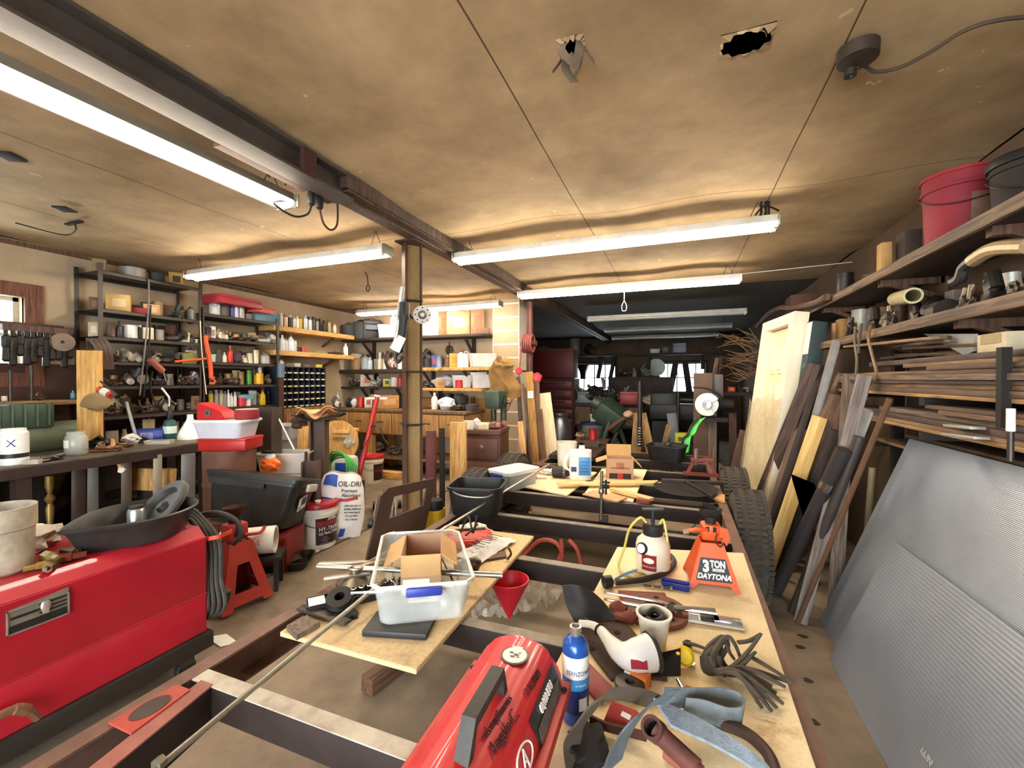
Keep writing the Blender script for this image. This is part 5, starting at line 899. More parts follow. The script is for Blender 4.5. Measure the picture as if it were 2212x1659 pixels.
def ctub(nm, label, px, d, w, dpt, h, rz, mat, rim=.01, tp=.86, lid=None):
    q = atd(px, d); t = thing(nm, label, 'tub', loc=q, rz=rz); MB().rbox((0, 0, 0), w, dpt, h, .04, 4, .004, tp, rim=rim).build('tub', mat, t)
    if lid is not None: MB().rbox((0, 0, h + .001), w * 1.06, dpt * 1.06, .022, .04, 4, 0, 1).build('lid', lid, t)
    return t, q
t, q = ctub('white_tub', 'long grey-white plastic tub standing on the blue tote', (618, 1018), 4.12, .46, .26, .19, R(24), M('d8d4ca', .45, 0, .2, 8)); qb = q
t = thing('blue_tote', 'dark blue plastic tote with a grey lid under the long white tub', 'tote', loc=(q.x + .06, q.y - .1, FL), rz=R(24)); H = q.z - FL - .03; MB().rbox((0, 0, 0), .46, .46, H, .04, 4, .005, .88).build('tub', M('232c4a', .45, 0, .25), t); MB().rbox((0, 0, H), .5, .5, .027, .04, 4, 0, 1).build('lid', M('8f8c88', .5, 0, .2), t)
t = thing('orange_pouch', 'bright orange bag with a white cap beside the long white tub', 'bag'); q = atd((584, 1006), 3.86); MB().blob(q + V((0, 0, .01)), (.18, .13, .13), .16, 2, 4, 3).build('bag', M('f06a1c', .4, 0, .12), t); MB().lathe(q + V((0, 0, .065)), [(.04, 0), (.045, .02), (.03, .035), (.03, .05)], 16).build('neck', WHITE, t); MB().box(q + V((0, -.02, .125)), (.1, .04, .02)).build('clip', BLACK, t)
q = atd((497, 1015), 3.62); t = thing('steel_drum', 'rusty brown steel drum carrying the red tin and the clear tub', 'drum', loc=(q.x, q.y, FL)); zt_ = atd((500, 968), 3.62).z; H = zt_ - FL
MB().lathe((0, 0, 0), [(.19, 0), (.195, .01), (.19, H * .3), (.198, H * .33), (.19, H * .36), (.19, H * .64), (.198, H * .67), (.19, H * .7), (.195, H - .01), (.19, H)], 32).build('drum', M('6a4636', .65, .2, .4, 6, dcol='3a241c'), t)
t = thing('red_tin', 'flat red tin box on the brown drum under the clear tub', 'tin', loc=(q.x + .02, q.y, zt_), rz=R(22)); MB().box((0, 0, .045), (.38, .26, .09), bev=.006).build('body', M('b8241f', .4, .1, .2), t); MB().box((0, 0, .088), (.39, .27, .02), bev=.005).build('lid', M('c22b24', .4, .1, .2), t)
t = thing('clear_tub', 'milky clear plastic tub with a lid on the red tin', 'tub', loc=(q.x, q.y - .02, zt_ + .1), rz=R(18)); MB().rbox((0, 0, 0), .41, .28, .13, .04, 4, .004, .86, rim=.008).build('tub', clear('dcdce4', .3, .75), t); MB().rbox((0, 0, .131), .44, .31, .016, .04, 4, 0, 1).build('lid', clear('f0f0f2', .3, .8), t)
t = thing('wedge_tray', 'red wedge-shaped plastic tray on the milky clear tub', 'tray', loc=(q.x - .06, q.y - .03, zt_ + .248), rz=R(16)); MB().prism([(-.15, 0), (.1, 0), (.06, .07), (-.14, .14)], (0, .07, 0), (1, 0, 0), (0, 0, 1), .16, bev=.008).build('tray', M('b61a22', .4, 0, .2), t); MB().lathe((-.04, -.094, .055), [(.016, 0), (.028, .002), (.028, .006), (.016, .008), (.016, 0)], 20, (R(90), 0, 0)).build('ring', M('6b5a58', .4), t)
t = thing('red_belt_roll', 'roll of dark red webbing beside the red tray', 'roll', loc=(q.x + .14, q.y + .05, zt_ + .248)); MB().lathe((0, 0, 0), [(.085, 0), (.09, .01), (.09, .075), (.085, .08), (.05, .08), (.05, .02), (0, .02)], 26).build('roll', M('8c2028', .7, 0, .25), t); MB().lathe((0, 0, .0805), [(.055, 0), (.085, 0), (.085, .002), (.055, .002)], 26).build('edge', M('b8a89a', .7), t)
pole('yellow_stick', atd((452, 1003), 3.55), atd((464, 968), 3.55), .012, PINE, 'pale wooden handle leaning on the brown drum', 'handle')
pole('white_rod', atd((636, 972), 3.95), atd((600, 900), 4.15), .007, WHITE, 'white rod leaning on the first steel stub', 'rod')
t, q = ctub('clear_bin', 'lower grey clear bin stacked behind the first steel stub', (618, 972), 4.7, .30, .24, .14, R(10), clear('c4c4c8', .3, .65)); t, q = ctub('clear_bin', 'upper grey clear bin stacked behind the first steel stub', (618, 944), 4.7, .31, .25, .14, R(8), clear('c4c4c8', .3, .65)); 
t = thing('bin_stand', 'low dark crate under the stacked grey bins', 'crate', loc=(q.x, q.y, FL)); zz = atd((618, 972), 4.7).z - FL - .004; MB().box((0, 0, zz / 2), (.4, .34, zz)).build('crate', DARKW, t)
q = atd((728, 955), 4.9); t = thing('cable_spool', 'round wooden cable-spool end standing behind the second stub', 'spool'); MB().lathe(q, [(.24, -.015), (.24, .015)], 36, frame((.35, -1, .1))).build('disc', W('8a6a40', '5a4024'), t); MB().lathe(q, [(.238, -.016), (.247, -.01), (.247, .01), (.238, .016)], 36, frame((.35, -1, .1))).build('rim', PINE, t)
MB().box((q.x, q.y + .1, (q.z - .24 + FL) / 2), (.3, .2, q.z - .24 - FL)).build('support_block', DARKW, t)
board('post_stub', atd((652, 1005), 4.6), atd((656, 920), 4.65), .09, .06, PINE, 'pale wooden post behind the second steel stub', 'post', face=(.3, -1, 0))
for k, (px, col, lab) in enumerate((((748, 930), FRESH, 'top board of the pale stack behind the spool'), ((746, 938), PINE, 'lower board of the pale stack behind the spool'))):
    q = atd(px, 5.0); tag(MB().box(q, (.18, .3, .03), (0, 0, .3)).build('board_offcut', col), lab, 'board')
t = thing('plastic_scrap', 'crumpled clear plastic beside the pale board stack', 'plastic'); q = atd((752, 952), 4.9); MB().blob(q, (.16, .1, .16), .4, 2.4, 6, 3).build('plastic', clear('d8d6d2', .2, .6), t)
t = thing('crate', 'dark crate holding up the pale boards behind the spool', 'crate'); q = atd((748, 970), 5.15); MB().box((q.x, q.y, (q.z + FL) / 2), (.2, .26, q.z - FL + .1)).build('crate', DARKW, t)
GL = clear('dfe4e2', .12, .35); MILK = clear('e6e4de', .3, .72)
def mc(c, **k): return M(c, k.pop('r', .45), k.pop('m', 0), k.pop('d', .25), k.pop('s', 11), .05)
def k_spray(t, w, h, c, c2):
    r = w / 2; MB().lathe((0, 0, 0), [(r * .94, 0), (r, .004), (r, h * .78), (r * .6, h * .86)], 14).build('can', mc(c, m=.2), t); MB().lathe((0, 0, h * .8), [(r * .72, 0), (r * .72, h * .19), (r * .5, h * .2), (0, h * .2)], 12).build('cap', mc(c2), t)
def k_can(t, w, h, c, c2):
    r = w / 2; MB().lathe((0, 0, 0), [(r, 0), (r * 1.03, .003), (r, .006), (r, h * .93), (r * 1.04, h * .95), (r * 1.04, h)], 18).build('can', mc(c, m=.25), t); MB().lathe((0, 0, h * .97), [(0, 0), (r * .9, 0), (r * .94, h * .04), (r * 1.0, h * .04)], 18).build('lid', mc(c2, m=.4), t)
def k_jar(t, w, h, c, c2):
    r = w / 2; MB().lathe((0, 0, 0), [(r * .9, 0), (r, h * .05), (r, h * .72), (r * .75, h * .82)], 16).build('glass', GL, t); MB().lathe((0, 0, h * .82), [(r * .8, 0), (r * .8, h * .17), (0, h * .18)], 16).build('lid', mc(c2, m=.3), t); MB().lathe((0, 0, .004), [(r * .8, 0), (r * .88, h * .04), (r * .88, h * .5), (0, h * .52)], 12).build('contents', mc(c), t)
def k_bottle(t, w, h, c, c2):
    r = w / 2; MB().lathe((0, 0, 0), [(r * .92, 0), (r, .004), (r, h * .6), (r * .85, h * .7), (r * .35, h * .82), (r * .32, h * .88)], 16, sy=.8).build('bottle', mc(c, r=.35), t); MB().lathe((0, 0, h * .87), [(r * .42, 0), (r * .38, h * .12), (0, h * .13)], 12).build('cap', mc(c2), t)
def k_jug(t, w, h, c, c2):
    MB().rbox((0, 0, 0), w, w * .62, h * .8, w * .2, 4, 0, 1).lathe((-w * .18, 0, h * .78), [(w * .22, 0), (w * .13, h * .1), (w * .12, h * .15)], 12).build('jug', mc(c, r=.35), t); MB().tube(bez([(w * .05, 0, h * .78), (w * .2, 0, h * .93), (w * .42, 0, h * .85), (w * .45, 0, h * .6)], 5), w * .07).build('handle', mc(c, r=.35), t); MB().lathe((-w * .18, 0, h * .9), [(w * .15, 0), (w * .14, h * .1), (0, h * .1)], 12).build('cap', mc(c2), t)
def k_box(t, w, h, c, c2):
    MB().box((0, 0, h / 2), (w, w * .7, h), bev=.002).build('box', mc(c, r=.8), t); MB().box((w * .05, -w * .352, h * .52), (w * .55, .002, h * .45)).build('label', mc(c2, r=.7), t)
def k_tub(t, w, h, c, c2):
    MB().rbox((0, 0, 0), w, w * .7, h, w * .1, 3, .003, .86, rim=.005).build('tub', MILK if c == 'clear' else mc(c), t); MB().box((0, 0, h * .45), (w * .6, w * .42, h * .5), (0, 0, .2), bev=.01).build('contents', mc(c2), t)
def k_tbox(t, w, h, c, c2):
    MB().box((0, 0, h * .36), (w, w * .45, h * .72), bev=.006).build('body', mc(c, m=.1), t); MB().box((0, 0, h * .82), (w * 1.01, w * .46, h * .22), bev=.01).build('lid', mc(c2, m=.1), t); MB().tube(bez([(-w * .15, 0, h * .92), (-w * .13, 0, h * 1.02), (w * .13, 0, h * 1.02), (w * .15, 0, h * .92)], 4), .006, 6).build('handle', IRON, t)
def k_tray(t, w, h, c, c2):
    MB().rbox((0, 0, 0), w, w * .5, h, .01, 2, .004, .94).build('tray', mc(c, m=.1), t); MB().blob((0, 0, h * .8), (w * .8, w * .36, h * .7), .35, 2.4, int(w * 1000), 2).build('contents', mc(c2, m=.4), t)
def k_roll(t, w, h, c, c2):
    r = w / 2; MB().lathe((0, 0, 0), [(r * .4, 0), (r, 0), (r, h), (r * .4, h), (r * .4, 0)], 18).build('roll', mc(c), t); MB().lathe((0, 0, h), [(r * .4, 0), (r * .85, 0), (r * .85, .002)], 14).build('face', mc(c2), t)
def k_gear(t, w, h, c, c2):
    r = w / 2; mb = MB(); mb.lathe((0, 0, 0), [(r * .3, 0), (r * .85, 0), (r * .85, h * .6), (r * .45, h * .6), (r * .45, h), (r * .25, h)], 20)
    for k in range(14): a = k * PI / 7; mb.box((r * .92 * math.cos(a), r * .92 * math.sin(a), h * .3), (r * .2, r * .2, h * .56), (0, 0, a))
    mb.build('gear', mc(c, m=.6), t)
def k_cast(t, w, h, c, c2):
    s = int(w * 3137 + h * 911) % 17; MB().blob((0, 0, h * .42), (w, w * .6, h * .9), .4, 2.2, s, 2).cyl((-w * .35, 0, h * .5), (w * .1, -w * .1, h * .95), h * .16, n=10).build('casting', mc(c, m=.5, d=.5), t); MB().lathe((w * .2, -w * .2, h * .3), [(h * .1, 0), (h * .26, 0), (h * .26, h * .18), (h * .1, h * .2)], 12, (R(80), 0, .4)).build('flange', mc(c2, m=.6), t)
def k_pipe(t, w, h, c, c2):
    r = h * .3; MB().tube(bez([(-w / 2, 0, r), (w * .1, .02, r * 1.2), (w * .35, 0, h * .6), (w / 2, -.02, h - r)], 5), r, 10).build('pipe', mc(c, m=.6, d=.5), t); MB().cyl((-w / 2 - r, 0, r), (-w / 2 + r, 0, r), r * 1.35, n=10).build('collar', mc(c2, m=.6), t)
def k_heap(t, w, h, c, c2):
    rnd = random.Random(int(w * 9973)); MB().blob((0, 0, h * .3), (w, w * .5, h * .7), .35, 2.5, int(w * 777) % 13, 3).build('scrap', mc(c, m=.5, d=.6), t); mb = MB()
    for k in range(5): a = V((rnd.uniform(-.5, .5) * w, rnd.uniform(-.2, .1) * w, h * rnd.uniform(.3, .6))); mb.tube([a, a + V((rnd.uniform(-.4, .4) * w, -.08 * w, h * rnd.uniform(-.1, .5)))], h * .07, 6)
    mb.build('rod', mc(c2, m=.6), t)
def k_sack(t, w, h, c, c2): MB().blob((0, 0, h * .48), (w, w * .6, h), .22, 1.8, int(w * 555) % 11, 3).build('cloth', mc(c, r=.9), t)
def k_book(t, w, h, c, c2):
    MB().box((0, 0, h / 2), (w, .16, h), bev=.001).build('cover', mc(c, r=.6), t); MB().box((0, 0, h * .7), (w * 1.02, .161, h * .12)).build('band', mc(c2), t)
def k_basket(t, w, h, c, c2):
    r = w / 2; MB().lathe((0, 0, 0), [(r * .8, 0), (r, h * .8), (r * 1.04, h * .8), (r * .96, h * .82), (r * .75, h * .1), (0, h * .1)], 18).build('bowl', mc(c, s=30), t); MB().blob((0, 0, h * .85), (w * .8, w * .8, h * .6), .4, 2.4, 3, 2).build('contents', mc(c2), t)
def k_pump(t, w, h, c, c2):
    r = w / 2; MB().lathe((0, 0, 0), [(r, 0), (r, h * .6), (r * .4, h * .75)], 16).build('bottle', mc(c), t); MB().lathe((0, 0, h * .73), [(r * .45, 0), (r * .4, h * .1), (r * .12, h * .12), (r * .12, h * .22), (0, h * .22)], 12).box((r * .3, 0, h * .95), (r * .9, r * .35, h * .06)).build('pump', mc(c2), t)
KIND = {k[2:]: v for k, v in globals().items() if k.startswith('k_')}
NOUN = dict(spray=('spray_can', 'spray can', 'can'), can=('paint_can', 'can', 'can'), jar=('glass_jar', 'glass jar', 'jar'), bottle=('bottle', 'bottle', 'bottle'), jug=('plastic_jug', 'plastic jug', 'jug'), box=('carton', 'box', 'box'), tub=('plastic_bin', 'plastic bin', 'bin'), tbox=('toolbox', 'toolbox', 'toolbox'), tray=('parts_tray', 'parts tray', 'tray'), roll=('tape_roll', 'roll', 'roll'), gear=('gear_wheel', 'gear wheel', 'gear'), cast=('machine_part', 'machine part', 'part'), pipe=('pipe_fitting', 'bent pipe fitting', 'pipe'), heap=('scrap_heap', 'scrap metal heap', 'scrap'), sack=('cloth_bundle', 'cloth bundle', 'cloth'), book=('binder', 'binder', 'book'), basket=('basket', 'bowl', 'bowl'), pump=('pump_bottle', 'pump bottle', 'bottle'))
def row(shelf, K, pl, z, items, rzf=None, group=True, hs=1.0):
    """Goods on one shelf. K = crop; PL = ('x'|'y', place); items: (kind, x, w, h, colour, colour2, adjective) in crop pixels, left to right."""
    for i, it in enumerate(items):
        kd, x, w, h, c, c2, adj = it[:7]; p = K(x, 0); d = ray((p[0], 820)); ax, at = pl; at = at + (it[7] if len(it) > 7 else 0)
        q = CAM + d * (at / (d.x if ax == 'x' else d.y)); q.z = z; k = K(1, 0)[0] - K(0, 0)[0]; m = mpp(q); ca = 1 / math.sqrt(1 + ((p[0] - 1106) / F) ** 2)
        nm, noun, cat = NOUN[kd]; rz = (face(q) if rzf is None else rzf) + random.uniform(-.12, .12)
        t = thing(nm, f"{adj} {noun}, {ORD[i]} from left on {shelf}", cat, 'goods on ' + shelf if group else None, loc=q, rz=rz)
        KIND[kd](t, w * k * m * ca * 1.1, h * k * m * 1.15 * hs, c, c2)
PALS = (('5a4638', 'brown'), ('3a342e', 'dark'), ('8a8276', 'grey'), ('b89a6c', 'tan'), ('d8d2c2', 'pale'), ('6a3a30', 'rust-red'), ('4a5248', 'dark green'), ('a8a49c', 'steel'), ('2a2826', 'black'), ('c8b47c', 'yellowish'))
def fill(shelf, K, pl, z, x0, x1, n, h, seed, kinds=('box', 'can', 'heap', 'cast', 'can', 'spray', 'bottle', 'tray'), rzf=None):
    rnd = random.Random(seed); o = []
    for i in range(n):
        c, a = PALS[rnd.randrange(10)]; kd = rnd.choice(kinds); w = (x1 - x0) / n; hh = h * rnd.uniform(.55, 1); ww = min(w * .95, hh * dict(can=.8, spray=.36, bottle=.45, box=1.2, cast=1.1).get(kd, 2)); o.append((kd, x0 + w * (i + .5), ww, hh, c, PALS[rnd.randrange(10)][0], a))
    row(shelf, K, pl, z, o, rzf)
def one(kd, px, y, pl, w, h, c, c2, label, rz=None, z=None):
    ax, at = pl; q = onx(px if isinstance(px, tuple) else (px, y), at) if ax == 'x' else ony((px, y), at) if ax == 'y' else atd((px, y), at)
    if z is not None: q.z = z
    m = mpp(q); t = thing(NOUN[kd][0], label, NOUN[kd][2], loc=q, rz=face(q) if rz is None else rz); KIND[kd](t, w * m / math.sqrt(1 + ((px - 1106) / F) ** 2), h * m, c, c2); return t

SHM = M('3d3833', .5, .4, .45, 8, .1, dcol='1c1714'); XF, XB = -4.9, -5.3
def ypx(px, x=XF): d = ray((px, 820)); return x / d.x * d.y
YA, YB2, YC = ypx(219), ypx(437), ypx(601)
def shelf_unit(label, y0, y1, levels, up):
    t = thing('shelving_unit', label, 'shelf')
    for x in (XF, XB + .02):
        for y in (y0, y1): MB().box((x - .002, y, up / 2 + FL / 2), (.006, .035, up - FL)).box((x - .016, y, up / 2 + FL / 2), (.03, .006, up - FL)).build('upright', SHM, t)
    for z in levels: MB().box(((XF + XB) / 2, (y0 + y1) / 2, z - .002), (XF - XB, y1 - y0 - .01, .004)).box((XF - .003, (y0 + y1) / 2, z - .016), (.006, y1 - y0, .032)).box((XB + .003, (y0 + y1) / 2, z - .016), (.006, y1 - y0, .032)).build('shelf', SHM, t)
LA = [2.56, 2.21, 1.96, 1.73, 1.50, 1.22, .9, .45]; LB_ = [2.30, 2.03, 1.76, 1.50, 1.23, .85, .45]
shelf_unit('dark steel shelving unit against the left wall, nearest the window', YA, YB2 - .01, LA, 2.62); shelf_unit('dark steel shelving unit beside the pine shelves, left wall', YB2 + .01, YC, LB_, 2.36)
XM = ('x', -5.06); S = lambda n, u: f"the {n} shelf of the {'window-side' if u == 'first' else 'pine-side'} rack"
row(S('top', 'first'), A5, XM, 2.56, [('box', 1000, 130, 130, '8a7355', '6a553c', 'brown cardboard', -.08), ('can', 1330, 250, 90, '9a9890', 'e8e6e0', 'bright chrome'), ('tray', 1570, 150, 90, '2c2a26', '3a342c', 'black'), ('box', 1760, 130, 120, 'b8924c', '3a342a', 'tan cardboard')])
row(S('second', 'first'), A5, XM, 2.21, [('box', 945, 90, 120, '6a5038', '80644a', 'dull brown', -.12), ('box', 1190, 220, 150, 'c8a468', 'd8c090', 'tan cardboard'), ('tray', 1400, 180, 60, '8a2a2c', '2a2420', 'dark red'), ('box', 1510, 150, 100, 'c49a6c', 'e0b48a', 'opened cardboard'), ('heap', 1760, 120, 80, '2a2c26', '3a362e', 'dark'), ('can', 1915, 95, 100, '5c5a58', 'c8c6c4', 'dull steel')])
row(S('third', 'first'), A5, XM, 1.96, [('box', 930, 90, 130, 'b5a68c', 'd0c4a8', 'pale upright', -.1), ('can', 1110, 80, 130, '5a4438', '3a2c28', 'brown'), ('bottle', 1190, 60, 150, '3a3640', '1c1a1c', 'dark'), ('can', 1305, 130, 120, 'e4e0d8', 'c43c3a', 'red and white'), ('spray', 1395, 50, 130, '24242a', 'd8d6d0', 'black'), ('box', 1480, 100, 110, 'e2d6b4', 'd4c69c', 'cream'), ('can', 1590, 90, 100, '8a847c', '54504c', 'grey'), ('pipe', 1740, 200, 110, '4a4440', '24201e', 'dark curved'), ('box', 1840, 100, 90, 'cfc4ac', '5a5a4a', 'small pale'), ('cast', 1900, 90, 70, '26221e', '3a332c', 'black'), ('tub', 1930, 90, 40, 'e6e2dc', 'c43a34', 'white')])
row(S('fourth', 'first'), A5, XM, 1.73, [('heap', 1130, 120, 90, '3a322c', '5a5048', 'brown'), ('cast', 1280, 130, 110, 'a8a29a', '7a746c', 'aluminium'), ('cast', 1540, 110, 70, '8e8a84', '6c665e', 'grey'), ('pipe', 1680, 160, 90, '5c4a40', '3c332c', 'rusty'), ('tray', 1890, 150, 90, '7c7430', 'b8a82a', 'yellow-green')])
row(S('fifth', 'first'), A5, XM, 1.50, [('heap', 1130, 140, 90, '4a3028', '6a4034', 'rusty'), ('cast', 1270, 100, 110, '6e6a66', 'a8a49e', 'shiny steel'), ('cast', 1390, 90, 160, '5a5650', '6e6a64', 'tall grey'), ('heap', 1560, 130, 90, '3c302a', '8a827a', 'dark'), ('gear', 1680, 90, 70, '7c756c', '5a544c', 'greasy'), ('heap', 1860, 160, 110, '48302a', 'c8c4bc', 'mixed'), ('cast', 1940, 80, 120, '9c98a0', '6e6a72', 'pale')])
row(S('sixth', 'first'), A7, XM, 1.22, [('heap', 1080, 170, 120, '3c2e26', '5c4438', 'brown'), ('gear', 1280, 110, 90, '4a3c32', '6c5a4c', 'rusty'), ('heap', 1470, 150, 110, '4a382e', '7a6a58', 'dusty'), ('cast', 1620, 100, 120, '5c5046', '8a8074', 'dusty'), ('box', 1960, 110, 120, '8c6848', '6c4c34', 'brown')])
row(S('top', 'second'), A6, XM, 2.30, [('jar', 390, 110, 140, 'd8d4cc', 'c8c0b4', 'cloudy'), ('tray', 490, 90, 100, '2c2624', '3c342e', 'dark'), ('spray', 562, 45, 125, '4a4686', '8a88b8', 'violet'), ('spray', 605, 45, 130, 'c8c4d8', '5a5698', 'white and violet'), ('can', 655, 60, 130, 'a8a4a0', 'd8d4cc', 'steel'), ('tray', 730, 80, 60, '4a4446', '5c5250', 'grey'), ('tbox', 890, 240, 95, '4f7480', '5a8490', 'blue'), ('cast', 990, 90, 60, '2e2826', '4a423c', 'dark', -.1)])
t = thing('toolbox', 'large dull red case lying across the cans on top of the second steel unit', 'case', loc=V((-5.08, ypx(503, -5.08), 2.445)), rz=PI / 2 + .05); MB().box((0, 0, .045), (.56, .34, .09), bev=.015).build('body', mc('9a3038'), t); MB().box((0, 0, .1), (.54, .32, .03), bev=.012).build('lid', mc('a83a42'), t)
t = thing('toolbox', 'smaller orange-red case beside the large red case, above the blue toolbox', 'case', loc=V((-5.08, ypx(560, -5.08), 2.412)), rz=PI / 2 + .1); MB().box((0, 0, .035), (.3, .26, .07), bev=.012).build('body', mc('b84a40'), t); MB().box((0, 0, .075), (.28, .24, .015), bev=.006).build('lid', mc('c05248'), t)
row(S('second', 'second'), A6, XM, 2.03, [('can', 325, 60, 100, '3a2c44', '5a4a5c', 'dark violet'), ('box', 372, 50, 110, 'e0dcd0', '8c8478', 'white'), ('cast', 430, 90, 90, 'a89a84', 'd0c4ac', 'pale'), ('roll', 498, 50, 45, 'd8d0bc', 'a89c84', 'cream'), ('heap', 680, 230, 60, '4a3a30', '8a7a6a', 'rusty flat'), ('pipe', 915, 100, 90, 'd0ccc4', '8a847c', 'bright'), ('cast', 955, 60, 80, '9c8c78', '6c5e4e', 'dusty')])
row(S('third', 'second'), A6, XM, 1.76, [('tub', 360, 70, 70, 'c8e0d4', 'e6f0ea', 'pale mint'), ('roll', 405, 60, 80, '4c4448', '2c2628', 'dark'), ('bottle', 485, 44, 90, 'e8e4dc', 'd8d2c8', 'white'), ('bottle', 540, 55, 150, 'd2402c', 'd8c832', 'red'), ('sack', 610, 90, 100, '4a3c48', '5c4c58', 'dark violet'), ('cast', 670, 70, 70, 'b8a894', 'd4c8b4', 'pale'), ('can', 735, 55, 90, 'cfc4ac', 'b8a88c', 'cream'), ('can', 795, 55, 120, 'd8ceb8', 'b0a48c', 'tall cream'), ('jar', 885, 90, 100, 'b0a898', '5c5248', 'grey-topped')])
row(S('fourth', 'second'), A6, XM, 1.50, [('heap', 420, 100, 80, '3c3028', '5c4c40', 'dark'), ('heap', 560, 150, 80, '4a3a30', '6a584a', 'rusty'), ('can', 645, 60, 110, '8a7250', '5c4830', 'brown'), ('can', 727, 52, 120, '4c8c3c', 'e8d838', 'green and yellow'), ('can', 822, 92, 95, 'd8a820', '2c4a8c', 'blue and yellow'), ('cast', 900, 70, 80, '3a2e28', '54463c', 'dark')])
for x, c, a in ((778, '4a3430', 'brown'), (835, 'd8ceb8', 'cream')): one('can', *A6(x, 965), XM, 10, 16, c, 'a89a88', f'small {a} can stacked on the fourth shelf of the second steel unit', z=1.62)
row(S('fifth', 'second'), A6, XM, 1.23, [('spray', 345, 50, 150, 'c8b450', '8a8072', 'yellowish'), ('spray', 400, 48, 155, '9a948c', 'b8b0a4', 'grey'), ('spray', 450, 48, 150, 'b0a68c', '8c8474', 'tan'), ('spray', 486, 40, 140, '8a8478', '5c564c', 'dull'), ('bottle', 521, 40, 150, 'ece8e0', 'd8d4cc', 'tall white'), ('bottle', 552, 34, 120, 'e4e0d8', 'c8c4bc', 'shorter white'), ('bottle', 586, 34, 130, 'e8e4dc', 'd0ccc4', 'slim white'), ('roll', 652, 80, 70, 'c8283a', 'd84a54', 'red'), ('tub', 715, 60, 65, 'e2e0da', 'd0ccc4', 'white'), ('bottle', 860, 56, 130, 'd8b020', 'c8302c', 'yellow and red')])
one('tray', *A6(700, 1160), XM, 36, 9, '6a9aa0', '9ac0c4', 'pale blue tray resting on the red roll in the second steel unit', z=1.315)
struct(MB().box((XL + .01, 2.4, .95), (.016, 3.7, 1.5)).build('trim_5', M('4a3226', .85, 0, .5, 4, dcol='241610')))
XK = ('x', -5.2)
for i, z in enumerate((2.21, 1.96, 1.73, 1.50, 1.22)): fill(f"the window-side rack's back row, shelf {('two', 'three', 'four', 'five', 'six')[i]}", A5, XK, z, 1080, 1960, 8, 150, i + 1)
for i, z in enumerate((2.03, 1.76, 1.50, 1.23)): fill(f"the pine-side rack's back row, shelf {('two', 'three', 'four', 'five')[i]}", A6, XK, z, 320, 960, 8, 125, i + 21)
fill('the low shelf of the window-side rack', A7, XM, .9, 1050, 1900, 7, 230, 40); fill('the low shelf of the pine-side rack', A8, XM, .85, 130, 800, 6, 200, 41)
def hang(nm, label, cat, pts, x, r, mat): t = thing(nm, label, cat); MB().tube(bez([onx(p, x) for p in pts], 5), r, 7).build('strand', mat, t); return t
OR_ = mc('d8502c'); t = hang('chain_binder', 'orange chain binder hanging on the upright between the steel units', 'binder', (A6(300, 580), A6(300, 640), A6(325, 760), A6(345, 900), A6(350, 1000)), -4.86, .022, OR_)
MB().tube(bez([onx(p, -4.86) for p in (A6(345, 990), A6(385, 1025), A6(370, 1055), A6(335, 1050))], 5), .012).build('hook', OR_, t); MB().tube(bez([onx(p, -4.86) for p in (A6(270, 590), A6(310, 570), A6(340, 585), A6(300, 610))], 5), .01).build('link', mc('7a4034'), t)
pole('binder_lever', onx(A6(-10, 835), -4.84), onx(A6(300, 805), -4.84), .012, OR_, 'orange lever sticking out left of the chain binder', 'lever')
hang('white_whip', 'thin pale flexible rod hanging down the middle upright of the shelving', 'rod', (A6(243, 430), A6(250, 600), A6(268, 850), A6(303, 1160)), -4.885, .006, mc('d8c8a4'))
for k, (pts, lab) in enumerate((([A5(1480, 380), A5(1478, 640), A5(1450, 1000), A5(1390, 1540)], 'long thin grey rod hanging across the first steel unit'), ([A5(1500, 640), A5(1480, 1100), A5(1430, 1560)], 'dark rod hanging beside the long grey rod'), ([A5(1520, 1300), A5(1500, 1480), A5(1560, 1650)], 'bent dark rod low on the first steel unit'))): hang('hanging_rod', lab, 'rod', pts, -4.885, .007, mc('7a7068', m=.4) if k == 0 else DARK)
t = thing('grease_gun', 'rusty grease gun hanging on the first steel unit', 'grease gun'); a, b = onx(A5(1490, 1180), -4.8), onx(A5(1620, 1300), -4.8); MB().cyl(a, b, .03).build('barrel', mc('8a4838'), t); MB().tube(bez([b, onx(A5(1640, 1360), -4.8), onx(A5(1650, 1400), -4.8)]), .008).build('spout', CHROME, t)
t = thing('leather_straps', 'brown leather straps hanging from the left end of the first steel unit', 'straps')
for k in range(4): MB().strap(bez([onx(A5(900 + 50 * k, 990), -4.86), onx(A5(960 + 45 * k, 1080), -4.82), onx(A5(1000 + 40 * k, 1280), -4.84)], 5), .03, .006, (0, 1, 0)).build('strap', M('4a3a32', .7, 0, .4), t)
t = thing('strap_bundle', 'dark fan of straps under the third shelf, left end of the first steel unit', 'straps')
for k in range(5): MB().strap([onx(A5(870 + 40 * k, 970), -4.88), onx(A5(880 + 45 * k, 1075), -4.86)], .025, .006, (0, 1, 0)).build('strap', M('3c3234', .7, 0, .4), t)
YD = ypx(766, -5.0)
for z, lab in ((2.285, 'upper pine shelf on the left wall, full of spray cans'), (1.955, 'lower pine shelf on the left wall, under the spray cans')):
    t = thing('wall_shelf', lab, 'shelf'); o = board('shelf_board', (-5.17, YC + .02, z - .0325), (-5.17, YD, z - .0325), .34, .065, PINE, None, None, face=(0, 0, 1)); o.parent = t; o.matrix_parent_inverse = Matrix.Identity(4)
    _open.remove(t)
    for y in (YC + .3, YD - .35): MB().strap([(-5.34, y, z - .2), (-5.12, y, z - .07)], .03, .03, (0, 1, 0)).build('bracket', OLDW, t, loc=(0, 0, 0))
PS = ('x', -5.1)
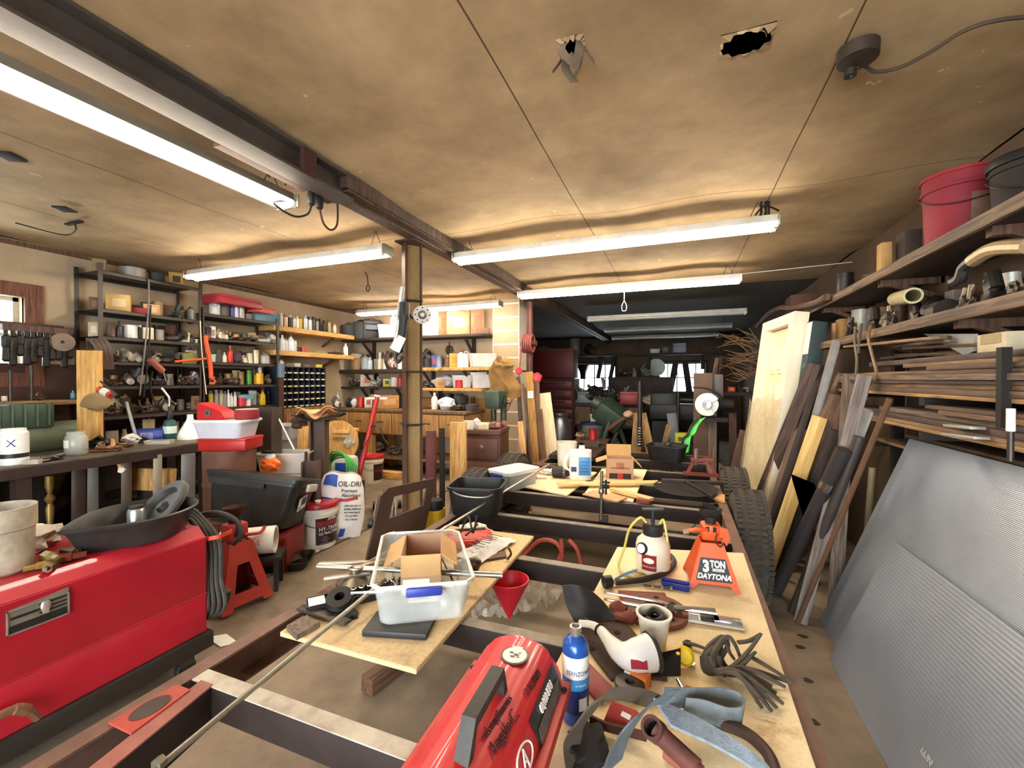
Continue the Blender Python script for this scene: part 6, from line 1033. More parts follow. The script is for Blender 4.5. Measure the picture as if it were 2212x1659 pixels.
row('the upper pine shelf', A6, PS, 2.285, [('spray', 1045, 44, 120, 'd4d8d8', 'e8e8e4', 'white'), ('spray', 1095, 44, 110, 'e0b8a8', '8a6a60', 'pink'), ('spray', 1140, 40, 110, '3a3834', 'c8c4b8', 'black'), ('spray', 1178, 38, 105, 'd0c8b8', 'a09480', 'cream'), ('spray', 1210, 36, 110, 'e4dcc8', 'd8ccb0', 'pale'), ('spray', 1240, 42, 115, 'c8a434', '8a7a48', 'gold'), ('spray', 1290, 46, 125, 'ccd4dc', 'a8b0b8', 'silver'), ('spray', 1335, 40, 115, 'e0dcd0', '5c564c', 'white-bodied'), ('spray', 1370, 40, 125, '4a443c', '26221e', 'dark'), ('spray', 1405, 38, 110, '8a8478', '3a342e', 'grey'), ('spray', 1480, 40, 105, '3a342e', '1e1a16', 'dark brown'), ('spray', 1525, 40, 115, 'a89868', '5a4c34', 'brass'), ('spray', 1580, 40, 85, 'd8cbb0', 'c8a878', 'short cream')])
row('the back of the upper pine shelf', A6, ('x', -5.22), 2.285, [('spray', 1190, 40, 120, '3c3834', '1e1c1a', 'dark'), ('spray', 1240, 40, 125, '5a544c', '24211e', 'grey'), ('spray', 1320, 40, 130, '2e2a26', '1e1c1a', 'black'), ('spray', 1375, 40, 130, '6a6258', '2a2622', 'dull'), ('spray', 1430, 40, 125, '403a34', '1e1a16', 'brown')])
row('the lower pine shelf', A6, PS, 1.955, [('spray', 1012, 40, 150, '8a98b4', '5a6a8c', 'blue'), ('bottle', 1060, 55, 140, 'e4e6e4', 'c8ccc8', 'white'), ('bottle', 1095, 45, 120, 'd0dcd8', '3a4a44', 'pale green'), ('bottle', 1145, 66, 150, 'e6eaec', '2c2a2a', 'large white'), ('spray', 1185, 34, 115, 'd8d8d4', '3a3834', 'white and black'), ('roll', 1215, 50, 45, '2c2622', '4a3e34', 'dark'), ('roll', 1270, 54, 45, 'c0453a', 'd86a58', 'red'), ('tray', 1440, 100, 22, '8a9a5c', 'a0a878', 'flat green'), ('heap', 1590, 130, 35, '4a3c30', '6a5848', 'low'), ('bottle', 1690, 46, 105, 'f0eee8', 'f0eee8', 'white squeeze')])
t = thing('bin_organiser', 'dark blue steel organiser of forty small bins with yellow labels', 'organiser'); y0, y1 = ypx(606, -5.0), ypx(703, -5.0); z0, z1 = 1.175, 1.735; BIN = M('2c3340', .5, .2, .3, 9, dcol='1a1a1e')
mb = MB(); mb.box((-5.29, (y0 + y1) / 2, (z0 + z1) / 2), (.01, y1 - y0, z1 - z0)).box((-5.15, (y0 + y1) / 2, z1), (.3, y1 - y0, .012))
nz, ny = 6, 8
for j in range(nz): mb.box((-5.15, (y0 + y1) / 2, z0 + (z1 - z0) * j / nz), (.3, y1 - y0, .006)).box((-5.002, (y0 + y1) / 2, z0 + (z1 - z0) * j / nz + .012), (.004, y1 - y0, .028))
for i in range(ny + 1): mb.box((-5.15, y0 + (y1 - y0) * i / ny, (z0 + z1) / 2), (.3, .006, z1 - z0))
mb.build('cabinet', BIN, t, smooth=False); YL = M('d8cc98', .6, 0, .2)
for j in range(nz):
    for i in range(ny): MB().box((-4.997, y0 + (y1 - y0) * (i + .5) / ny, z0 + (z1 - z0) * j / nz + .012), (.003, (y1 - y0) / ny * .62, .018)).build('bin_label', YL, t)
row('the bin organiser', A6, ('x', -5.15), 1.745, [('bottle', 1050, 50, 60, 'd8d6d0', 'b8b4ac', 'pale'), ('tray', 1130, 80, 25, '8a7a62', 'b0a08a', 'small'), ('tub', 1205, 70, 30, 'e8e4d4', 'd8d0b8', 'white'), ('tray', 1300, 80, 22, '6a6258', '8a8278', 'grey'), ('tray', 1425, 60, 25, 'e8d84c', 'd8c840', 'yellow')])
t = thing('bin_stand', 'wooden cupboard carrying the bin organiser', 'cupboard'); MB().box((-5.13, (y0 + y1) / 2, (1.165 + FL) / 2), (.36, y1 - y0, 1.165 - FL)).build('body', W('9a6a3c', '5e3c20'), t); MB().box((-4.945, (y0 + y1) / 2, .9), (.01, (y1 - y0) * .9, .4)).build('door', W('a87844', '6a4626'), t)
t = thing('vertical_pipe', 'blue-grey pipe wrapped in rusty scale at the end of the second steel unit', 'pipe'); a = onx(A6(1045, 870), -4.86); MB().cyl((a.x, a.y, .9), (a.x, a.y, a.z), .035).build('pipe', RUST, t); MB().cyl((a.x, a.y, a.z - .16), (a.x, a.y, a.z + .02), .045).build('sleeve', mc('55697a'), t)

bt = thing('work_bench', 'long dark steel workbench at the left with clutter on its top', 'bench'); BX0, BX1, BY0, BY1, BTZ = -4.85, -4.2, .2, 2.86, .97
MB().box(((BX0 + BX1) / 2, (BY0 + BY1) / 2, BTZ - .01), (BX1 - BX0, BY1 - BY0, .02), bev=.003).build('top', M('4c443c', .5, .3, .5, 6, .2, dcol='8a7a66'), bt)
MB().box((BX1 - .01, (BY0 + BY1) / 2, BTZ - .055), (.02, BY1 - BY0, .07)).build('apron', STEEL, bt)
for x in (BX0 + .05, BX1 - .05):
    for y in (BY0 + .1, 1.55, BY1 - .06): MB().box((x, y, (BTZ - .02 + FL) / 2), (.08, .08, BTZ - .02 - FL)).build('leg', STEEL, bt)
MB().box((BX1 - .06, (BY0 + BY1) / 2, .42), (.04, BY1 - BY0 - .1, .05), (R(-3), 0, 0)).build('stretcher', STEEL, bt)
BXC = ('x', -4.42)
def onb(px, py):
    q = onz((px, py), BTZ)
    if q.x < -4.72: d = ray((px, 820)); q = V((-4.72, -4.72 / d.x * d.y, BTZ))
    return q
t = thing('propane_cylinder', 'green camp-gas cylinder with a torch head standing on the bench', 'torch', loc=onb(367, 951), rz=face(onb(367, 951))); MB().lathe((0, 0, 0), [(.05, 0), (.056, .01), (.056, .15), (.045, .19), (.02, .205)], 20).build('cylinder', mc('1f4a44'), t); MB().lathe((0, 0, .07), [(.0565, 0), (.0565, .07)], 16, None, R(200), R(350)).build('label', mc('c8d4c8'), t); MB().lathe((0, 0, .2), [(.018, 0), (.026, .02), (.026, .07), (.014, .09), (.014, .13)], 12).build('valve', BLACK, t); MB().tube(bez([(0, 0, .32), (-.0, 0, .4), (-.03, 0, .46), (-.06, 0, .51)]), .012).build('burner_tube', CHROME, t)
t = thing('white_funnel', 'white plastic funnel standing upside down at the far end of the bench', 'funnel', loc=onb(411, 947)); MB().lathe((0, 0, 0), [(.125, 0), (.118, .03), (.04, .17), (.028, .2), (.026, .24), (.02, .24)], 28).build('cone', M('f0eee6', .35, 0, .08), t)
t = thing('blue_box', 'blue cylinder box behind the camp-gas cylinder', 'box', loc=onb(323, 937), rz=R(40)); MB().box((0, 0, .06), (.26, .14, .12), bev=.04).build('body', mc('2a3c8a'), t); MB().box((0, -.071, .06), (.1, .004, .06)).build('label', mc('7a86b8'), t)
t = thing('blue_packet', 'light blue packet lying before the blue box', 'packet'); MB().box(onb(328, 945) + V((0, 0, .02)), (.14, .24, .04), (0, 0, R(-30)), bev=.012).build('packet', mc('4aa8cc'), t)
t = thing('white_can', 'large white can with blue print at the near end of the bench', 'can', loc=onb(30, 1003), rz=face(onb(30, 1003))); MB().lathe((0, 0, 0), [(.07, 0), (.074, .006), (.074, .22), (.062, .235), (.062, .25), (0, .25)], 24).build('can', M('e8e8e6', .35, .1, .12), t); MB().text('X', .07, Matrix.Rotation(R(-10), 4, 'Z') @ Matrix.Translation((0, -.075, .15)) @ Matrix.Rotation(PI / 2, 4, 'X'), bend=.075).build('lettering', mc('2a3468'), t); MB().lathe((0, 0, .05), [(.0745, 0), (.0745, .03)], 20, None, R(200), R(350)).build('dark_band', BLACK, t)
t = thing('dark_can', 'dark green can at the frame edge beside the large white can', 'can', loc=onb(-8, 1000), rz=0); MB().lathe((0, 0, 0), [(.06, 0), (.06, .16), (.04, .2)], 20).build('can', mc('26382f'), t); MB().lathe((0, 0, .2), [(.04, 0), (.04, .03), (0, .03)], 16).build('cap', WHITE, t)
t = thing('glass_jar', 'cloudy jar full of small white parts in the middle of the bench', 'jar', loc=onb(165, 982)); MB().lathe((0, 0, 0), [(.06, 0), (.07, .02), (.07, .13), (.055, .16), (.058, .18)], 22).build('glass', clear('d8dcd4', .12, .4), t); MB().blob((0, 0, .07), (.11, .11, .12), .3, 3, 3, 3).build('contents', mc('a8a08a', s=40, d=.5), t); MB().lathe((0, -.0, .06), [(.071, 0), (.071, .06)], 8, None, R(250), R(300)).build('label', PAPER, t)
tag(board('pine_post', onb(194, 940), onb(194, 940) + V((0, 0, .84)), .16, .045, W('d6a860', 'b0803c'), None, None, face=(1, -1.2, 0)), 'pale pine board standing upright behind the bench', 'board')
t = thing('felt_cone', 'grey cone-shaped felt piece hanging on the pine board', 'felt'); c = onb(198, 940) + V((.06, -.02, .40)); MB().blob(c + V((.05, .0, 0)), (.05, .2, .15), .2, 1.8, 2, 3).build('felt', M('8a7450', .9, 0, .3), t)
t = thing('caulking_gun', 'red and white tube held slanting across the pine board', 'tube'); a, b = atd(A5(990, 1480), 3.62), atd(A5(1110, 1540), 3.6); MB().cyl(a, b, .03).build('tube', mc('b8402c'), t); MB().cyl(a.lerp(b, .3), a.lerp(b, .8), .0305).build('label', mc('d8dcc8'), t); MB().tube([b, atd(A5(1220, 1650), 3.5)], .008).tube([atd(A5(1000, 1400), 3.55), atd(A5(1170, 1540), 3.5)], .008).build('rod', IRON, t)
pole('grey_strip', onb(296, 945), atd(A7(1255, 220), 4.0), .014, mc('9a9694', m=.4), 'grey flat strip leaning up behind the bench clutter', 'strip')
for k, (px, py, w, h, c, kd, lab) in enumerate(((215, 968, 40, 22, '1c1a1a', 'cast', 'black drill body lying beside the jar on the bench'), (232, 975, 50, 14, '8a5c3c', 'heap', 'heap of brown leather scraps on the bench'), (262, 966, 44, 12, 'a07a54', 'heap', 'heap of tan leather scraps on the bench'), (290, 948, 40, 18, '3c332c', 'heap', 'dark heap in the middle of the bench'), (85, 995, 80, 12, '5c4c40', 'heap', 'low rusty heap between the white can and the jar'), (70, 1002, 30, 8, 'b8a898', 'tray', 'pale tray before the rusty heap'), (345, 958, 50, 6, 'c8c0b0', 'tray', 'flat pale tray at the far end of the bench'), (282, 941, 36, 16, 'e8e4dc', 'sack', 'white rag heap behind the leather scraps'))):
    q = onb(px, py); m = mpp(q); t = thing(NOUN[kd][0], lab, NOUN[kd][2], loc=q, rz=R(35)); KIND[kd](t, w * m, h * m * 1.2, c, '9a8c7c')
t = thing('hanging_strap', 'tan handled strap hanging over the front edge of the bench', 'strap'); MB().tube(bez([onb(236, 958) + V((0, 0, .05)), onb(240, 966) + V((.02, 0, .06)), atd((246, 975), 3.55), atd((262, 1012), 3.5)]), [.012] * 8 + [.016] * 16 + [.02]).build('strap', M('c09a74', .6), t); MB().blob(atd((262, 1015), 3.5), (.05, .05, .05), .3, 2, 3, 2).build('tip', WHITE, t)
for px, py, h, w, c, lab in ((170, 1090, .62, .09, '5e4638', 'brown square post under the bench, left of the tan one'), (200, 1080, .5, .07, '80786e', 'grey channel bar under the bench'), (272, 1060, .6, .07, '54402f', 'dark brown post under the middle of the bench'), (338, 1010, .5, .06, '8a7a66', 'weathered post under the far half of the bench'), (404, 1050, .5, .1, '6e6660', 'grey steel tube standing under the far end of the bench')):
    q = atd((px, py), 3.75); board('steel_bar', (q.x, q.y, FL), (q.x + .02, q.y, BTZ - .06), w, w * .8, mc(c, m=.2), lab, 'bar', face=(1, -.6, 0))
q = atd(A7(495, 1180), 3.4); t = thing('turned_leg', 'slim brass-coloured turned spindle under the bench', 'spindle', loc=(q.x, q.y, FL)); MB().lathe((0, 0, 0), [(.03, 0), (.03, .1), (.018, .12), (.035, .2), (.018, .3), (.028, .42), (.016, .46), (.034, .5), (.014, .54), (.028, .6), (.028, .68)], 16).build('spindle', mc('a8894c', m=.6), t)
t = thing('wood_block', 'pale drilled wood block leaning under the bench', 'wood'); q = atd(A7(1530, 990), 3.9); MB().box((q.x, q.y, q.z), (.34, .06, .2), (0, R(5), R(30)), bev=.004).build('block', PINE, t); MB().box((q.x, q.y, (q.z - .1 + FL) / 2), (.3, .1, q.z - .1 - FL)).build('foot', DARKW, t)
t = thing('green_compressor', 'green belt compressor behind the near end of the bench', 'compressor'); q = onx((25, 900), -4.95); MB().box((-4.98, q.y, q.z), (.3, .42, .2), bev=.02).build('motor', GREENM, t); MB().lathe((-4.95, q.y - .1, q.z - .19), [(.1, 0), (.13, .05), (.13, .5), (.1, .55), (0, .56)], 20, (R(-90), 0, 0), sx=1).build('tank', mc('5c6450'), t)
mb = MB()
for k in range(6): mb.box((-4.98, q.y - .18 + .07 * k, q.z + .01), (.32, .012, .18))
mb.build('fins', mc('4a5a4c'), t); MB().box((-4.98, q.y, (q.z - .32 + FL) / 2), (.26, .3, q.z - .32 - FL)).build('stand', DARK, t)
for k, (z, lab) in enumerate(((1.36, 'rough wooden shelf under the window, upper'), (1.16, 'rough wooden shelf under the window, lower'))): t = board('rough_shelf', (-5.2, .3, z), (-5.2, YA - .08, z), .28, .04, W('a07a50', '5a3c26'), lab, 'shelf', face=(0, 0, 1))
board('shelf_leg', (-5.2, 1.5, FL), (-5.2, 1.5, 1.34), .1, .06, OLDW, 'brown post carrying the rough shelves under the window', 'post', face=(1, 0, 0)); 
row('the rough shelf under the window', A7, ('x', -5.15), 1.385, [('roll', 40, 60, 40, 'd8c8ac', 'c8b898', 'cream'), ('heap', 380, 130, 60, '5c4232', '7c5c44', 'brown'), ('bottle', 725, 50, 70, '5a8a8c', '7aa8a8', 'teal')])
t = thing('tool_rack', 'dark tool rack hung with drill chucks and hammers in front of the window', 'rack'); z1_ = onx(A5(300, 880), -5.15).z; ya, yb = ypx(0, -5.15), onx(A5(700, 900), -5.15).y
MB().box((-5.15, (ya + yb) / 2, z1_), (.1, yb - ya, .05)).box((-5.3, (ya + yb) / 2, z1_ + .03), (.1, yb - ya, .06)).build('rail', W('5c4034', '33221a'), t)
for k in range(11):
    y = ya + (yb - ya) * (k + .6) / 11; h = .26 + .05 * math.sin(k * 2.3); MB().lathe((-5.12, y, z1_ - .025 - h), [(.012, 0), (.026, .02), (.022, h * .45), (.03, h * .5), (.03, h * .8), (.014, h * .85), (.014, h)], 10).build('hanging_tool', mc('2c2824', m=.4), t)
t = thing('grinding_disc', 'round pale grinding disc at the right end of the tool rack', 'disc'); c = onx(A5(625, 1010), -5.08); MB().lathe(c, [(.014, -.01), (.075, -.01), (.08, .008), (.014, .012), (.014, -.01)], 24, frame((1, -.35, 0))).build('disc', mc('7a6858'), t)
for px, py0, py1, lab in ((68, 790, 850, 'thin steel rod standing on the rough shelf'), (22, 800, 860, 'brown spindle standing on the rough shelf')): a, b = onx((px, py0), -5.15), onx((px, py1), -5.15); pole('rod', (a.x, a.y, 1.38), (a.x, a.y, a.z), .012, IRON, lab, 'rod')
SW = ('y', 5.92)
def wshelf(lab, x0, x1, z, y0, mat, t=.04, brs=()):
    o = thing('wall_shelf', lab, 'shelf'); b = MB().box(((x0 + x1) / 2, (y0 + YP) / 2, z - t / 2), (x1 - x0, YP - y0, t), bev=.003).build('shelf_board', mat, o)
    for x in brs: MB().box((x, YP - .02, z - t - .14), (.06, .03, .28)).strap([(x, YP - .03, z - t - .26), (x, y0 + .04, z - t)], .04, .025, (1, 0, 0)).build('bracket', DARKW, o)
xb = lambda px, y=5.92: ony((px, 820), y).x
wshelf('dark top shelf with black pans and big cartons on the back wall', xb(755), xb(1056), 2.24, 5.72, DARKW, .04, (xb(795), xb(880), xb(1014)))
wshelf('dark middle shelf left of the steel post on the back wall', xb(744), xb(888), 1.725, 5.74, DARKW, .06, (xb(800),)); wshelf('pine middle shelf right of the steel post on the back wall', xb(890), xb(1068), 1.745, 5.72, PINE, .05, (xb(925), xb(1012)))
wshelf('dark lower shelf left of the steel post on the back wall', xb(746), xb(888), 1.44, 5.78, DARKW, .03, (xb(790), xb(865))); wshelf('pine lower shelf right of the steel post on the back wall', xb(890), xb(1050), 1.43, 5.74, PINE, .045, (xb(940),))
row('the dark top shelf, back wall', A2, SW, 2.245, [('tray', 565, 155, 90, '2c2622', '4a4038', 'black'), ('tray', 650, 140, 110, '24211f', '3a342e', 'black enamel'), ('tbox', 705, 120, 130, '17181a', '1d1e20', 'black'), ('tub', 810, 110, 85, 'clear', 'd8d0bc', 'clear'), ('jug', 880, 70, 160, 'ecebe4', 'd8d4ca', 'white'), ('jug', 925, 40, 150, 'e2e0d8', 'c8c4ba', 'slim white'), ('box', 1160, 160, 165, 'b4b2aa', '8fa0aa', 'white printed'), ('box', 1240, 70, 155, '9a6a4a', '7c5238', 'brown'), ('box', 1345, 150, 150, 'c09468', 'd8b088', 'large tan'), ('box', 1490, 90, 160, '8a6248', '6c4a34', 'shaded brown'), ('tray', 1535, 90, 40, '6a4634', '8a5c40', 'brown')])
one('tray', *A2(730, 1090), ('y', 5.92), 46, 9, '4a4e58', '5a5e66', 'grey pan lying on the black toolbox, back wall top shelf', z=2.39)
row('the dark middle shelf, back wall', A2, SW, 1.73, [('basket', 590, 110, 90, '8a6a42', 'b8a890', 'woven'), ('jar', 655, 65, 100, '8a94a4', '4a4e58', 'blue-grey'), ('bottle', 690, 40, 80, 'b8c4cc', 'd8dce0', 'pale'), ('gear', 765, 80, 110, 'b8ab98', '8a7d6c', 'pale'), ('bottle', 805, 36, 110, 'ecebe6', 'd8d6d0', 'white'), ('cast', 830, 60, 120, '5c4a44', '7c6a60', 'brown'), ('cast', 865, 70, 80, 'b09a90', '8a766c', 'pinkish'), ('bottle', 915, 34, 90, 'e4e2dc', '3a3632', 'white and black')])
row('the pine middle shelf, back wall', A2, SW, 1.75, [('cast', 1115, 90, 120, '3a322c', '54483e', 'black'), ('can', 1115, 60, 60, '2a2a2c', '4a4848', 'black', -.12), ('box', 1170, 40, 80, '4a5a9a', 'c8443c', 'blue and red'), ('can', 1205, 44, 75, '8090b0', '3a3a3e', 'blue'), ('bottle', 1270, 40, 80, '6a4c34', 'c8a878', 'brown'), ('box', 1320, 70, 90, 'c89a4c', 'b08038', 'yellow-brown'), ('jug', 1385, 80, 110, 'ece8e2', 'd2343a', 'white red-capped'), ('tub', 1530, 190, 85, 'clear', 'a8a4a0', 'wide clear')])
row('the dark lower shelf, back wall', A2, SW, 1.445, [('heap', 575, 80, 60, '4a4038', 'a09484', 'dark'), ('box', 665, 90, 75, 'dccab4', 'c87a6c', 'pinkish white'), ('heap', 730, 80, 60, 'a8a098', 'd8d4cc', 'pale'), ('box', 815, 50, 50, 'd8d040', '4a5a9a', 'yellow'), ('roll', 870, 50, 60, 'e4e2dc', 'c8c4bc', 'white'), ('pump', 912, 40, 90, 'c43a3a', '8a2a28', 'red')])
row('the pine lower shelf, back wall', A2, SW, 1.435, [('heap', 1130, 90, 70, '4c4a4e', '8a8a90', 'grey'), ('sack', 1240, 150, 75, 'c8ccd2', 'e0e2e4', 'pale blue-white'), ('box', 1215, 60, 50, 'c89a68', 'a87a4a', 'small tan', -.1), ('roll', 1355, 60, 50, 'c8343c', 'd8545a', 'red', -.08), ('tub', 1380, 140, 80, 'clear', '9aa0b0', 'clear'), ('tub', 1520, 140, 85, 'clear', '8a8e9a', 'right-hand clear')])
one('tub', *A2(1500, 1510), ('y', 5.92), 38, 20, 'clear', '9a9a9e', 'clear bin stacked on the two clear bins of the pine lower shelf', z=1.53)
t = thing('hanging_pulley', 'dark ring pulley hanging on the back wall above the pine middle shelf', 'pulley'); c = ony(A2(1280, 1300), 6.06); MB().tube([c + V((.055 * math.cos(a), 0, .065 * math.sin(a))) for a in [2 * PI * i / 20 for i in range(20)]], .013, 8, closed=True).box(c, (.1, .02, .02)).box(c, (.02, .02, .12)).build('wheel', mc('4a3a30', m=.4), t); MB().cyl(c + V((0, 0, .06)), c + V((0, 0, .13)), .006).build('hanger', DARK, t)
t = thing('cable_loop', 'thin dark cord looping below the front of the pine middle shelf', 'cord'); MB().tube(bez([ony(A2(x, y), 5.7) for x, y in ((1150, 1420), (1180, 1460), (1230, 1430), (1250, 1400))], 5), .006, 6).build('cord', mc('6a6a34'), t)
bb = thing('drawer_bench', 'long pine workbench with a row of drawers against the back wall', 'bench'); x0, x1, yf, zb = XL + .03, xb(1008, 5.45), 5.42, 1.10; BW = W('b98c52', '8a6234', 3)
MB().box(((x0 + x1) / 2, (yf + YP) / 2 - .01, zb - .02), (x1 - x0, YP - yf - .03, .04), bev=.004).build('worktop', W('8a6640', '5a4028', 3), bb); MB().box(((x0 + x1) / 2, (yf + YP) / 2 + .02, zb - .22), (x1 - x0 - .04, YP - yf - .08, .34)).build('carcass', BW, bb)
for i in range(6):
    a = x0 + .03 + (x1 - x0 - .06) * i / 6; w = (x1 - x0 - .06) / 6; d = MB().box((a + w / 2, yf + .022, zb - .21), (w - .012, .03, .31), bev=.003).build('drawer', BW, bb); MB().box((a + w / 2, yf + .004, zb - .19), (.12, .012, .012)).build('pull', IRON, d)
for x in (x0 + .06, (x0 * 2 + x1) / 3, (x0 + x1 * 2) / 3, x1 - .06):
    for y in (yf + .07, YP - .1): MB().box((x, y, (zb - .39 + FL) / 2), (.09, .09, zb - .39 - FL)).build('leg', PINE, bb)
MB().box(((x0 + x1) / 2, (yf + YP) / 2, .36), (x1 - x0 - .05, YP - yf - .1, .04)).build('lower_shelf', W('9a7648', '64482a', 3), bb)
BR = ('y', 5.68)
row('the drawer bench', A8, BR, zb + .004, [('cast', 1360, 110, 90, '6a6c78', 'b84a58', 'grey and red'), ('bottle', 1423, 40, 130, 'e6e4e0', 'd0cec8', 'white'), ('cast', 1400, 70, 100, '7c7a78', 'c8c4be', 'steel', -.2), ('cast', 1540, 80, 80, '2a2c30', '4c4e54', 'black'), ('sack', 1590, 60, 70, 'e2e2e0', 'c8c8c8', 'white'), ('can', 1655, 64, 90, 'c43a2c', 'd8d4cc', 'red'), ('box', 1730, 70, 90, 'd8d8d4', 'b05a50', 'white'), ('box', 1930, 190, 110, 'b0824c', 'c89c64', 'wide brown')])
fill('the back of the drawer bench', A8, ('y', 5.95), zb + .004, 1560, 2080, 6, 110, 50); fill('the far end of the drawer bench', A2, ('y', 5.95), zb + .004, 1130, 1500, 4, 100, 51)
row('the right end of the drawer bench', A2, BR, zb + .004, [('bottle', 1170, 44, 110, 'e8e6de', 'd8d0c0', 'white'), ('sack', 1260, 120, 80, 'd4dce4', 'e8ecf0', 'pale blue plastic'), ('heap', 1360, 120, 50, '4a3c30', '6c5a48', 'brown'), ('tray', 1450, 90, 40, '3a3430', '5a5048', 'dark')])
row('the shelf under the drawer bench', A8, ('y', 5.62), .385, [('heap', 1560, 160, 90, '4a4034', '7a6a58', 'dusty'), ('sack', 1780, 170, 110, '7c7464', '94897a', 'grey'), ('heap', 2000, 130, 120, '5a5044', '8a7c6a', 'stony')], )
board('bench_plank', (xb(790, 5.25), 5.2, .25), (xb(870, 5.25), 5.2, .25), .12, .1, PINE, 'pine beam lying on the floor before the drawer bench', 'beam', face=(0, 0, 1)); bpy.data.objects['bench_plank'].location.z = FL + .051
t = thing('air_tool', 'black power tool with a white tag hanging on the left side of the steel post', 'power tool'); P = lambda x, y, d=2.78: atd(A2(x, y), d)
MB().tube(bez([P(930, 830), P(915, 950), P(905, 1100), P(885, 1220), P(850, 1290)], 5), .016).build('hose', M('b8b4ac', .4, .3), t); MB().tube(bez([P(945, 950, 2.75), P(940, 1060, 2.74), P(925, 1200, 2.74), P(900, 1300, 2.75)], 5), [.035] * 6 + [.028] * 10, 10).build('body', BLACK, t); MB().tube(bez([P(930, 1300, 2.75), P(880, 1340, 2.74), P(895, 1390, 2.74), P(935, 1350, 2.75)], 5), .012).build('trigger_guard', BLACK, t); MB().cyl(P(940, 960, 2.75), (PX, PY, P(940, 960).z), .008).build('hook', DARK, t); c = P(905, 1255, 2.7); MB().box(c, (.05, .003, .10), (0, R(25), R(20))).build('tag', WHITE, t)
t = thing('flange_plate', 'white round flange plate with bolt holes hanging on the right of the steel post', 'flange'); c = atd((912, 680), 3.12); fr = frame((CAM - c) + V((.5, 0, 0)))
MB().lathe(c, [(.032, 0), (.065, 0), (.065, .012), (.032, .012), (.032, 0)], 28, fr).build('plate', M('e9e6de', .4, .1, .15), t); MB().lathe(c, [(.034, .01), (.02, .03), (.0, .034)], 20, fr).build('hub', M('8a867e', .35, .6), t); MB().lathe(c, [(.014, .03), (.014, .035), (0, .035)], 12, fr).build('cap', WHITE, t)
for k in range(8): a = k * PI / 4; MB().lathe(c + fr @ V((.051 * math.cos(a), .051 * math.sin(a), .0125)), [(0, 0), (.0055, 0), (.0055, .0008)], 8, fr).build('bolt_hole', DARK, t)
MB().cyl(c, c + (V((PX, PY, c.z)) - c) * .5, .012).build('hook', DARK, t)
t = thing('tan_coat', 'tan canvas coat hung against the concrete block pier', 'coat'); c = atd((1088, 812), 5.7); cr = Matrix.Rotation(R(15), 3, 'Z')
MB().grid(lambda u, v: c + cr @ V(((u - .5) * (.26 + .2 * (1 - v)) + .03 * math.sin(v * 7), -.05 - .10 * math.sin(PI * u) * (.4 + .6 * v) + .03 * MN.noise(V((u * 6, v * 5, 2))), (v - .55) * .46 + .05 * math.sin(u * 6))), 20, 16, .012).build('coat', M('94703f', .9, 0, .3, 8, .2), t); MB().blob(c + V((.05, -.1, .16)), (.26, .16, .14), .3, 2, 6, 3).build('collar', M('a8834c', .9, 0, .3, 8, .2), t)
t = thing('drill_press', 'dark green drill press standing before the block pier', 'drill press'); c = atd((1072, 880), 5.3); MB().box(c + V((0, 0, .1)), (.2, .3, .22), bev=.03).build('head', GREENM, t); MB().cyl(c + V((0, -.08, -.02)), c + V((0, -.08, -.16)), .035).build('spindle', IRON, t); MB().cyl((c.x + .04, c.y + .14, c.z + .1), (c.x + .04, c.y + .14, .9), .04).build('column', mc('4a5248', m=.4), t); MB().lathe((c.x, c.y - .04, c.z - .24), [(.13, 0), (.14, .02), (0, .025)], 20).build('table', IRON, t)
for k in range(3): MB().cyl(c + V((.1, -.06, .05)), c + V((.16, -.06 + .12 * math.cos(k * 2.1), .05 + .12 * math.sin(k * 2.1))), .008).build('feed_handle', DARK, t)
t = thing('brown_desk', 'dark brown metal desk with clutter at the foot of the block pier', 'desk'); p0, p1 = atd((1012, 925), 4.95), atd((1092, 925), 4.95); zd = p0.z; m = Matrix.Translation(((p0.x + p1.x) / 2, (p0.y + p1.y) / 2, FL)) @ Matrix.Rotation(R(10), 4, 'Z'); w = (p1 - p0).length; DK = M('5c3a2c', .6, .1, .4, 7, dcol='2c1a12')
MB().box((0, 0, zd - FL - .02), (w, .5, .04)).xf(m).build('top', DK, t); MB().box((0, .01, (zd - FL - .05) / 2), (w * .96, .46, zd - FL - .05)).xf(m).build('body', DK, t)
for k in range(2): d = MB().box((0, -.23, zd - FL - .2 - .26 * k), (w * .86, .02, .22), bev=.004).xf(m).build('drawer', DK, t); MB().lathe((0, -.24, zd - FL - .18 - .26 * k), [(.02, 0), (.026, .02), (0, .026)], 14, (R(90), 0, 0)).xf(m).build('knob', M('8a7466', .4, .5), d)
for k, (px, w_, h_, kd, c, c2, lab) in enumerate(((1015, 24, 18, 'tub', 'e8e4da', 'c8c0ac', 'white tub at the left of the brown desk top'), (1030, 22, 22, 'sack', 'd8d6d2', 'e0e0e0', 'white rag on the brown desk'), (1046, 22, 14, 'box', 'e6d8b4', 'd8c89c', 'cream box on the brown desk'), (1078, 26, 20, 'pipe', '9a6a60', '6c4a42', 'pinkish fitting at the right of the brown desk'))):
    q = atd((px, 922), 4.85); q.z = zd + .002; mm = mpp(q); t = thing(NOUN[kd][0], lab, NOUN[kd][2], loc=q, rz=.2); KIND[kd](t, w_ * mm, h_ * mm, c, c2)
t = thing('hose_reel', 'coil of red hose hung on the red-brown pipe post', 'hose'); c = V((RPX + .02, 5.5, ony((1152, 742), 5.5).z)); mb = MB()
for k in range(5): mb.tube([c + V((-.06 + .03 * k + .0, .10 * math.cos(a), .115 * math.sin(a))) for a in [2 * PI * i / 22 for i in range(22)]], .014, 7, closed=True)
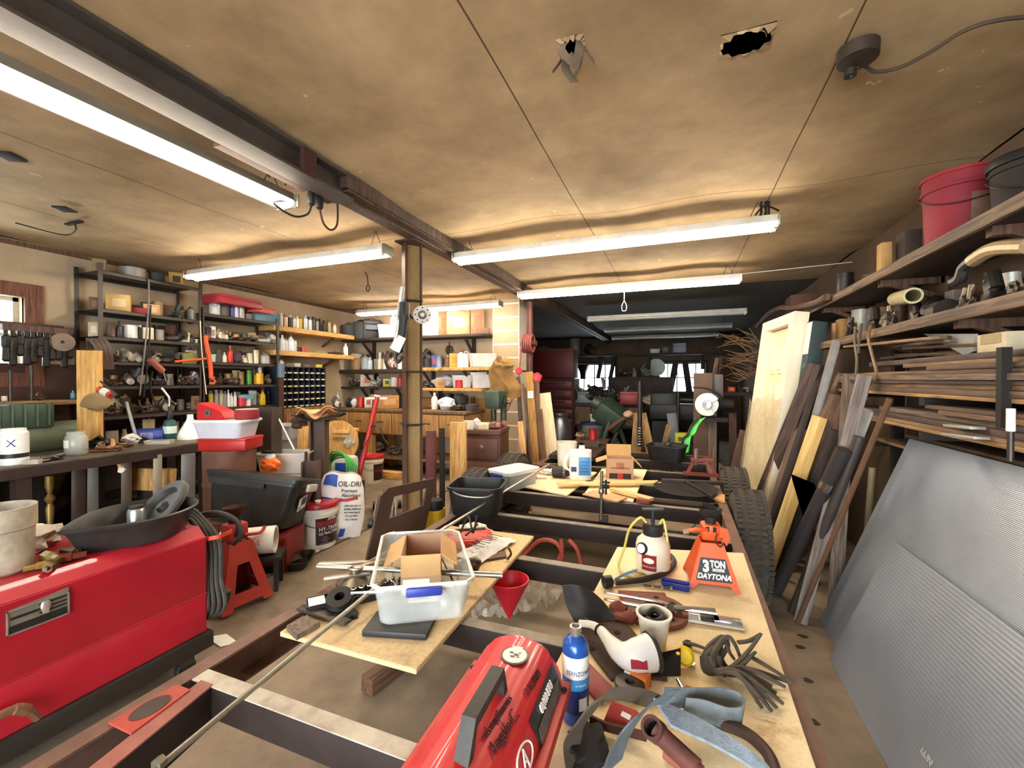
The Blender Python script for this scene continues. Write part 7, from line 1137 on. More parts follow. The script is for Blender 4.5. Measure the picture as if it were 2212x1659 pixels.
mb.tube(bez([c + V((-.06, -.1, -.04)), ony((1115, 840), 5.3), ony((1075, 925), 5.1), ony((1055, 960), 5.0)], 6), .012).build('coil', M('8a4a44', .5, 0, .3), t); MB().cyl(c + V((.12, 0, 0)), c + V((-.1, 0, 0)), .04).build('hub', RUST, t)
for px, py, lab in ((1121, 801, 'small red valve wheel left of the leaning boards'), (1161, 815, 'larger red valve wheel over the leaning boards')):
    c = atd((px, py), 5.42); t = thing('valve_wheel', lab, 'valve'); r = .045 if px > 1140 else .034; fr = frame(CAM - c); mb = MB(); mb.tube([c + fr @ V((r * (1 + .12 * math.cos(5 * a)) * math.cos(a), r * (1 + .12 * math.cos(5 * a)) * math.sin(a), 0)) for a in [2 * PI * i / 30 for i in range(30)]], .011, 7, closed=True); mb.lathe(c, [(r, -.006), (r, .006), (0, .01)], 14, fr); mb.build('wheel', M('c8242a', .4, 0, .15), t); MB().cyl(c, (RPX, 5.6, c.z), .012).build('stem', IRON, t)
def lean(lab, top, bot, dt, db, w, t_, mat, nm='leaning_board', cat='board', zf=0.0, face_=None):
    a = atd(top, dt); b = atd(bot, db); k = (zf - a.z) / (b.z - a.z) if b.z < a.z else 1; b = a + (b - a) * k if zf is not None else b
    return board(nm, b, a, w, t_, mat, lab, cat, face=face_ or (CAM - a))
LB = lambda lab, t, b, w, mat, d=5.45, th=.03: lean(lab, A3(*t), A3(*b), d + .1, d, w, th, mat)
LB('thin dark bar leaning at the pipe post, left of the drilled board', (240, 930), (300, 1500), .03, OLDW); LB('pine strip in front of the pier, shortest of the leaning boards', (220, 1210), (255, 1560), .07, PINE, 5.2)
LB('pine board with a row of drilled holes leaning at the pipe post', (285, 840), (325, 1400), .10, W('b0823c', '7a5424'), 5.5); LB('dark board with a white tag leaning beside the drilled board', (335, 850), (355, 1400), .09, OLDW, 5.55); LB('grey slat leaning between the pipe post and the drilled board', (255, 960), (300, 1480), .05, GREYW, 5.5)
LB('wide pale board leaning at the right of the pipe post', (395, 1000), (445, 1390), .19, PALEW, 5.9); LB('brown board edge leaning behind the wide pale board', (360, 1120), (385, 1390), .09, W('8a6038', '5a3a20'), 5.75)
LB('tall grey pole in the corner beside the tan coat', (205, 880), (235, 1400), .06, W('6a5444', '3c2c22'), 5.65)
t = thing('price_tag', 'white paper tag tied to the dark leaning board', 'tag'); c = atd(A3(297, 1010), 5.47); MB().box(c, (.07, .003, .09), (0, 0, R(8))).build('paper', PAPER, t); MB().text('7 4\n0 1', .03, Matrix.Translation(c + V((0, -.004, 0))) @ Matrix.Rotation(R(8), 4, 'Z') @ Matrix.Rotation(PI / 2, 4, 'X')).build('lettering', BLACK, t)
for px, top, w, mat, lab in ((990, 912, .15, PINE, 'pale pine post standing behind the steel plate'), (955, 925, .05, DARK, 'dark narrow bar left of the pale pine post')):
    a = atd((px, top), 4.1); board('short_post', (a.x, a.y, fz(a.x)), a, w, w * .5, mat, lab, 'post', face=(.3, -1, 0))
a = atd((931, 930), 4.35); board('red_channel', (a.x, a.y, fz(a.x)), a, .1, .05, M('5c2622', .6, .2, .4), 'dark red steel channel standing right of the steel post', 'channel', face=(.4, -1, 0))
t = thing('yellow_jug', 'yellow jug with a black lid behind the steel plate', 'jug'); q = onz((938, 1180), .1); MB().rbox((q.x, q.y, .1), .17, .17, .33, .05, 4, 0, .95).build('jug', M('d8b41c', .4, 0, .2), t); MB().lathe((q.x, q.y, .43), [(.08, 0), (.085, .03), (.07, .08), (0, .08)], 20).build('lid', BLACK, t)
q = onz((1012, 1122), .63); t = thing('drain_bin', 'black plastic drain bin with a wire handle at the left trailer rail', 'bin', loc=V((-1.36, 2.83, .607)), rz=R(12)); MB().rbox((0, 0, 0), .38, .34, .2, .06, 4, .005, .85, rim=.008).build('bin', BLACK, t); MB().tube(bez([(-.19, -.1, .19), (-.08, -.2, .16), (.1, -.19, .15), (.19, -.1, .19)], 6), .005).build('handle', M('a8a49c', .4, .5), t)
t = thing('storage_tub', 'clear tub with a white lid and blue handle at the left trailer rail', 'tub', loc=V((-1.37, 3.6, .607)), rz=R(-24)); MB().rbox((0, 0, 0), .27, .40, .13, .05, 4, .004, .9).build('tub', clear('c8d4dc', .2, .45), t); MB().rbox((0, 0, .13), .29, .42, .03, .05, 4, 0, .97).build('lid', M('ece9e2', .4, 0, .12), t); MB().box((0, -.216, .125), (.14, .02, .035), bev=.008).build('handle', M('2c3a92', .4), t); MB().blob((0, 0, .05), (.2, .3, .06), .3, 2, 4, 2).build('contents', mc('6a7a8c'), t)
DZ = .622
t = thing('oil_jug', 'large white jug with a blue label lying open on the trailer', 'jug', loc=onz((1243, 1033), DZ), rz=face(onz((1243, 1033), DZ))); JW = M('e9e7df', .35, 0, .15)
MB().rbox((.045, 0, 0), .21, .15, .27, .05, 4, 0, .96).lathe((.06, 0, .262), [(.04, 0), (.028, .03), (.028, .05), (0, .05)], 16).build('jug', JW, t); MB().tube(bez([(.01, -.02, .25), (-.07, -.02, .22), (-.10, -.02, .12), (-.05, -.01, .05)], 6), .022, 10).build('handle', JW, t); MB().box((.085, -.077, .13), (.11, .003, .17), bev=.001).build('label', M('3f86c4', .4, 0, .1), t); MB().box((-.015, -.077, .10), (.05, .003, .045)).build('label', M('2c3a86', .4), t)
mb = MB()
for k in range(4): mb.box((.085, -.0795, .17 - .03 * k), (.09, .001, .006))
mb.build('print', M('24508c', .5), t)
t = thing('plastic_jug', 'white cut-open jug lying behind the white oil jug', 'jug', loc=onz((1222, 1010), DZ) + V((-.02, .12, 0)), rz=.3); MB().rbox((0, 0, 0), .22, .18, .26, .05, 4, .006, .85).build('jug', M('dcd6c6', .4, 0, .3), t)
t = thing('carton', 'printed open carton with spread flaps on the trailer beside the oil jug', 'box', loc=onz((1338, 1030), DZ), rz=face(onz((1338, 1030), DZ)) + R(4)); carton(t, .24, .2, .19, .11, M('c39a62', .85, 0, .2, 7), CARDIN, ((0, 1, 12), (1, 0, 135), (-1, 0, 110)), .005)
MB().box((0, -.1035, .03), (.2, .002, .05)).build('black_print', M('2b2320', .7), t); MB().box((0, -.1045, .03), (.05, .002, .05)).build('red_mark', M('b8282c', .6), t); MB().box((0, -.104, .125), (.07, .002, .06)).build('tape', M('9a6a4c', .6), t); MB().box((0, -.104, .105), (.17, .002, .006)).build('print', M('4a382c', .7), t)
t = thing('cordless_drill', 'black drill motor lying before the oil jug', 'drill', loc=onz((1212, 1032), DZ), rz=R(10)); MB().lathe((-.09, 0, .055), [(.02, 0), (.05, .01), (.055, .12), (.04, .16), (.02, .18)], 18, (0, R(90), 0)).build('body', BLACK, t); MB().lathe((.02, 0, .055), [(.056, 0), (.056, .02)], 18, (0, R(90), 0)).build('band', M('6a6258', .4, .4), t)
rnd = random.Random(5)
for k, (px, py, c, nm, lab) in enumerate(((1128, 1030, 'c83a2c', 'screwdriver', 'black screwdriver at the near left of the tool pile'), (1160, 1032, 'd84a34', 'pliers', 'red handled pliers in the tool pile'), (1140, 1022, '4a8a54', 'pliers', 'green handled pliers in the tool pile'), (1165, 1020, 'd8d4cc', 'wrench', 'bright wrench in the middle of the tool pile'), (1150, 1012, 'b8b4aa', 'wrench', 'dull wrench at the back of the tool pile'), (1185, 1022, 'e4e0d6', 'rag', 'white rag in the tool pile'), (1178, 1010, '3a3430', 'wrench', 'dark wrench at the back of the tool pile'), (1200, 1008, '4c443c', 'wrench', 'brown iron lever behind the tool pile'))):
    q = onz((px, py), DZ + .012); t = thing(nm, lab, 'tool', 'hand tools piled on the trailer'); a = rnd.uniform(-.7, .7); dv = V((math.cos(a), math.sin(a), 0)) * .09
    if nm == 'rag': MB().blob(q + V((0, 0, .015)), (.14, .1, .05), .35, 2.4, 4, 3).build('rag', mc(c), t); continue
    MB().tube([q, q + dv], .009, 8).build('shaft', CHROME if nm != 'wrench' else mc(c, m=.7), t); MB().tube(bez([q, q - dv * .6 + V((-.01, .012, .0)), q - dv * 1.3], 4), .013, 8).build('grip', mc(c), t)
    if nm != 'screwdriver': MB().tube(bez([q, q - dv * .6 + V((.01, -.025, .0)), q - dv * 1.3 + V((.0, -.03, 0))], 4), .012, 8).build('grip', mc(c), t)
t = thing('bar_clamp', 'upright steel rod clamp screwed to the trailer cross member', 'clamp'); a = ony((1300, 1018), 3.36); b = ony((1298, 1122), 3.36); MB().cyl(b, a, .012).build('rod', M('8a8880', .35, .8, .3), t); MB().lathe(a.lerp(b, .42), [(.02, -.02), (.026, 0), (.02, .02)], 12).build('collar', CHROME, t); MB().box(b + V((.02, 0, .01)), (.07, .02, .05)).build('jaw', IRON, t)
t = thing('small_clamp', 'small dark screw clamp hanging beside the upright rod', 'clamp'); a = ony((1309, 1042), 3.36); b = ony((1309, 1068), 3.36); MB().cyl(a + V((0, 0, .02)), b, .008).box(a, (.06, .012, .012)).box(a.lerp(b, .35), (.05, .03, .03), bev=.006).build('screw', DARK, t)
t = thing('harrow_disc', 'dark round harrow disc standing across the frame before the right tyres', 'disc'); c = onz((1480, 1062), .62); MB().lathe(V((c.x, c.y + .0, .612)), [(.02, 0), (.12, .012), (.25, .04), (.252, .046), (.12, .02), (0, .012)], 36, (R(3), 0, 0)).build('disc', M('0f0c0a', .9, 0, .2, 12), t)
for k, (pts, w, lab) in enumerate((([(1545, 1062), (1500, 1030), (1478, 1035)], .03, 'thin flat arm of the harrow near the right tyre'),)): pole('harrow_bar', onz((1480, 1040), .70), onz((1540, 1074), .64), .012, DARK, lab, 'arm')
t = thing('red_stand', 'red rusted frame stand between the right rail tyres and the black tub', 'stand'); q = atd((1515, 1030), 4.3); RS = M('7a3a30', .65, .1, .4, 8); q.z = .605
for dx in (-.14, .14): MB().strap([q + V((dx, -.05, 0)), q + V((dx * .5, 0, .14))], .04, .03, (0, 1, 0)).build('leg', RS, t)
MB().box(q + V((0, 0, .15)), (.2, .1, .025)).build('top', RS, t); MB().cyl(q + V((-.05, 0, .1)), q + V((-.05, 0, .26)), .02).build('post', M('8a7a6a', .5, .5), t); MB().box(q + V((0, -.04, .015)), (.34, .05, .03)).build('base', RS, t)
t = thing('black_tub', 'black plastic mixing tub standing on the far end of the trailer', 'tub', loc=V((-.12, 5.38, .61)), rz=R(-12)); MB().rbox((0, 0, 0), .42, .3, .18, .05, 4, .006, .84, rim=.012).build('tub', BLACK, t); MB().lathe((.02, 0, .17), [(.03, 0), (.035, .06), (.02, .07)], 14, (R(60), 0, 0)).build('spout', BLACK, t)
slab('deck_board', [(-1.45, 5.0), (-.9, 5.0), (-.9, 5.8), (-1.45, 5.8)], .606, .05, DARKW, 'dark board box at the far left end of the trailer', 'board')
SHW = W('7c6248', '3c2a1e', 3)
def rshelf(lab, x0, z, y0, y1, bk):
    t = thing('wall_shelf', lab, 'shelf'); b = board('shelf_board', ((x0 + XR) / 2, y0, z - .02), ((x0 + XR) / 2, y1, z - .02), XR - x0 - .01, .04, DARKW, None, None, face=(0, 0, 1)); b.parent = t
    e = board('front_edge', (x0 - .012, y0, z - .025), (x0 - .012, y1, z - .025), .055, .022, SHW, None, None, face=(-1, 0, 0)); e.parent = t; _open.remove(t)
    for y in bk: MB().box((XR - .03, y, z - .11), (.04, .04, .14)).strap([(XR - .04, y, z - .17), (x0 + .06, y, z - .05)], .035, .03, (0, 1, 0)).box(((x0 + XR) / 2, y, z - .06), (XR - x0 - .06, .04, .04)).build('bracket', OLDW, t, loc=(0, 0, 0))
rshelf('top board shelf high on the right wall with the red pail', 1.18, 2.236, .4, 6.5, (1.2, 2.4, 3.45, 4.6)); rshelf('second board shelf on the right wall with pipes and castings', 1.17, 1.876, .4, 4.75, (1.4, 2.6, 3.6))
XS = ('x', 1.34)
q = V((1.36, 2.92, 2.238)); t, l = pail('red_pail', 'dusty red plastic pail on the top shelf of the right wall', q, face(q), M('8e2230', .7, 0, .4, 7, .03, dcol='5a3030'), M('8a2028', .5, 0, .3), .15, .37); bpy.data.objects.remove(l)
t.name = 'red_pail'; MB().lathe((0, 0, .36), [(.15, 0), (.158, .0), (.158, .014), (.15, .014)], 30).build('rim', M('a8242e', .45, 0, .3), t); MB().lathe((0, 0, .11), [(.1375, 0), (.1475, .13)], 12, None, R(285), R(335)).build('label', M('8c6a58', .7, 0, .4), t)
q = V((1.40, 2.5, 2.238)); t, l = pail('black_pail', 'black pail beside the dusty red pail on the top shelf', q, face(q), M('2c2622', .8, 0, .4), BLACK, .13, .26)
row('the top shelf, right wall', A4, XS, 2.238, [('heap', 420, 140, 90, '5a4030', '7a5a44', 'brown'), ('box', 540, 250, 130, '5c4032', '4a3226', 'wide brown'), ('can', 870, 120, 140, '2a2624', '1c1917', 'dark round'), ('heap', 1000, 120, 70, '4a3c32', '6a5848', 'dusty'), ('box', 1160, 110, 160, 'c0985c', 'a88048', 'tan', -.1), ('box', 1340, 180, 200, '4c4038', '3c322c', 'dark')], rzf=PI / 2 - .1, hs=1.25)
row('the second shelf, right wall', A4, ('x', 1.33), 1.878, [('roll', 805, 60, 80, 'b08a5c', 'c49c6c', 'cardboard'), ('box', 855, 100, 90, 'a07848', 'b88c58', 'brown'), ('heap', 920, 130, 110, '3a322c', '5c5048', 'dark'), ('cast', 1080, 120, 110, '4a423a', '6a6054', 'greasy'), ('heap', 1200, 180, 120, '5a5044', '9a8c78', 'dusty'), ('cast', 1400, 130, 90, '3a322c', '54483e', 'dark'), ('pipe', 1560, 170, 110, '2e2926', '4a423c', 'black'), ('heap', 1780, 200, 120, '4c4034', '74644e', 'brown'), ('cast', 1960, 180, 150, '3c3630', '5c544a', 'black'), ('heap', 2150, 220, 140, '42382e', '6a5c4a', 'dusty')], rzf=PI / 2, hs=1.7)
fill('the second right-hand shelf, back row', A4, ('x', 1.46), 1.878, 920, 2180, 9, 260, 60, rzf=PI / 2); fill('the top right-hand shelf, back row', A4, ('x', 1.47), 2.238, 420, 1420, 7, 170, 61, rzf=PI / 2)
t = thing('paper_tube', 'cream cardboard tube on the second shelf of the right wall', 'tube'); a, b = onx(A4(1255, 1195), 1.36), onx(A4(1385, 1170), 1.24); MB().lathe(a, [(.045, 0), (.045, (b - a).length), (.034, (b - a).length), (.034, .02), (0, .02)], 18, frame(b - a)).build('tube', mc('c8bc8c'), t)
t = thing('exhaust_pipe', 'long cream exhaust pipe with a black elbow lying over the second shelf', 'pipe'); p = [onx(A4(x, y), 1.25) for x, y in ((1690, 1070), (1740, 1040), (1770, 960), (1830, 910), (1990, 820), (2250, 800))]; MB().tube(bez(p[3:], 5), .03, 10).build('pipe', mc('b8a078', m=.2, d=.5), t); MB().tube(bez(p[:4], 5), .026, 10).build('elbow', mc('3c3a38', m=.4), t)
for pts, lab, c in (([(955, 1400), (950, 1520), (965, 1650), (960, 1760), (970, 1850)], 'dark cord hanging from the second shelf, left one', '6a5844'), ([(1000, 1380), (985, 1480), (975, 1600)], 'short cord hanging between the two long cords', '5a5048'), ([(1070, 1390), (1050, 1480), (1080, 1620), (1110, 1760), (1050, 1850), (1030, 1950)], 'tan cord hanging from the second shelf, right one', '7c6244')):
    t = thing('hanging_rope', lab, 'rope'); MB().tube(bez([onx(A4(x, y), 1.12) for x, y in pts], 5), .009, 7).build('cord', mc(c), t)
rk = thing('lumber_rack', 'dark steel rack with shelves of old boards along the right wall', 'rack')
for y in (1.15, 2.75, 3.95): MB().box((1.5, y, .9), (.06, .06, 1.8)).build('upright', DARK, rk)
RZ = (1.50, 1.33, 1.14)
for z in RZ:
    for y in (1.15, 2.75, 3.95): MB().box((1.32 if z > 1.2 else 1.43, y, z - .05), (.36 if z > 1.2 else .14, .05, .04)).build('arm', DARK, rk)
q = onx(B6(2035, 680), 1.12); MB().box((1.13, q.y, 1.53), (.03, .03, .3)).build('front_post', DARK, rk)
rnd = random.Random(3); pal = [W('8a6a4a', '4a3524', 3), W('6e5540', '3a2a1e', 3), W('9c7c58', '5c4430', 3), W('59453a', '2c211a', 3), GREYW]
adj = 'warped|dusty|pale-edged|split|dark|grey|stained|rough-sawn|narrow|wide'.split('|')
for s, (z, n) in enumerate(zip(RZ, (9, 6, 5))):
    zz = z - .028; 
    for k in range(n):
        th = rnd.choice((.018, .02, .026)); w = rnd.uniform(.16, .30); y0 = rnd.uniform(.5, 1.1); y1 = rnd.uniform(3.55, 4.1) if k < n - 3 else rnd.uniform(2.6, 3.6); w = w if s < 2 else .15; x = (1.15 if s < 2 else 1.37) + w / 2 + rnd.uniform(-.04, .02)
        board('lumber', (x, y0, zz + th / 2), (x + rnd.uniform(-.02, .03), y1, zz + th / 2), w, th, pal[(k + s) % 5] if k else W('b08a58', '6a4c30', 3), f"{adj[(k * 3 + s) % 10]} board, {ORD[k]} from the bottom on the {('upper', 'middle', 'lowest')[s]} arms of the lumber rack", 'board', 'boards on the lumber rack', face=(0, 0, 1)); zz += th + .001
    if s == 0:
        for k in range(7): a = V((1.25 + rnd.uniform(-.1, .1), rnd.uniform(2.2, 2.8), zz + .015 + .014 * k)); e = a + V((rnd.uniform(-.08, .1), rnd.uniform(.7, 1.2), rnd.uniform(0, .04))); board('wood_strip', a, e, .05, .016, pal[k % 5], f"loose crooked strip, {ORD[k]} up on the loose pile over the lumber rack", 'strip', 'loose strips', face=(0, 0, 1))
t = thing('white_placard', 'white folded sheet slipped on top of the lumber pile', 'sheet'); p = [onx(B6(x, y), 1.3) for x, y in ((1480, 280), (1870, 280), (1860, 410), (1790, 440))]; mb = MB(); mb.prism([(v.y, v.z) for v in p], (1.3, 0, 0), (0, 1, 0), (0, 0, 1), -.012); mb.build('panel', mc('d4cec2'), t)
t = thing('carton', 'cream carton with faded print on top of the lumber pile', 'box'); p0, p1 = onx(B6(1860, 440), 1.22), onx(B6(2080, 260), 1.22); MB().box((1.32, (p0.y + p1.y) / 2, (p0.z + p1.z) / 2), (.2, abs(p0.y - p1.y), p1.z - p0.z), bev=.003).build('box', mc('d8c8a4', r=.8), t); MB().box((1.218, (p0.y + p1.y) / 2, (p0.z + p1.z) / 2 + .02), (.002, abs(p0.y - p1.y) * .7, .04)).build('print', mc('a89468'), t)
t = thing('jack_screw', 'slim jack screw with a white collar at the right end of the lumber rack', 'jack'); c = onx(B6(2110, 1230), 1.09); d = onx(B6(2110, 880), 1.09); MB().cyl(c, (c.x, c.y, d.z), .009).build('screw', IRON, t); MB().cyl((c.x, c.y, d.z - .06), (c.x, c.y, d.z + .02), .012).build('collar', WHITE, t)
for k, (a, b, lab) in enumerate((((1660, 965), (1870, 985), 'white-edged grey strip on the middle arms of the lumber rack'), ((1650, 1030), (1900, 1060), 'lower grey strip on the middle arms of the lumber rack'))): board('metal_strip', onx(B6(*a), 1.1), onx(B6(*b), 1.1), .05, .012, mc('a8a49c', m=.3), lab, 'strip', face=(0, 0, 1))
TLd, TRd, BLd, BRd = V((.90, 5.25, 2.15)), V((1.04, 4.54, 2.17)), V((.64, 5.2, .02)), V((.76, 4.52, .02))
ux = (TRd - TLd).normalized(); uz = (TLd - BLd).normalized(); un = ux.cross(uz).normalized(); un = un if un.x < 0 else -un; w = (TRd - TLd).length; h = (TLd - BLd).length
DM = Matrix.Translation(BLd) @ Matrix((ux, -un, uz)).transposed().to_4x4(); DW = M('efe4c8', .4, 0, .12, 6, .03, dcol='b89a6c')
dr = thing('panel_door', 'white panel door still in its frame, leaning half wrapped in plastic', 'door')
MB().box((.05, 0, h / 2), (.1, .12, h)).box((w - .05, 0, h / 2), (.1, .12, h)).box((w / 2, 0, h - .05), (w - .2, .12, .1)).xf(DM).build('frame', DW, dr); MB().box((w / 2, .02, h / 2 - .05), (w - .2, .04, h - .12)).xf(DM).build('door_leaf', M('ecdcb4', .45, 0, .15, 6, .03, dcol='b89a6c'), dr)
for j, (z, hh) in enumerate(((h - .42, .26), (h - .85, .40), (h - 1.4, .42), (h - 1.85, .3))):
    for k in (0, 1): p = MB().box((.22 + (w - .44) * (.22 + .56 * k), -.004, z), ((w - .44) * .36, .014, hh), bev=.005).xf(DM).build('panel', DW, dr); MB().box((.22 + (w - .44) * (.22 + .56 * k), -.012, z), ((w - .44) * .22, .012, hh * .7), bev=.004).xf(DM).build('raised_field', DW, p)
MB().box((w - .16, -.012, h - .78), (.03, .006, .16)).xf(DM).build('paper_tag', mc('c8843c'), dr)
MB().grid(lambda u, v: DM @ V((-.03 + u * (w + .05), -.075 + .012 * MN.noise(V((u * 3, v * 3, 1))) + .004 * MN.noise(V((u * 14, v * 6, 4))), .03 + v * (1.32 + .12 * MN.noise(V((u * 4, 0, 7)))))), 26, 30).build('plastic_wrap', clear('d8c49c', .22, .42), dr)
t = thing('teal_carton', 'tall teal and white printed carton standing behind the door frame', 'box'); cm = DM @ Matrix.Translation((w + .07, .1, .9)); MB().box((0, 0, .58), (.10, .12, 1.14), bev=.004).xf(cm).build('box', mc('36484a', r=.7, d=.5), t); MB().box((0, -.062, 1.0), (.101, .003, .28)).xf(cm).build('white_label', PAPER, t)
for k in range(4): MB().box((0, -.0622, .28 + .16 * k), (.08, .003, .05)).xf(cm).build('print', mc('2c5a62'), t)
MB().box((0, 0, .0), (.14, .11, .9)).xf(DM @ Matrix.Translation((w + .1, .1, .44))).build('lower_box', mc('6a6048', r=.8), t)
def lr(lab, top, bot, w, mat, xt=1.13, xb_=.95, th=.035, cat='board', K=B6, nm='leaning_board'):
    a = onx(K(*top), xt); b = foot(K(*top), K(*bot), max(.60, xb_ - .1)); return board(nm, b, a, w, th, mat, lab, cat, face=(CAM - a) + V((0, 0, .4)))
lr('dark board with an orange-brown edge leaning nearest the wrapped door', (650, 505), (250, 1480), .10, W('5c4234', '2a1d16', 3), 1.06, .71)
lr('slim dark board leaning behind the orange-edged board', (705, 510), (500, 1150), .05, DARKW, 1.12, .76); lr('brown board leaning right of the orange-edged board', (545, 990), (345, 1600), .11, W('7a5c46', '43302a', 3), 1.0, .74)
lr('grey steel angle reaching highest of the leaning stock', (815, 330), (520, 1400), .06, M('77706a', .5, .4, .35, 8), 1.13, .88, .02, 'bar', nm='steel_angle'); lr('thin brown stick leaning behind the pine post', (838, 580), (700, 900), .03, W('8a7056', '5a4434'), 1.14, 1.04)
lr('bright pine post leaning in the middle of the stock', (690, 900), (450, 1600), .10, W('e8c884', 'c89c54', 2), 1.02, .80, .09, 'post', nm='pine_post'); lr('wide brown board leaning behind the pine post', (830, 740), (640, 1300), .13, W('7a5a40', '40281c', 3), 1.12, .95)
lr('grey-brown board standing straight behind the notched plank', (910, 580), (880, 1050), .08, GREYW, 1.14, 1.08); lr('grey notched plank leaning over the black exhaust pipe', (1022, 590), (770, 1560), .075, W('8c8078', '564a44', 3), 1.08, .84)
lr('short pale grey board leaning behind the notched plank', (1050, 850), (945, 1130), .06, W('a8a298', '7a7268', 3), 1.12, 1.04); lr('brown square bar leaning between pine post and exhaust pipe', (800, 1000), (560, 1600), .06, DARKW, 1.1, .88)
for top, bot, r, mat, lab, nm in (((1212, 765), (850, 1640), .014, M('6a4a34', .7, .3, .4), 'thin rusty rod leaning farthest right of the stock', 'rusty_rod'), ((870, 1145), (640, 1620), .042, M('3c3838', .45, .3, .4, 8), 'black exhaust pipe with a silver band leaning in the stock', 'exhaust_pipe'), ((985, 1050), (760, 1640), .03, M('463c38', .5, .3, .4, 8), 'dark tube leaning behind the exhaust pipe', 'steel_tube'), ((1080, 1280), (1120, 1500), .02, M('8a7a5a', .6, 0, .3), 'pale stick standing in the dark behind the silver sheets', 'stick')):
    a = onx(B6(*top), .94 if 'band' in lab else 1.02); b = foot(B6(*top), B6(*bot), .62 + r if 'band' in lab else .72)
    if nm == 'stick': a = onx(B6(*top), 1.24); b = V((1.2, a.y + .04, 0))
    o = pole(nm, b, a, r, mat, lab, 'pipe')
    if nm == 'exhaust_pipe' and r > .04: d = (a - b).normalized(); c = onx(B6(685, 1590), .76); c = b + d * (c - b).dot(d); bd = MB().lathe((0, 0, (c - b).length - .05), [(.044, 0), (.046, .02), (.044, .06)], 16).build('band', CHROME, o)
t = thing('plowshare', 'dark triangular plowshare leaning before the pine post', 'plowshare'); p = [onx(B6(x, y), .84) for x, y in ((468, 1325), (650, 1400), (670, 1470), (590, 1640), (560, 1640))]; mb = MB(); k = [mb.bm.verts.new(v + V((.0, 0, 0))) for v in p]; f = mb.bm.faces.new(k); bmesh.ops.solidify(mb.bm, geom=[f], thickness=.012); mb.build('blade', M('5e483a', .6, .2, .4), t)
for k, (px, py) in enumerate(((1690, 1235), (1712, 1258), (1735, 1270), (1758, 1262))): t = thing('floor_scrap', ['curled scrap nearest the tyre', 'second scrap from the tyre', 'pale scrap before the silver sheet', 'dark scrap at the corner of the silver sheet'][k] + ' on the floor at the right', 'scrap'); q = onz((px, py), 0); MB().blob(q + V((0, 0, .015)), (.09, .05, .03), .4, 2.4, k, 2).build('scrap', mc(('4a3c30', '8a7c68', 'a89a84', '3a3028')[k]), t)
for k, (px, py) in enumerate(((1735, 1375), (1728, 1398), (1745, 1470), (1760, 1560))): t = thing('floor_stain', ['largest', 'next-largest', 'third', 'nearest'][k] + ' dark oil spot on the floor before the silver sheets', 'stain'); q = onz((px, py), 0); mb = MB(); mb.prism([(.028 * (1 - .12 * k) * (1 + .3 * math.sin(3 * a + k)) * math.cos(a), .02 * math.sin(a)) for a in [2 * PI * i / 14 for i in range(14)]], (q.x, q.y, .0005), (1, 0, 0), (0, 1, 0), .001); mb.build('spot', mc('2c2118'), t)
def silver(sc):
    m = M('b2bac6', .4, .7, .3, 2.2, .0, dcol='8f99a8').copy(); nt = m.node_tree; N = nt.nodes; L = nt.links; b = N['Principled BSDF']
    tc = N.new('ShaderNodeTexCoord'); wv = N.new('ShaderNodeTexWave'); wv.inputs['Scale'].default_value = sc; wv.bands_direction = 'Z'; L.new(tc.outputs['Object'], wv.inputs[0]); bp = N.new('ShaderNodeBump'); bp.inputs['Strength'].default_value = .35; bp.inputs['Distance'].default_value = .0015; L.new(wv.outputs[0], bp.inputs['Height']); L.new(bp.outputs[0], b.inputs['Normal'])
    n = N.new('ShaderNodeTexNoise'); n.inputs['Scale'].default_value = 1.6; n.inputs['Detail'].default_value = 5; L.new(tc.outputs['Object'], n.inputs['Vector']); r = N.new('ShaderNodeMapRange'); r.inputs[3].default_value = .3; r.inputs[4].default_value = .5; L.new(n.outputs[0], r.inputs[0]); L.new(r.outputs[0], b.inputs['Roughness']); return m
def sheet(lab, bx, tx, zt, y0, y1, th, mat):
    t = thing('silver_sheet', lab, 'sheet'); d = V((tx - bx, 0, zt)); n = V((-zt, 0, tx - bx)).normalized(); mb = MB(); mb.prism([(y0, 0), (y1, 0), (y1, d.length), (y0, d.length)], (bx, 0, .003), (0, 1, 0), d.normalized(), th, bev=.003); mb.build('panel', mat, t); return t
sheet('large ribbed silver sheet leaning against the lumber rack', .86, 1.31, 1.2, .85, 3.3, .02, silver(46)); t = sheet('smaller silver sheet leaning in front of the large one', .79, 1.07, .70, .6, 2.86, .016, silver(20))
d = V((.28, 0, .7)).normalized(); c = V((.79, 1.3, 0)) + d * .22 + V((-.93, 0, .37)) * .006; 
MB().text('LUN', .035, Matrix.Translation(onx((2010, 1640), .86) + V((-.012, 0, .006))) @ Matrix((V((0, -1, 0)), d, V((0, -1, 0)).cross(d))).transposed().to_4x4()).build('lettering', mc('c8c0b4'), t)
def bk(px, py, d): return atd(A3(px, py), d)
def fl(px, d): p = atd(A3(px, 900), d); return V((p.x, p.y, 0))
z = ony(A3(700, 712), 12.5).z; t = thing('wall_shelf', 'dark long shelf above the far windows', 'shelf'); x0, x1 = ony(A3(300, 712), 12.5).x, ony(A3(1800, 712), 12.5).x; MB().box(((x0 + x1) / 2, 12.6, z - .03), (x1 - x0, .38, .06)).build('shelf_board', DARKW, t)
for k in range(4): MB().box((x0 + (x1 - x0) * (k + .5) / 4, 12.7, z - .25), (.08, .18, .4)).build('bracket', DARKW, t)
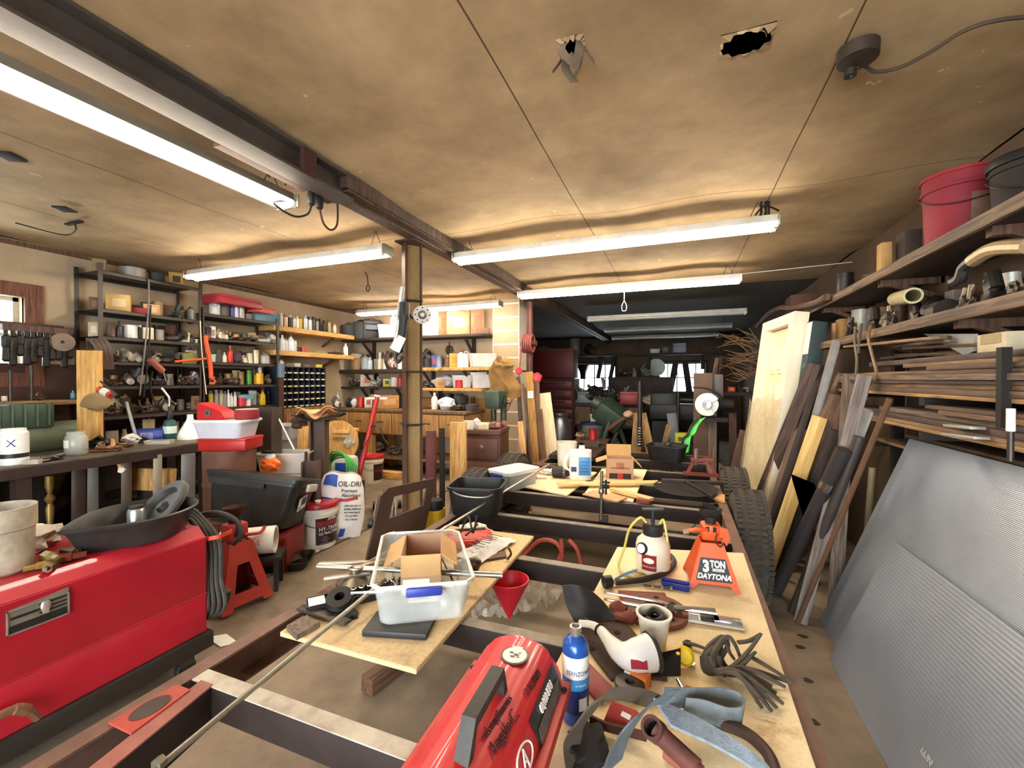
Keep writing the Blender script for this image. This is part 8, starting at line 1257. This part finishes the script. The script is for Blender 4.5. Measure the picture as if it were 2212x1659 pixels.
row('the far shelf over the windows', A3, ('y', 12.55), z + .003, [('tray', 400, 130, 50, '3a3430', '8a827a', 'dark'), ('can', 630, 70, 105, 'a8a49c', '8a867e', 'silver'), ('cast', 740, 80, 70, '3c3632', '54504a', 'dark'), ('tub', 1225, 70, 26, 'd8d4cc', 'c8c4bc', 'flat white'), ('box', 1300, 50, 40, '6a6460', '8a847c', 'grey'), ('tbox', 1410, 90, 65, '8a8c94', '9a9ca4', 'grey')])
t = thing('wall_clock', 'pale round clock on the far wall between the windows', 'clock'); c = ony(A3(1235, 808), 12.77); MB().lathe(c, [(0, .025), (.24, .02), (.25, .0), (.25, -.03)], 32, frame((0, -1, 0))).build('face', M('b8ccc0', .4), t)
t = thing('hanging_bottle', 'dark bottle-shaped tool hanging in the left far window', 'tool'); c = ony(A3(690, 820), 12.6); MB().lathe(c + V((0, 0, -.3)), [(.08, 0), (.1, .2), (.2, .42), (0, .45)], 10).build('tool', BLACK, t)
for px, py, lab in ((815, 840, 'slanted dark rod hanging in the left far window'), (905, 850, 'bunch of dark rods hanging at the right edge of the left far window')): t = thing('hanging_rod', lab, 'rod'); a, b = ony(A3(px + 20, py - 120), 12.6), ony(A3(px - 15, py + 50), 12.6); MB().cyl(a, b, .06).build('rod', BLACK, t)
t = thing('far_bench', 'long bench with pale drawer fronts under the left far window', 'bench'); a, b = bk(625, 1075, 9.0), bk(1150, 1075, 9.0); zt = a.z; y = a.y
MB().box(((a.x + b.x) / 2, y + .3, zt - .03), (b.x - a.x, .7, .06)).build('top', DARKW, t); MB().box(((a.x + b.x) / 2, y + .33, zt - .28), (b.x - a.x, .6, .42)).build('carcass', DARKW, t)
for k in range(4): MB().box((a.x + (b.x - a.x) * (k + .5) / 4, y - .0, zt - .25), ((b.x - a.x) / 4 - .04, .03, .36)).build('drawer', W('7a6244', '4a3826', 3), t)
for x in (a.x + .1, b.x - .1): MB().box((x, y + .3, (zt - .49) / 2), (.1, .5, zt - .49)).build('leg', DARKW, t)
rnd = random.Random(11)
row('the far bench', A3, ('y', y + .2), zt + .003, [('heap', 620, 110, 110, '4c4640', '8a867e', 'dark'), ('tbox', 720, 130, 80, '7a8890', '6a7880', 'blue-grey'), ('heap', 790, 150, 160, '3a3632', '6a6660', 'tall'), ('cast', 830, 90, 80, '8a8884', 'a8a49e', 'bright'), ('heap', 920, 150, 120, '443e38', '7a746c', 'dark'), ('heap', 1020, 140, 90, '3a342e', '6a6258', 'low'), ('sack', 1200, 120, 60, 'a89c88', 'b8ac98', 'pale'), ('tbox', 1035, 130, 90, '8a2a2c', '9a3434', 'red', -.3)])
row('the back of the far bench', A3, ('y', y + .5), zt + .003, [('heap', 700, 180, 190, '2e2a26', '4a4640', 'black'), ('heap', 870, 160, 160, '38322c', '5c564e', 'dark'), ('heap', 1000, 140, 120, '2c2824', '4a443e', 'dim')], hs=.6)
t = thing('tool_cabinet', 'dark red tool cabinet with shallow drawers, left in the back room', 'cabinet'); q = fl(440, 9.2); top = bk(440, 890, 9.2).z; MB().box((q.x, q.y + .3, top / 2), (1.05, .5, top)).build('body', M('4a1a1c', .5, .2, .3), t)
for k in range(6): d = MB().box((q.x, q.y + .035, top - .14 - .2 * k), (.95, .03, .16), bev=.006).build('drawer', M('5c2022', .45, .2, .3), t); MB().box((q.x, q.y + .01, top - .1 - .2 * k), (.7, .02, .02)).build('pull', CHROME, d)
t = thing('top_chest', 'dark red chest standing on the tool cabinet in the back room', 'chest'); MB().box((q.x, q.y + .3, top + .3), (1.0, .45, .58), bev=.01).build('body', M('5a1c1e', .5, .2, .3), t); MB().box((q.x, q.y + .3, top + .61), (1.02, .47, .05)).build('lid', M('5a1c1e', .5, .2, .3), t)
t = thing('dark_cupboard', 'dark cupboard between the two far windows', 'cupboard'); q = fl(1120, 10.6); tp = bk(1120, 880, 10.6).z; MB().box((q.x, q.y, tp / 2), (1.5, .5, tp)).build('body', W('3c2820', '1e1410', 3), t)
for s in (-1, 1): MB().box((q.x + s * .37, q.y - .26, tp / 2), (.7, .02, tp * .9)).build('door', W('44302a', '241814', 3), t)
row('the dark cupboard', A3, ('y', q.y), tp + .003, [('heap', 1010, 90, 60, '3a3430', '5a544c', 'small'), ('bottle', 1070, 30, 60, '6a6660', '8a8680', 'grey'), ('cast', 1150, 60, 90, '5a5650', '8a867e', 'grey')])
t = thing('metal_lathe', 'big dark lathe standing before the right far window', 'lathe'); q = fl(1450, 8.4); tp = bk(1450, 1000, 8.4).z; MB().box((q.x, q.y, tp * .72), (1.3, .5, .3), bev=.03).build('bed', M('2a2a2a', .5, .3), t); MB().box((q.x - .38, q.y, tp * .86), (.5, .45, .4), bev=.05).build('headstock', M('2c2f2e', .5, .3), t); MB().cyl((q.x - .3, q.y, tp * .9), (q.x + .5, q.y, tp * .9), .06).build('spindle', IRON, t)
for s in (-.42, .42): MB().box((q.x + s, q.y, tp * .29), (.35, .4, tp * .58)).build('leg', M('242424', .5, .3), t)
t = thing('green_machine', 'dark green tilted engine block on legs in the back room', 'engine'); c = bk(900, 1160, 7.2); MB().box(c, (.5, .4, .36), (R(20), R(35), 0), bev=.05).cyl(c + V((-.3, 0, .22)), c + V((0, 0, .05)), .11).build('block', GREENM, t)
for a_, b_ in (((.1, 0, -.1), (.35, .2, -.85)), ((-.1, .1, -.1), (-.3, .3, -.85)), ((.0, -.2, -.1), (-.28, -.25, -.85))): e = c + V(b_); e.z = .02; MB().cyl(c + V(a_), e, .035).build('leg', GREENM, t)
t = thing('rusty_pump', 'rusty pipework with a pale knob beside the green engine block', 'pump'); c = bk(1020, 1180, 6.9); MB().tube(bez([c + V((-.3, 0, -.2)), c, c + V((.2, -.1, -.1)), c + V((.25, 0, -.5)), c + V((.2, 0, -c.z + .03))], 5), .04, 10).build('pipe', M('5a3c34', .6, .2), t); MB().blob(c + V((.02, -.06, .05)), (.15, .12, .12), .15, 2, 2, 2).build('knob', mc('c8a088'), t)
q = fl(770, 7.9); t, l = pail('blue_lid_pail', 'grey pail with a blue lid in the back room', q, 0, mc('8a8478'), mc('2a3a6a'), .23, bk(770, 1220, 7.9).z); 
one('tub', *A3(765, 1200), ('d', 7.9), 14, 16, 'e0dccc', 'c8c4b4', 'cream tub standing on the blue-lidded pail', z=bk(770, 1220, 7.9).z + .02)
q = fl(760, 6.7); t = thing('stool', 'low dark stool carrying a red can in the back room', 'stool'); zz = bk(760, 1345, 6.7).z; MB().box((q.x, q.y, zz - .02), (.5, .3, .04)).build('top', OLDW, t)
for s in (-.2, .2): MB().box((q.x + s, q.y, (zz - .04) / 2), (.06, .25, zz - .04)).build('leg', OLDW, t)
one('can', *A3(762, 1345), ('d', 6.7), 17, 22, 'b02428', '8a2024', 'red can on the low stool in the back room', z=zz + .002); one('cast', *A3(665, 1345), ('d', 6.7), 22, 16, '8a6a54', '6a4a3c', 'rusty iron with a brown handle on the low stool', z=zz + .002)
q = fl(515, 7.6); t = thing('steel_can', 'shiny metal churn in the shade behind the leaning boards', 'churn', loc=q); H = bk(515, 1160, 7.6).z; MB().lathe((0, 0, 0), [(.2, 0), (.21, .02), (.21, H * .8), (.14, H * .95), (.15, H)], 24).build('body', M('8a8a90', .3, .8, .3), t); MB().lathe((0, 0, H), [(.16, 0), (.16, .03), (0, .04)], 20).build('lid', M('8a8a90', .3, .8, .3), t)
def b3(lab, t_, b_, w, mat, d, nm='leaning_board', cat='board', th=.04): return lean(lab, A3(*t_), A3(*b_), d, d - .1, w, th, mat, nm, cat)
b3('pale plank of the open trestle in the back room, upright one', (1105, 1150), (1085, 1420), .14, W('9a7448', '5c4228'), 6.4); b3('pale plank of the open trestle in the back room, slanting one', (1130, 1150), (1190, 1430), .12, W('a8844c', '6a4c2c'), 6.3); b3('short pale stick leaning in the back room', (1330, 1240), (1300, 1370), .08, W('9a7a52', '5c4430'), 6.6); b3('blue-grey board standing in the back room', (1350, 1150), (1375, 1370), .15, mc('4a5664'), 7.0)
a, b = bk(1113, 910, 6.15), bk(1113, 1500, 6.1); pole('black_pole', (b.x, b.y, .61), a, .032, BLACK, 'tall black pole with a coil spring standing behind the carton', 'pole'); t = thing('coil_spring', 'bright coil spring round the foot of the tall black pole', 'spring'); MB().tube([(b.x + .045 * math.cos(i * .7), b.y + .045 * math.sin(i * .7), .62 + i * .0042) for i in range(64)], .007, 6).build('coil', CHROME, t)
a, b = bk(1400, 990, 8.0), bk(1400, 1150, 8.0); pole('steel_rod', (a.x, a.y, 0), a, .03, IRON, 'thin steel rod standing before the lathe', 'rod')
q = fl(1428, 6.9); t = thing('yellow_box', 'yellow box standing in the back room by the green strip', 'box'); zz = bk(1428, 1370, 6.9).z; hh = bk(1428, 1295, 6.9).z - zz; MB().box((q.x, q.y, zz + hh / 2), (.2, .14, hh)).build('box', mc('d8d42c'), t); MB().box((q.x, q.y - .072, zz + hh * .4), (.1, .004, hh * .4)).build('label', mc('4a6a3c'), t); MB().box((q.x, q.y, zz / 2), (.34, .3, zz)).build('plinth', DARK, t)
q = fl(1600, 5.9); t = thing('saw_post', 'rusty box post carrying the cut-off saw, right in the back room', 'post', loc=q, rz=R(-5)); H = bk(1610, 850, 5.9).z; MB().box((-.02, 0, H / 2), (.24, .2, H), bev=.006).build('post', M('5c4436', .65, .2, .5, 5, dcol='2a1c14'), t); MB().box((.10, -.16, .6), (.1, .1, 1.2)).build('side_post', W('7c6450', '43322a', 3), t)
t = thing('cut_off_saw', 'cut-off saw with a round white guard on the rusty box post', 'saw'); c = bk(1620, 1085, 5.55); fr = frame((CAM - c) + V((-.6, 0, 0))); MB().lathe(c, [(.05, .0), (.145, 0), (.15, .03), (.145, .06), (.05, .07), (.05, .0)], 36, fr, R(-60), R(215)).build('guard', M('e4e0d6', .4, 0, .2), t); MB().lathe(c, [(.0, .02), (.13, .02), (.13, .035), (0, .035)], 30, fr).build('blade', mc('c8c4bc', m=.2), t); MB().lathe(c, [(.06, .06), (.055, .1), (0, .105)], 18, fr).build('hub', M('8a8a88', .3, .8), t); MB().box(c + V((.08, .1, -.19)), (.3, .3, .05)).build('base', DARK, t); MB().tube(bez([c + V((-.18, 0, .22)), c + V((-.03, 0, .21)), c + V((.13, 0, .13)), c + V((.18, 0, 0))], 5), .012).build('cord', BLACK, t); MB().cyl(c + V((.1, .08, 0)), c + V((.3, .1, .0)), .07).build('motor', DARK, t)
t = thing('green_strip', 'bright green bent plastic strip hanging below the cut-off saw', 'strip'); p = [bk(x, y, 5.4) for x, y in ((1580, 1190), (1530, 1245), (1500, 1310), (1470, 1340), (1460, 1400), (1450, 1450))]; MB().strap(bez(p, 4), .09, .012, (1, 0, .5)).build('strip', M('4ad048', .4, 0, .1), t); MB().tube(bez([v + V((-.05, -.03, 0)) for v in p], 4), .016).build('cord', BLACK, t)
q = fl(1690, 6.2); t = thing('grey_box', 'slim grey control box right of the rusty box post', 'box'); c = bk(1693, 950, 6.0); MB().box(c, (.14, .1, .34), bev=.01).build('box', mc('6a625c'), t); MB().cyl((c.x, c.y + .1, 0), (c.x, c.y + .1, c.z + .1), .03).build('stand', DARK, t)
t = thing('workbench', 'dim workbench with an orange packet, right in the back room', 'bench'); a = bk(1760, 990, 7.2); MB().box((a.x + .2, a.y + .2, a.z - .03), (1.2, .6, .06)).build('top', DARKW, t)
for s in (-.3, .7): MB().box((a.x + s, a.y + .2, (a.z - .06) / 2), (.1, .5, a.z - .06)).build('leg', DARKW, t)
one('box', *A3(1798, 980), ('d', 7.2), 16, 10, 'd8542c', 'e8a87c', 'orange packet on the dim workbench', z=a.z + .003); one('heap', *A3(1850, 985), ('d', 7.2), 34, 12, '4a443e', '8a8680', 'heap of tools on the dim workbench', z=a.z + .003); one('tray', *A3(1905, 975), ('d', 7.2), 12, 8, 'b8b4b0', 'd8d4d0', 'pale tray at the right of the dim workbench', z=a.z + .003)
b3('brown post at the right of the back room', (1805, 1150), (1810, 1500), .1, OLDW, 6.3); b3('upright pale slat above the rusty box post', (1690, 740), (1665, 880), .06, GREYW, 6.7, 'slat'); b3('upright brown slat beside the pale slat', (1715, 740), (1690, 900), .06, OLDW, 6.75, 'slat'); b3('red-brown board leaning before the wrapped door', (1890, 1280), (1820, 1560), .09, W('5a3a2c', '2c1a14'), 5.3)
t = thing('twig_bundle', 'bundle of dry brown twigs hanging at the far end of the right shelves', 'twigs'); t2 = W('7a5c3c', '4a3624'); mb = MB(); rnd = random.Random(4)
for k in range(46):
    a = bk(1890 + rnd.uniform(-10, 140), 640 + rnd.uniform(-60, 260), 5.55 + rnd.uniform(-.1, .1)); e = a + V((rnd.uniform(-.42, -.1), rnd.uniform(-.15, .1), rnd.uniform(-.06, .2))); mb.tube(bez([a, a.lerp(e, .5) + V((0, 0, rnd.uniform(-.06, .06))), e], 3), [.008] * 4 + [.004] * 3, 5)
o = mb.build('twigs', t2, t); o['kind'] = 'stuff'
t = thing('crooked_branch', 'crooked brown branch lying over the end of the top right shelf', 'branch'); MB().tube(bez([onx(A4(x, y), 1.12) for x, y in ((220, 1400), (300, 1310), (390, 1262), (480, 1262), (640, 1230), (740, 1180))], 5), .03, 8).build('branch', W('6a4a34', '3a281c'), t)
for k, (px, d, w, h, c, kd, lab) in enumerate(((560, 8.3, 34, 50, '2c2826', 'heap', 'black heap on the floor by the churn'), (690, 8.3, 40, 60, '3a2c26', 'heap', 'rusty heap under the far bench, left'), (900, 8.5, 44, 70, '2c2a28', 'heap', 'dark heap under the far bench, middle'), (1180, 7.2, 60, 60, '3a342e', 'heap', 'dark heap beside the open trestle'), (1240, 6.5, 40, 26, '8a7a5a', 'basket', 'tan bowl beside the black tub'), (1225, 7.0, 26, 40, 'c8c8cc', 'sack', 'white rag hanging low by the blue-grey board'), (1480, 7.4, 70, 80, '2a2826', 'heap', 'black heap before the lathe'), (1700, 6.8, 26, 40, 'd0ccc8', 'bottle', 'white bottle on the floor right of the box post'), (1740, 6.3, 60, 40, '2a2624', 'heap', 'dark heap at the foot of the wrapped door'))):
    q = fl(px, d); m = mpp(q); t = thing(NOUN[kd][0], lab, NOUN[kd][2], loc=q, rz=.3); KIND[kd](t, w * m, h * m, c, '6a645c')
rebase()
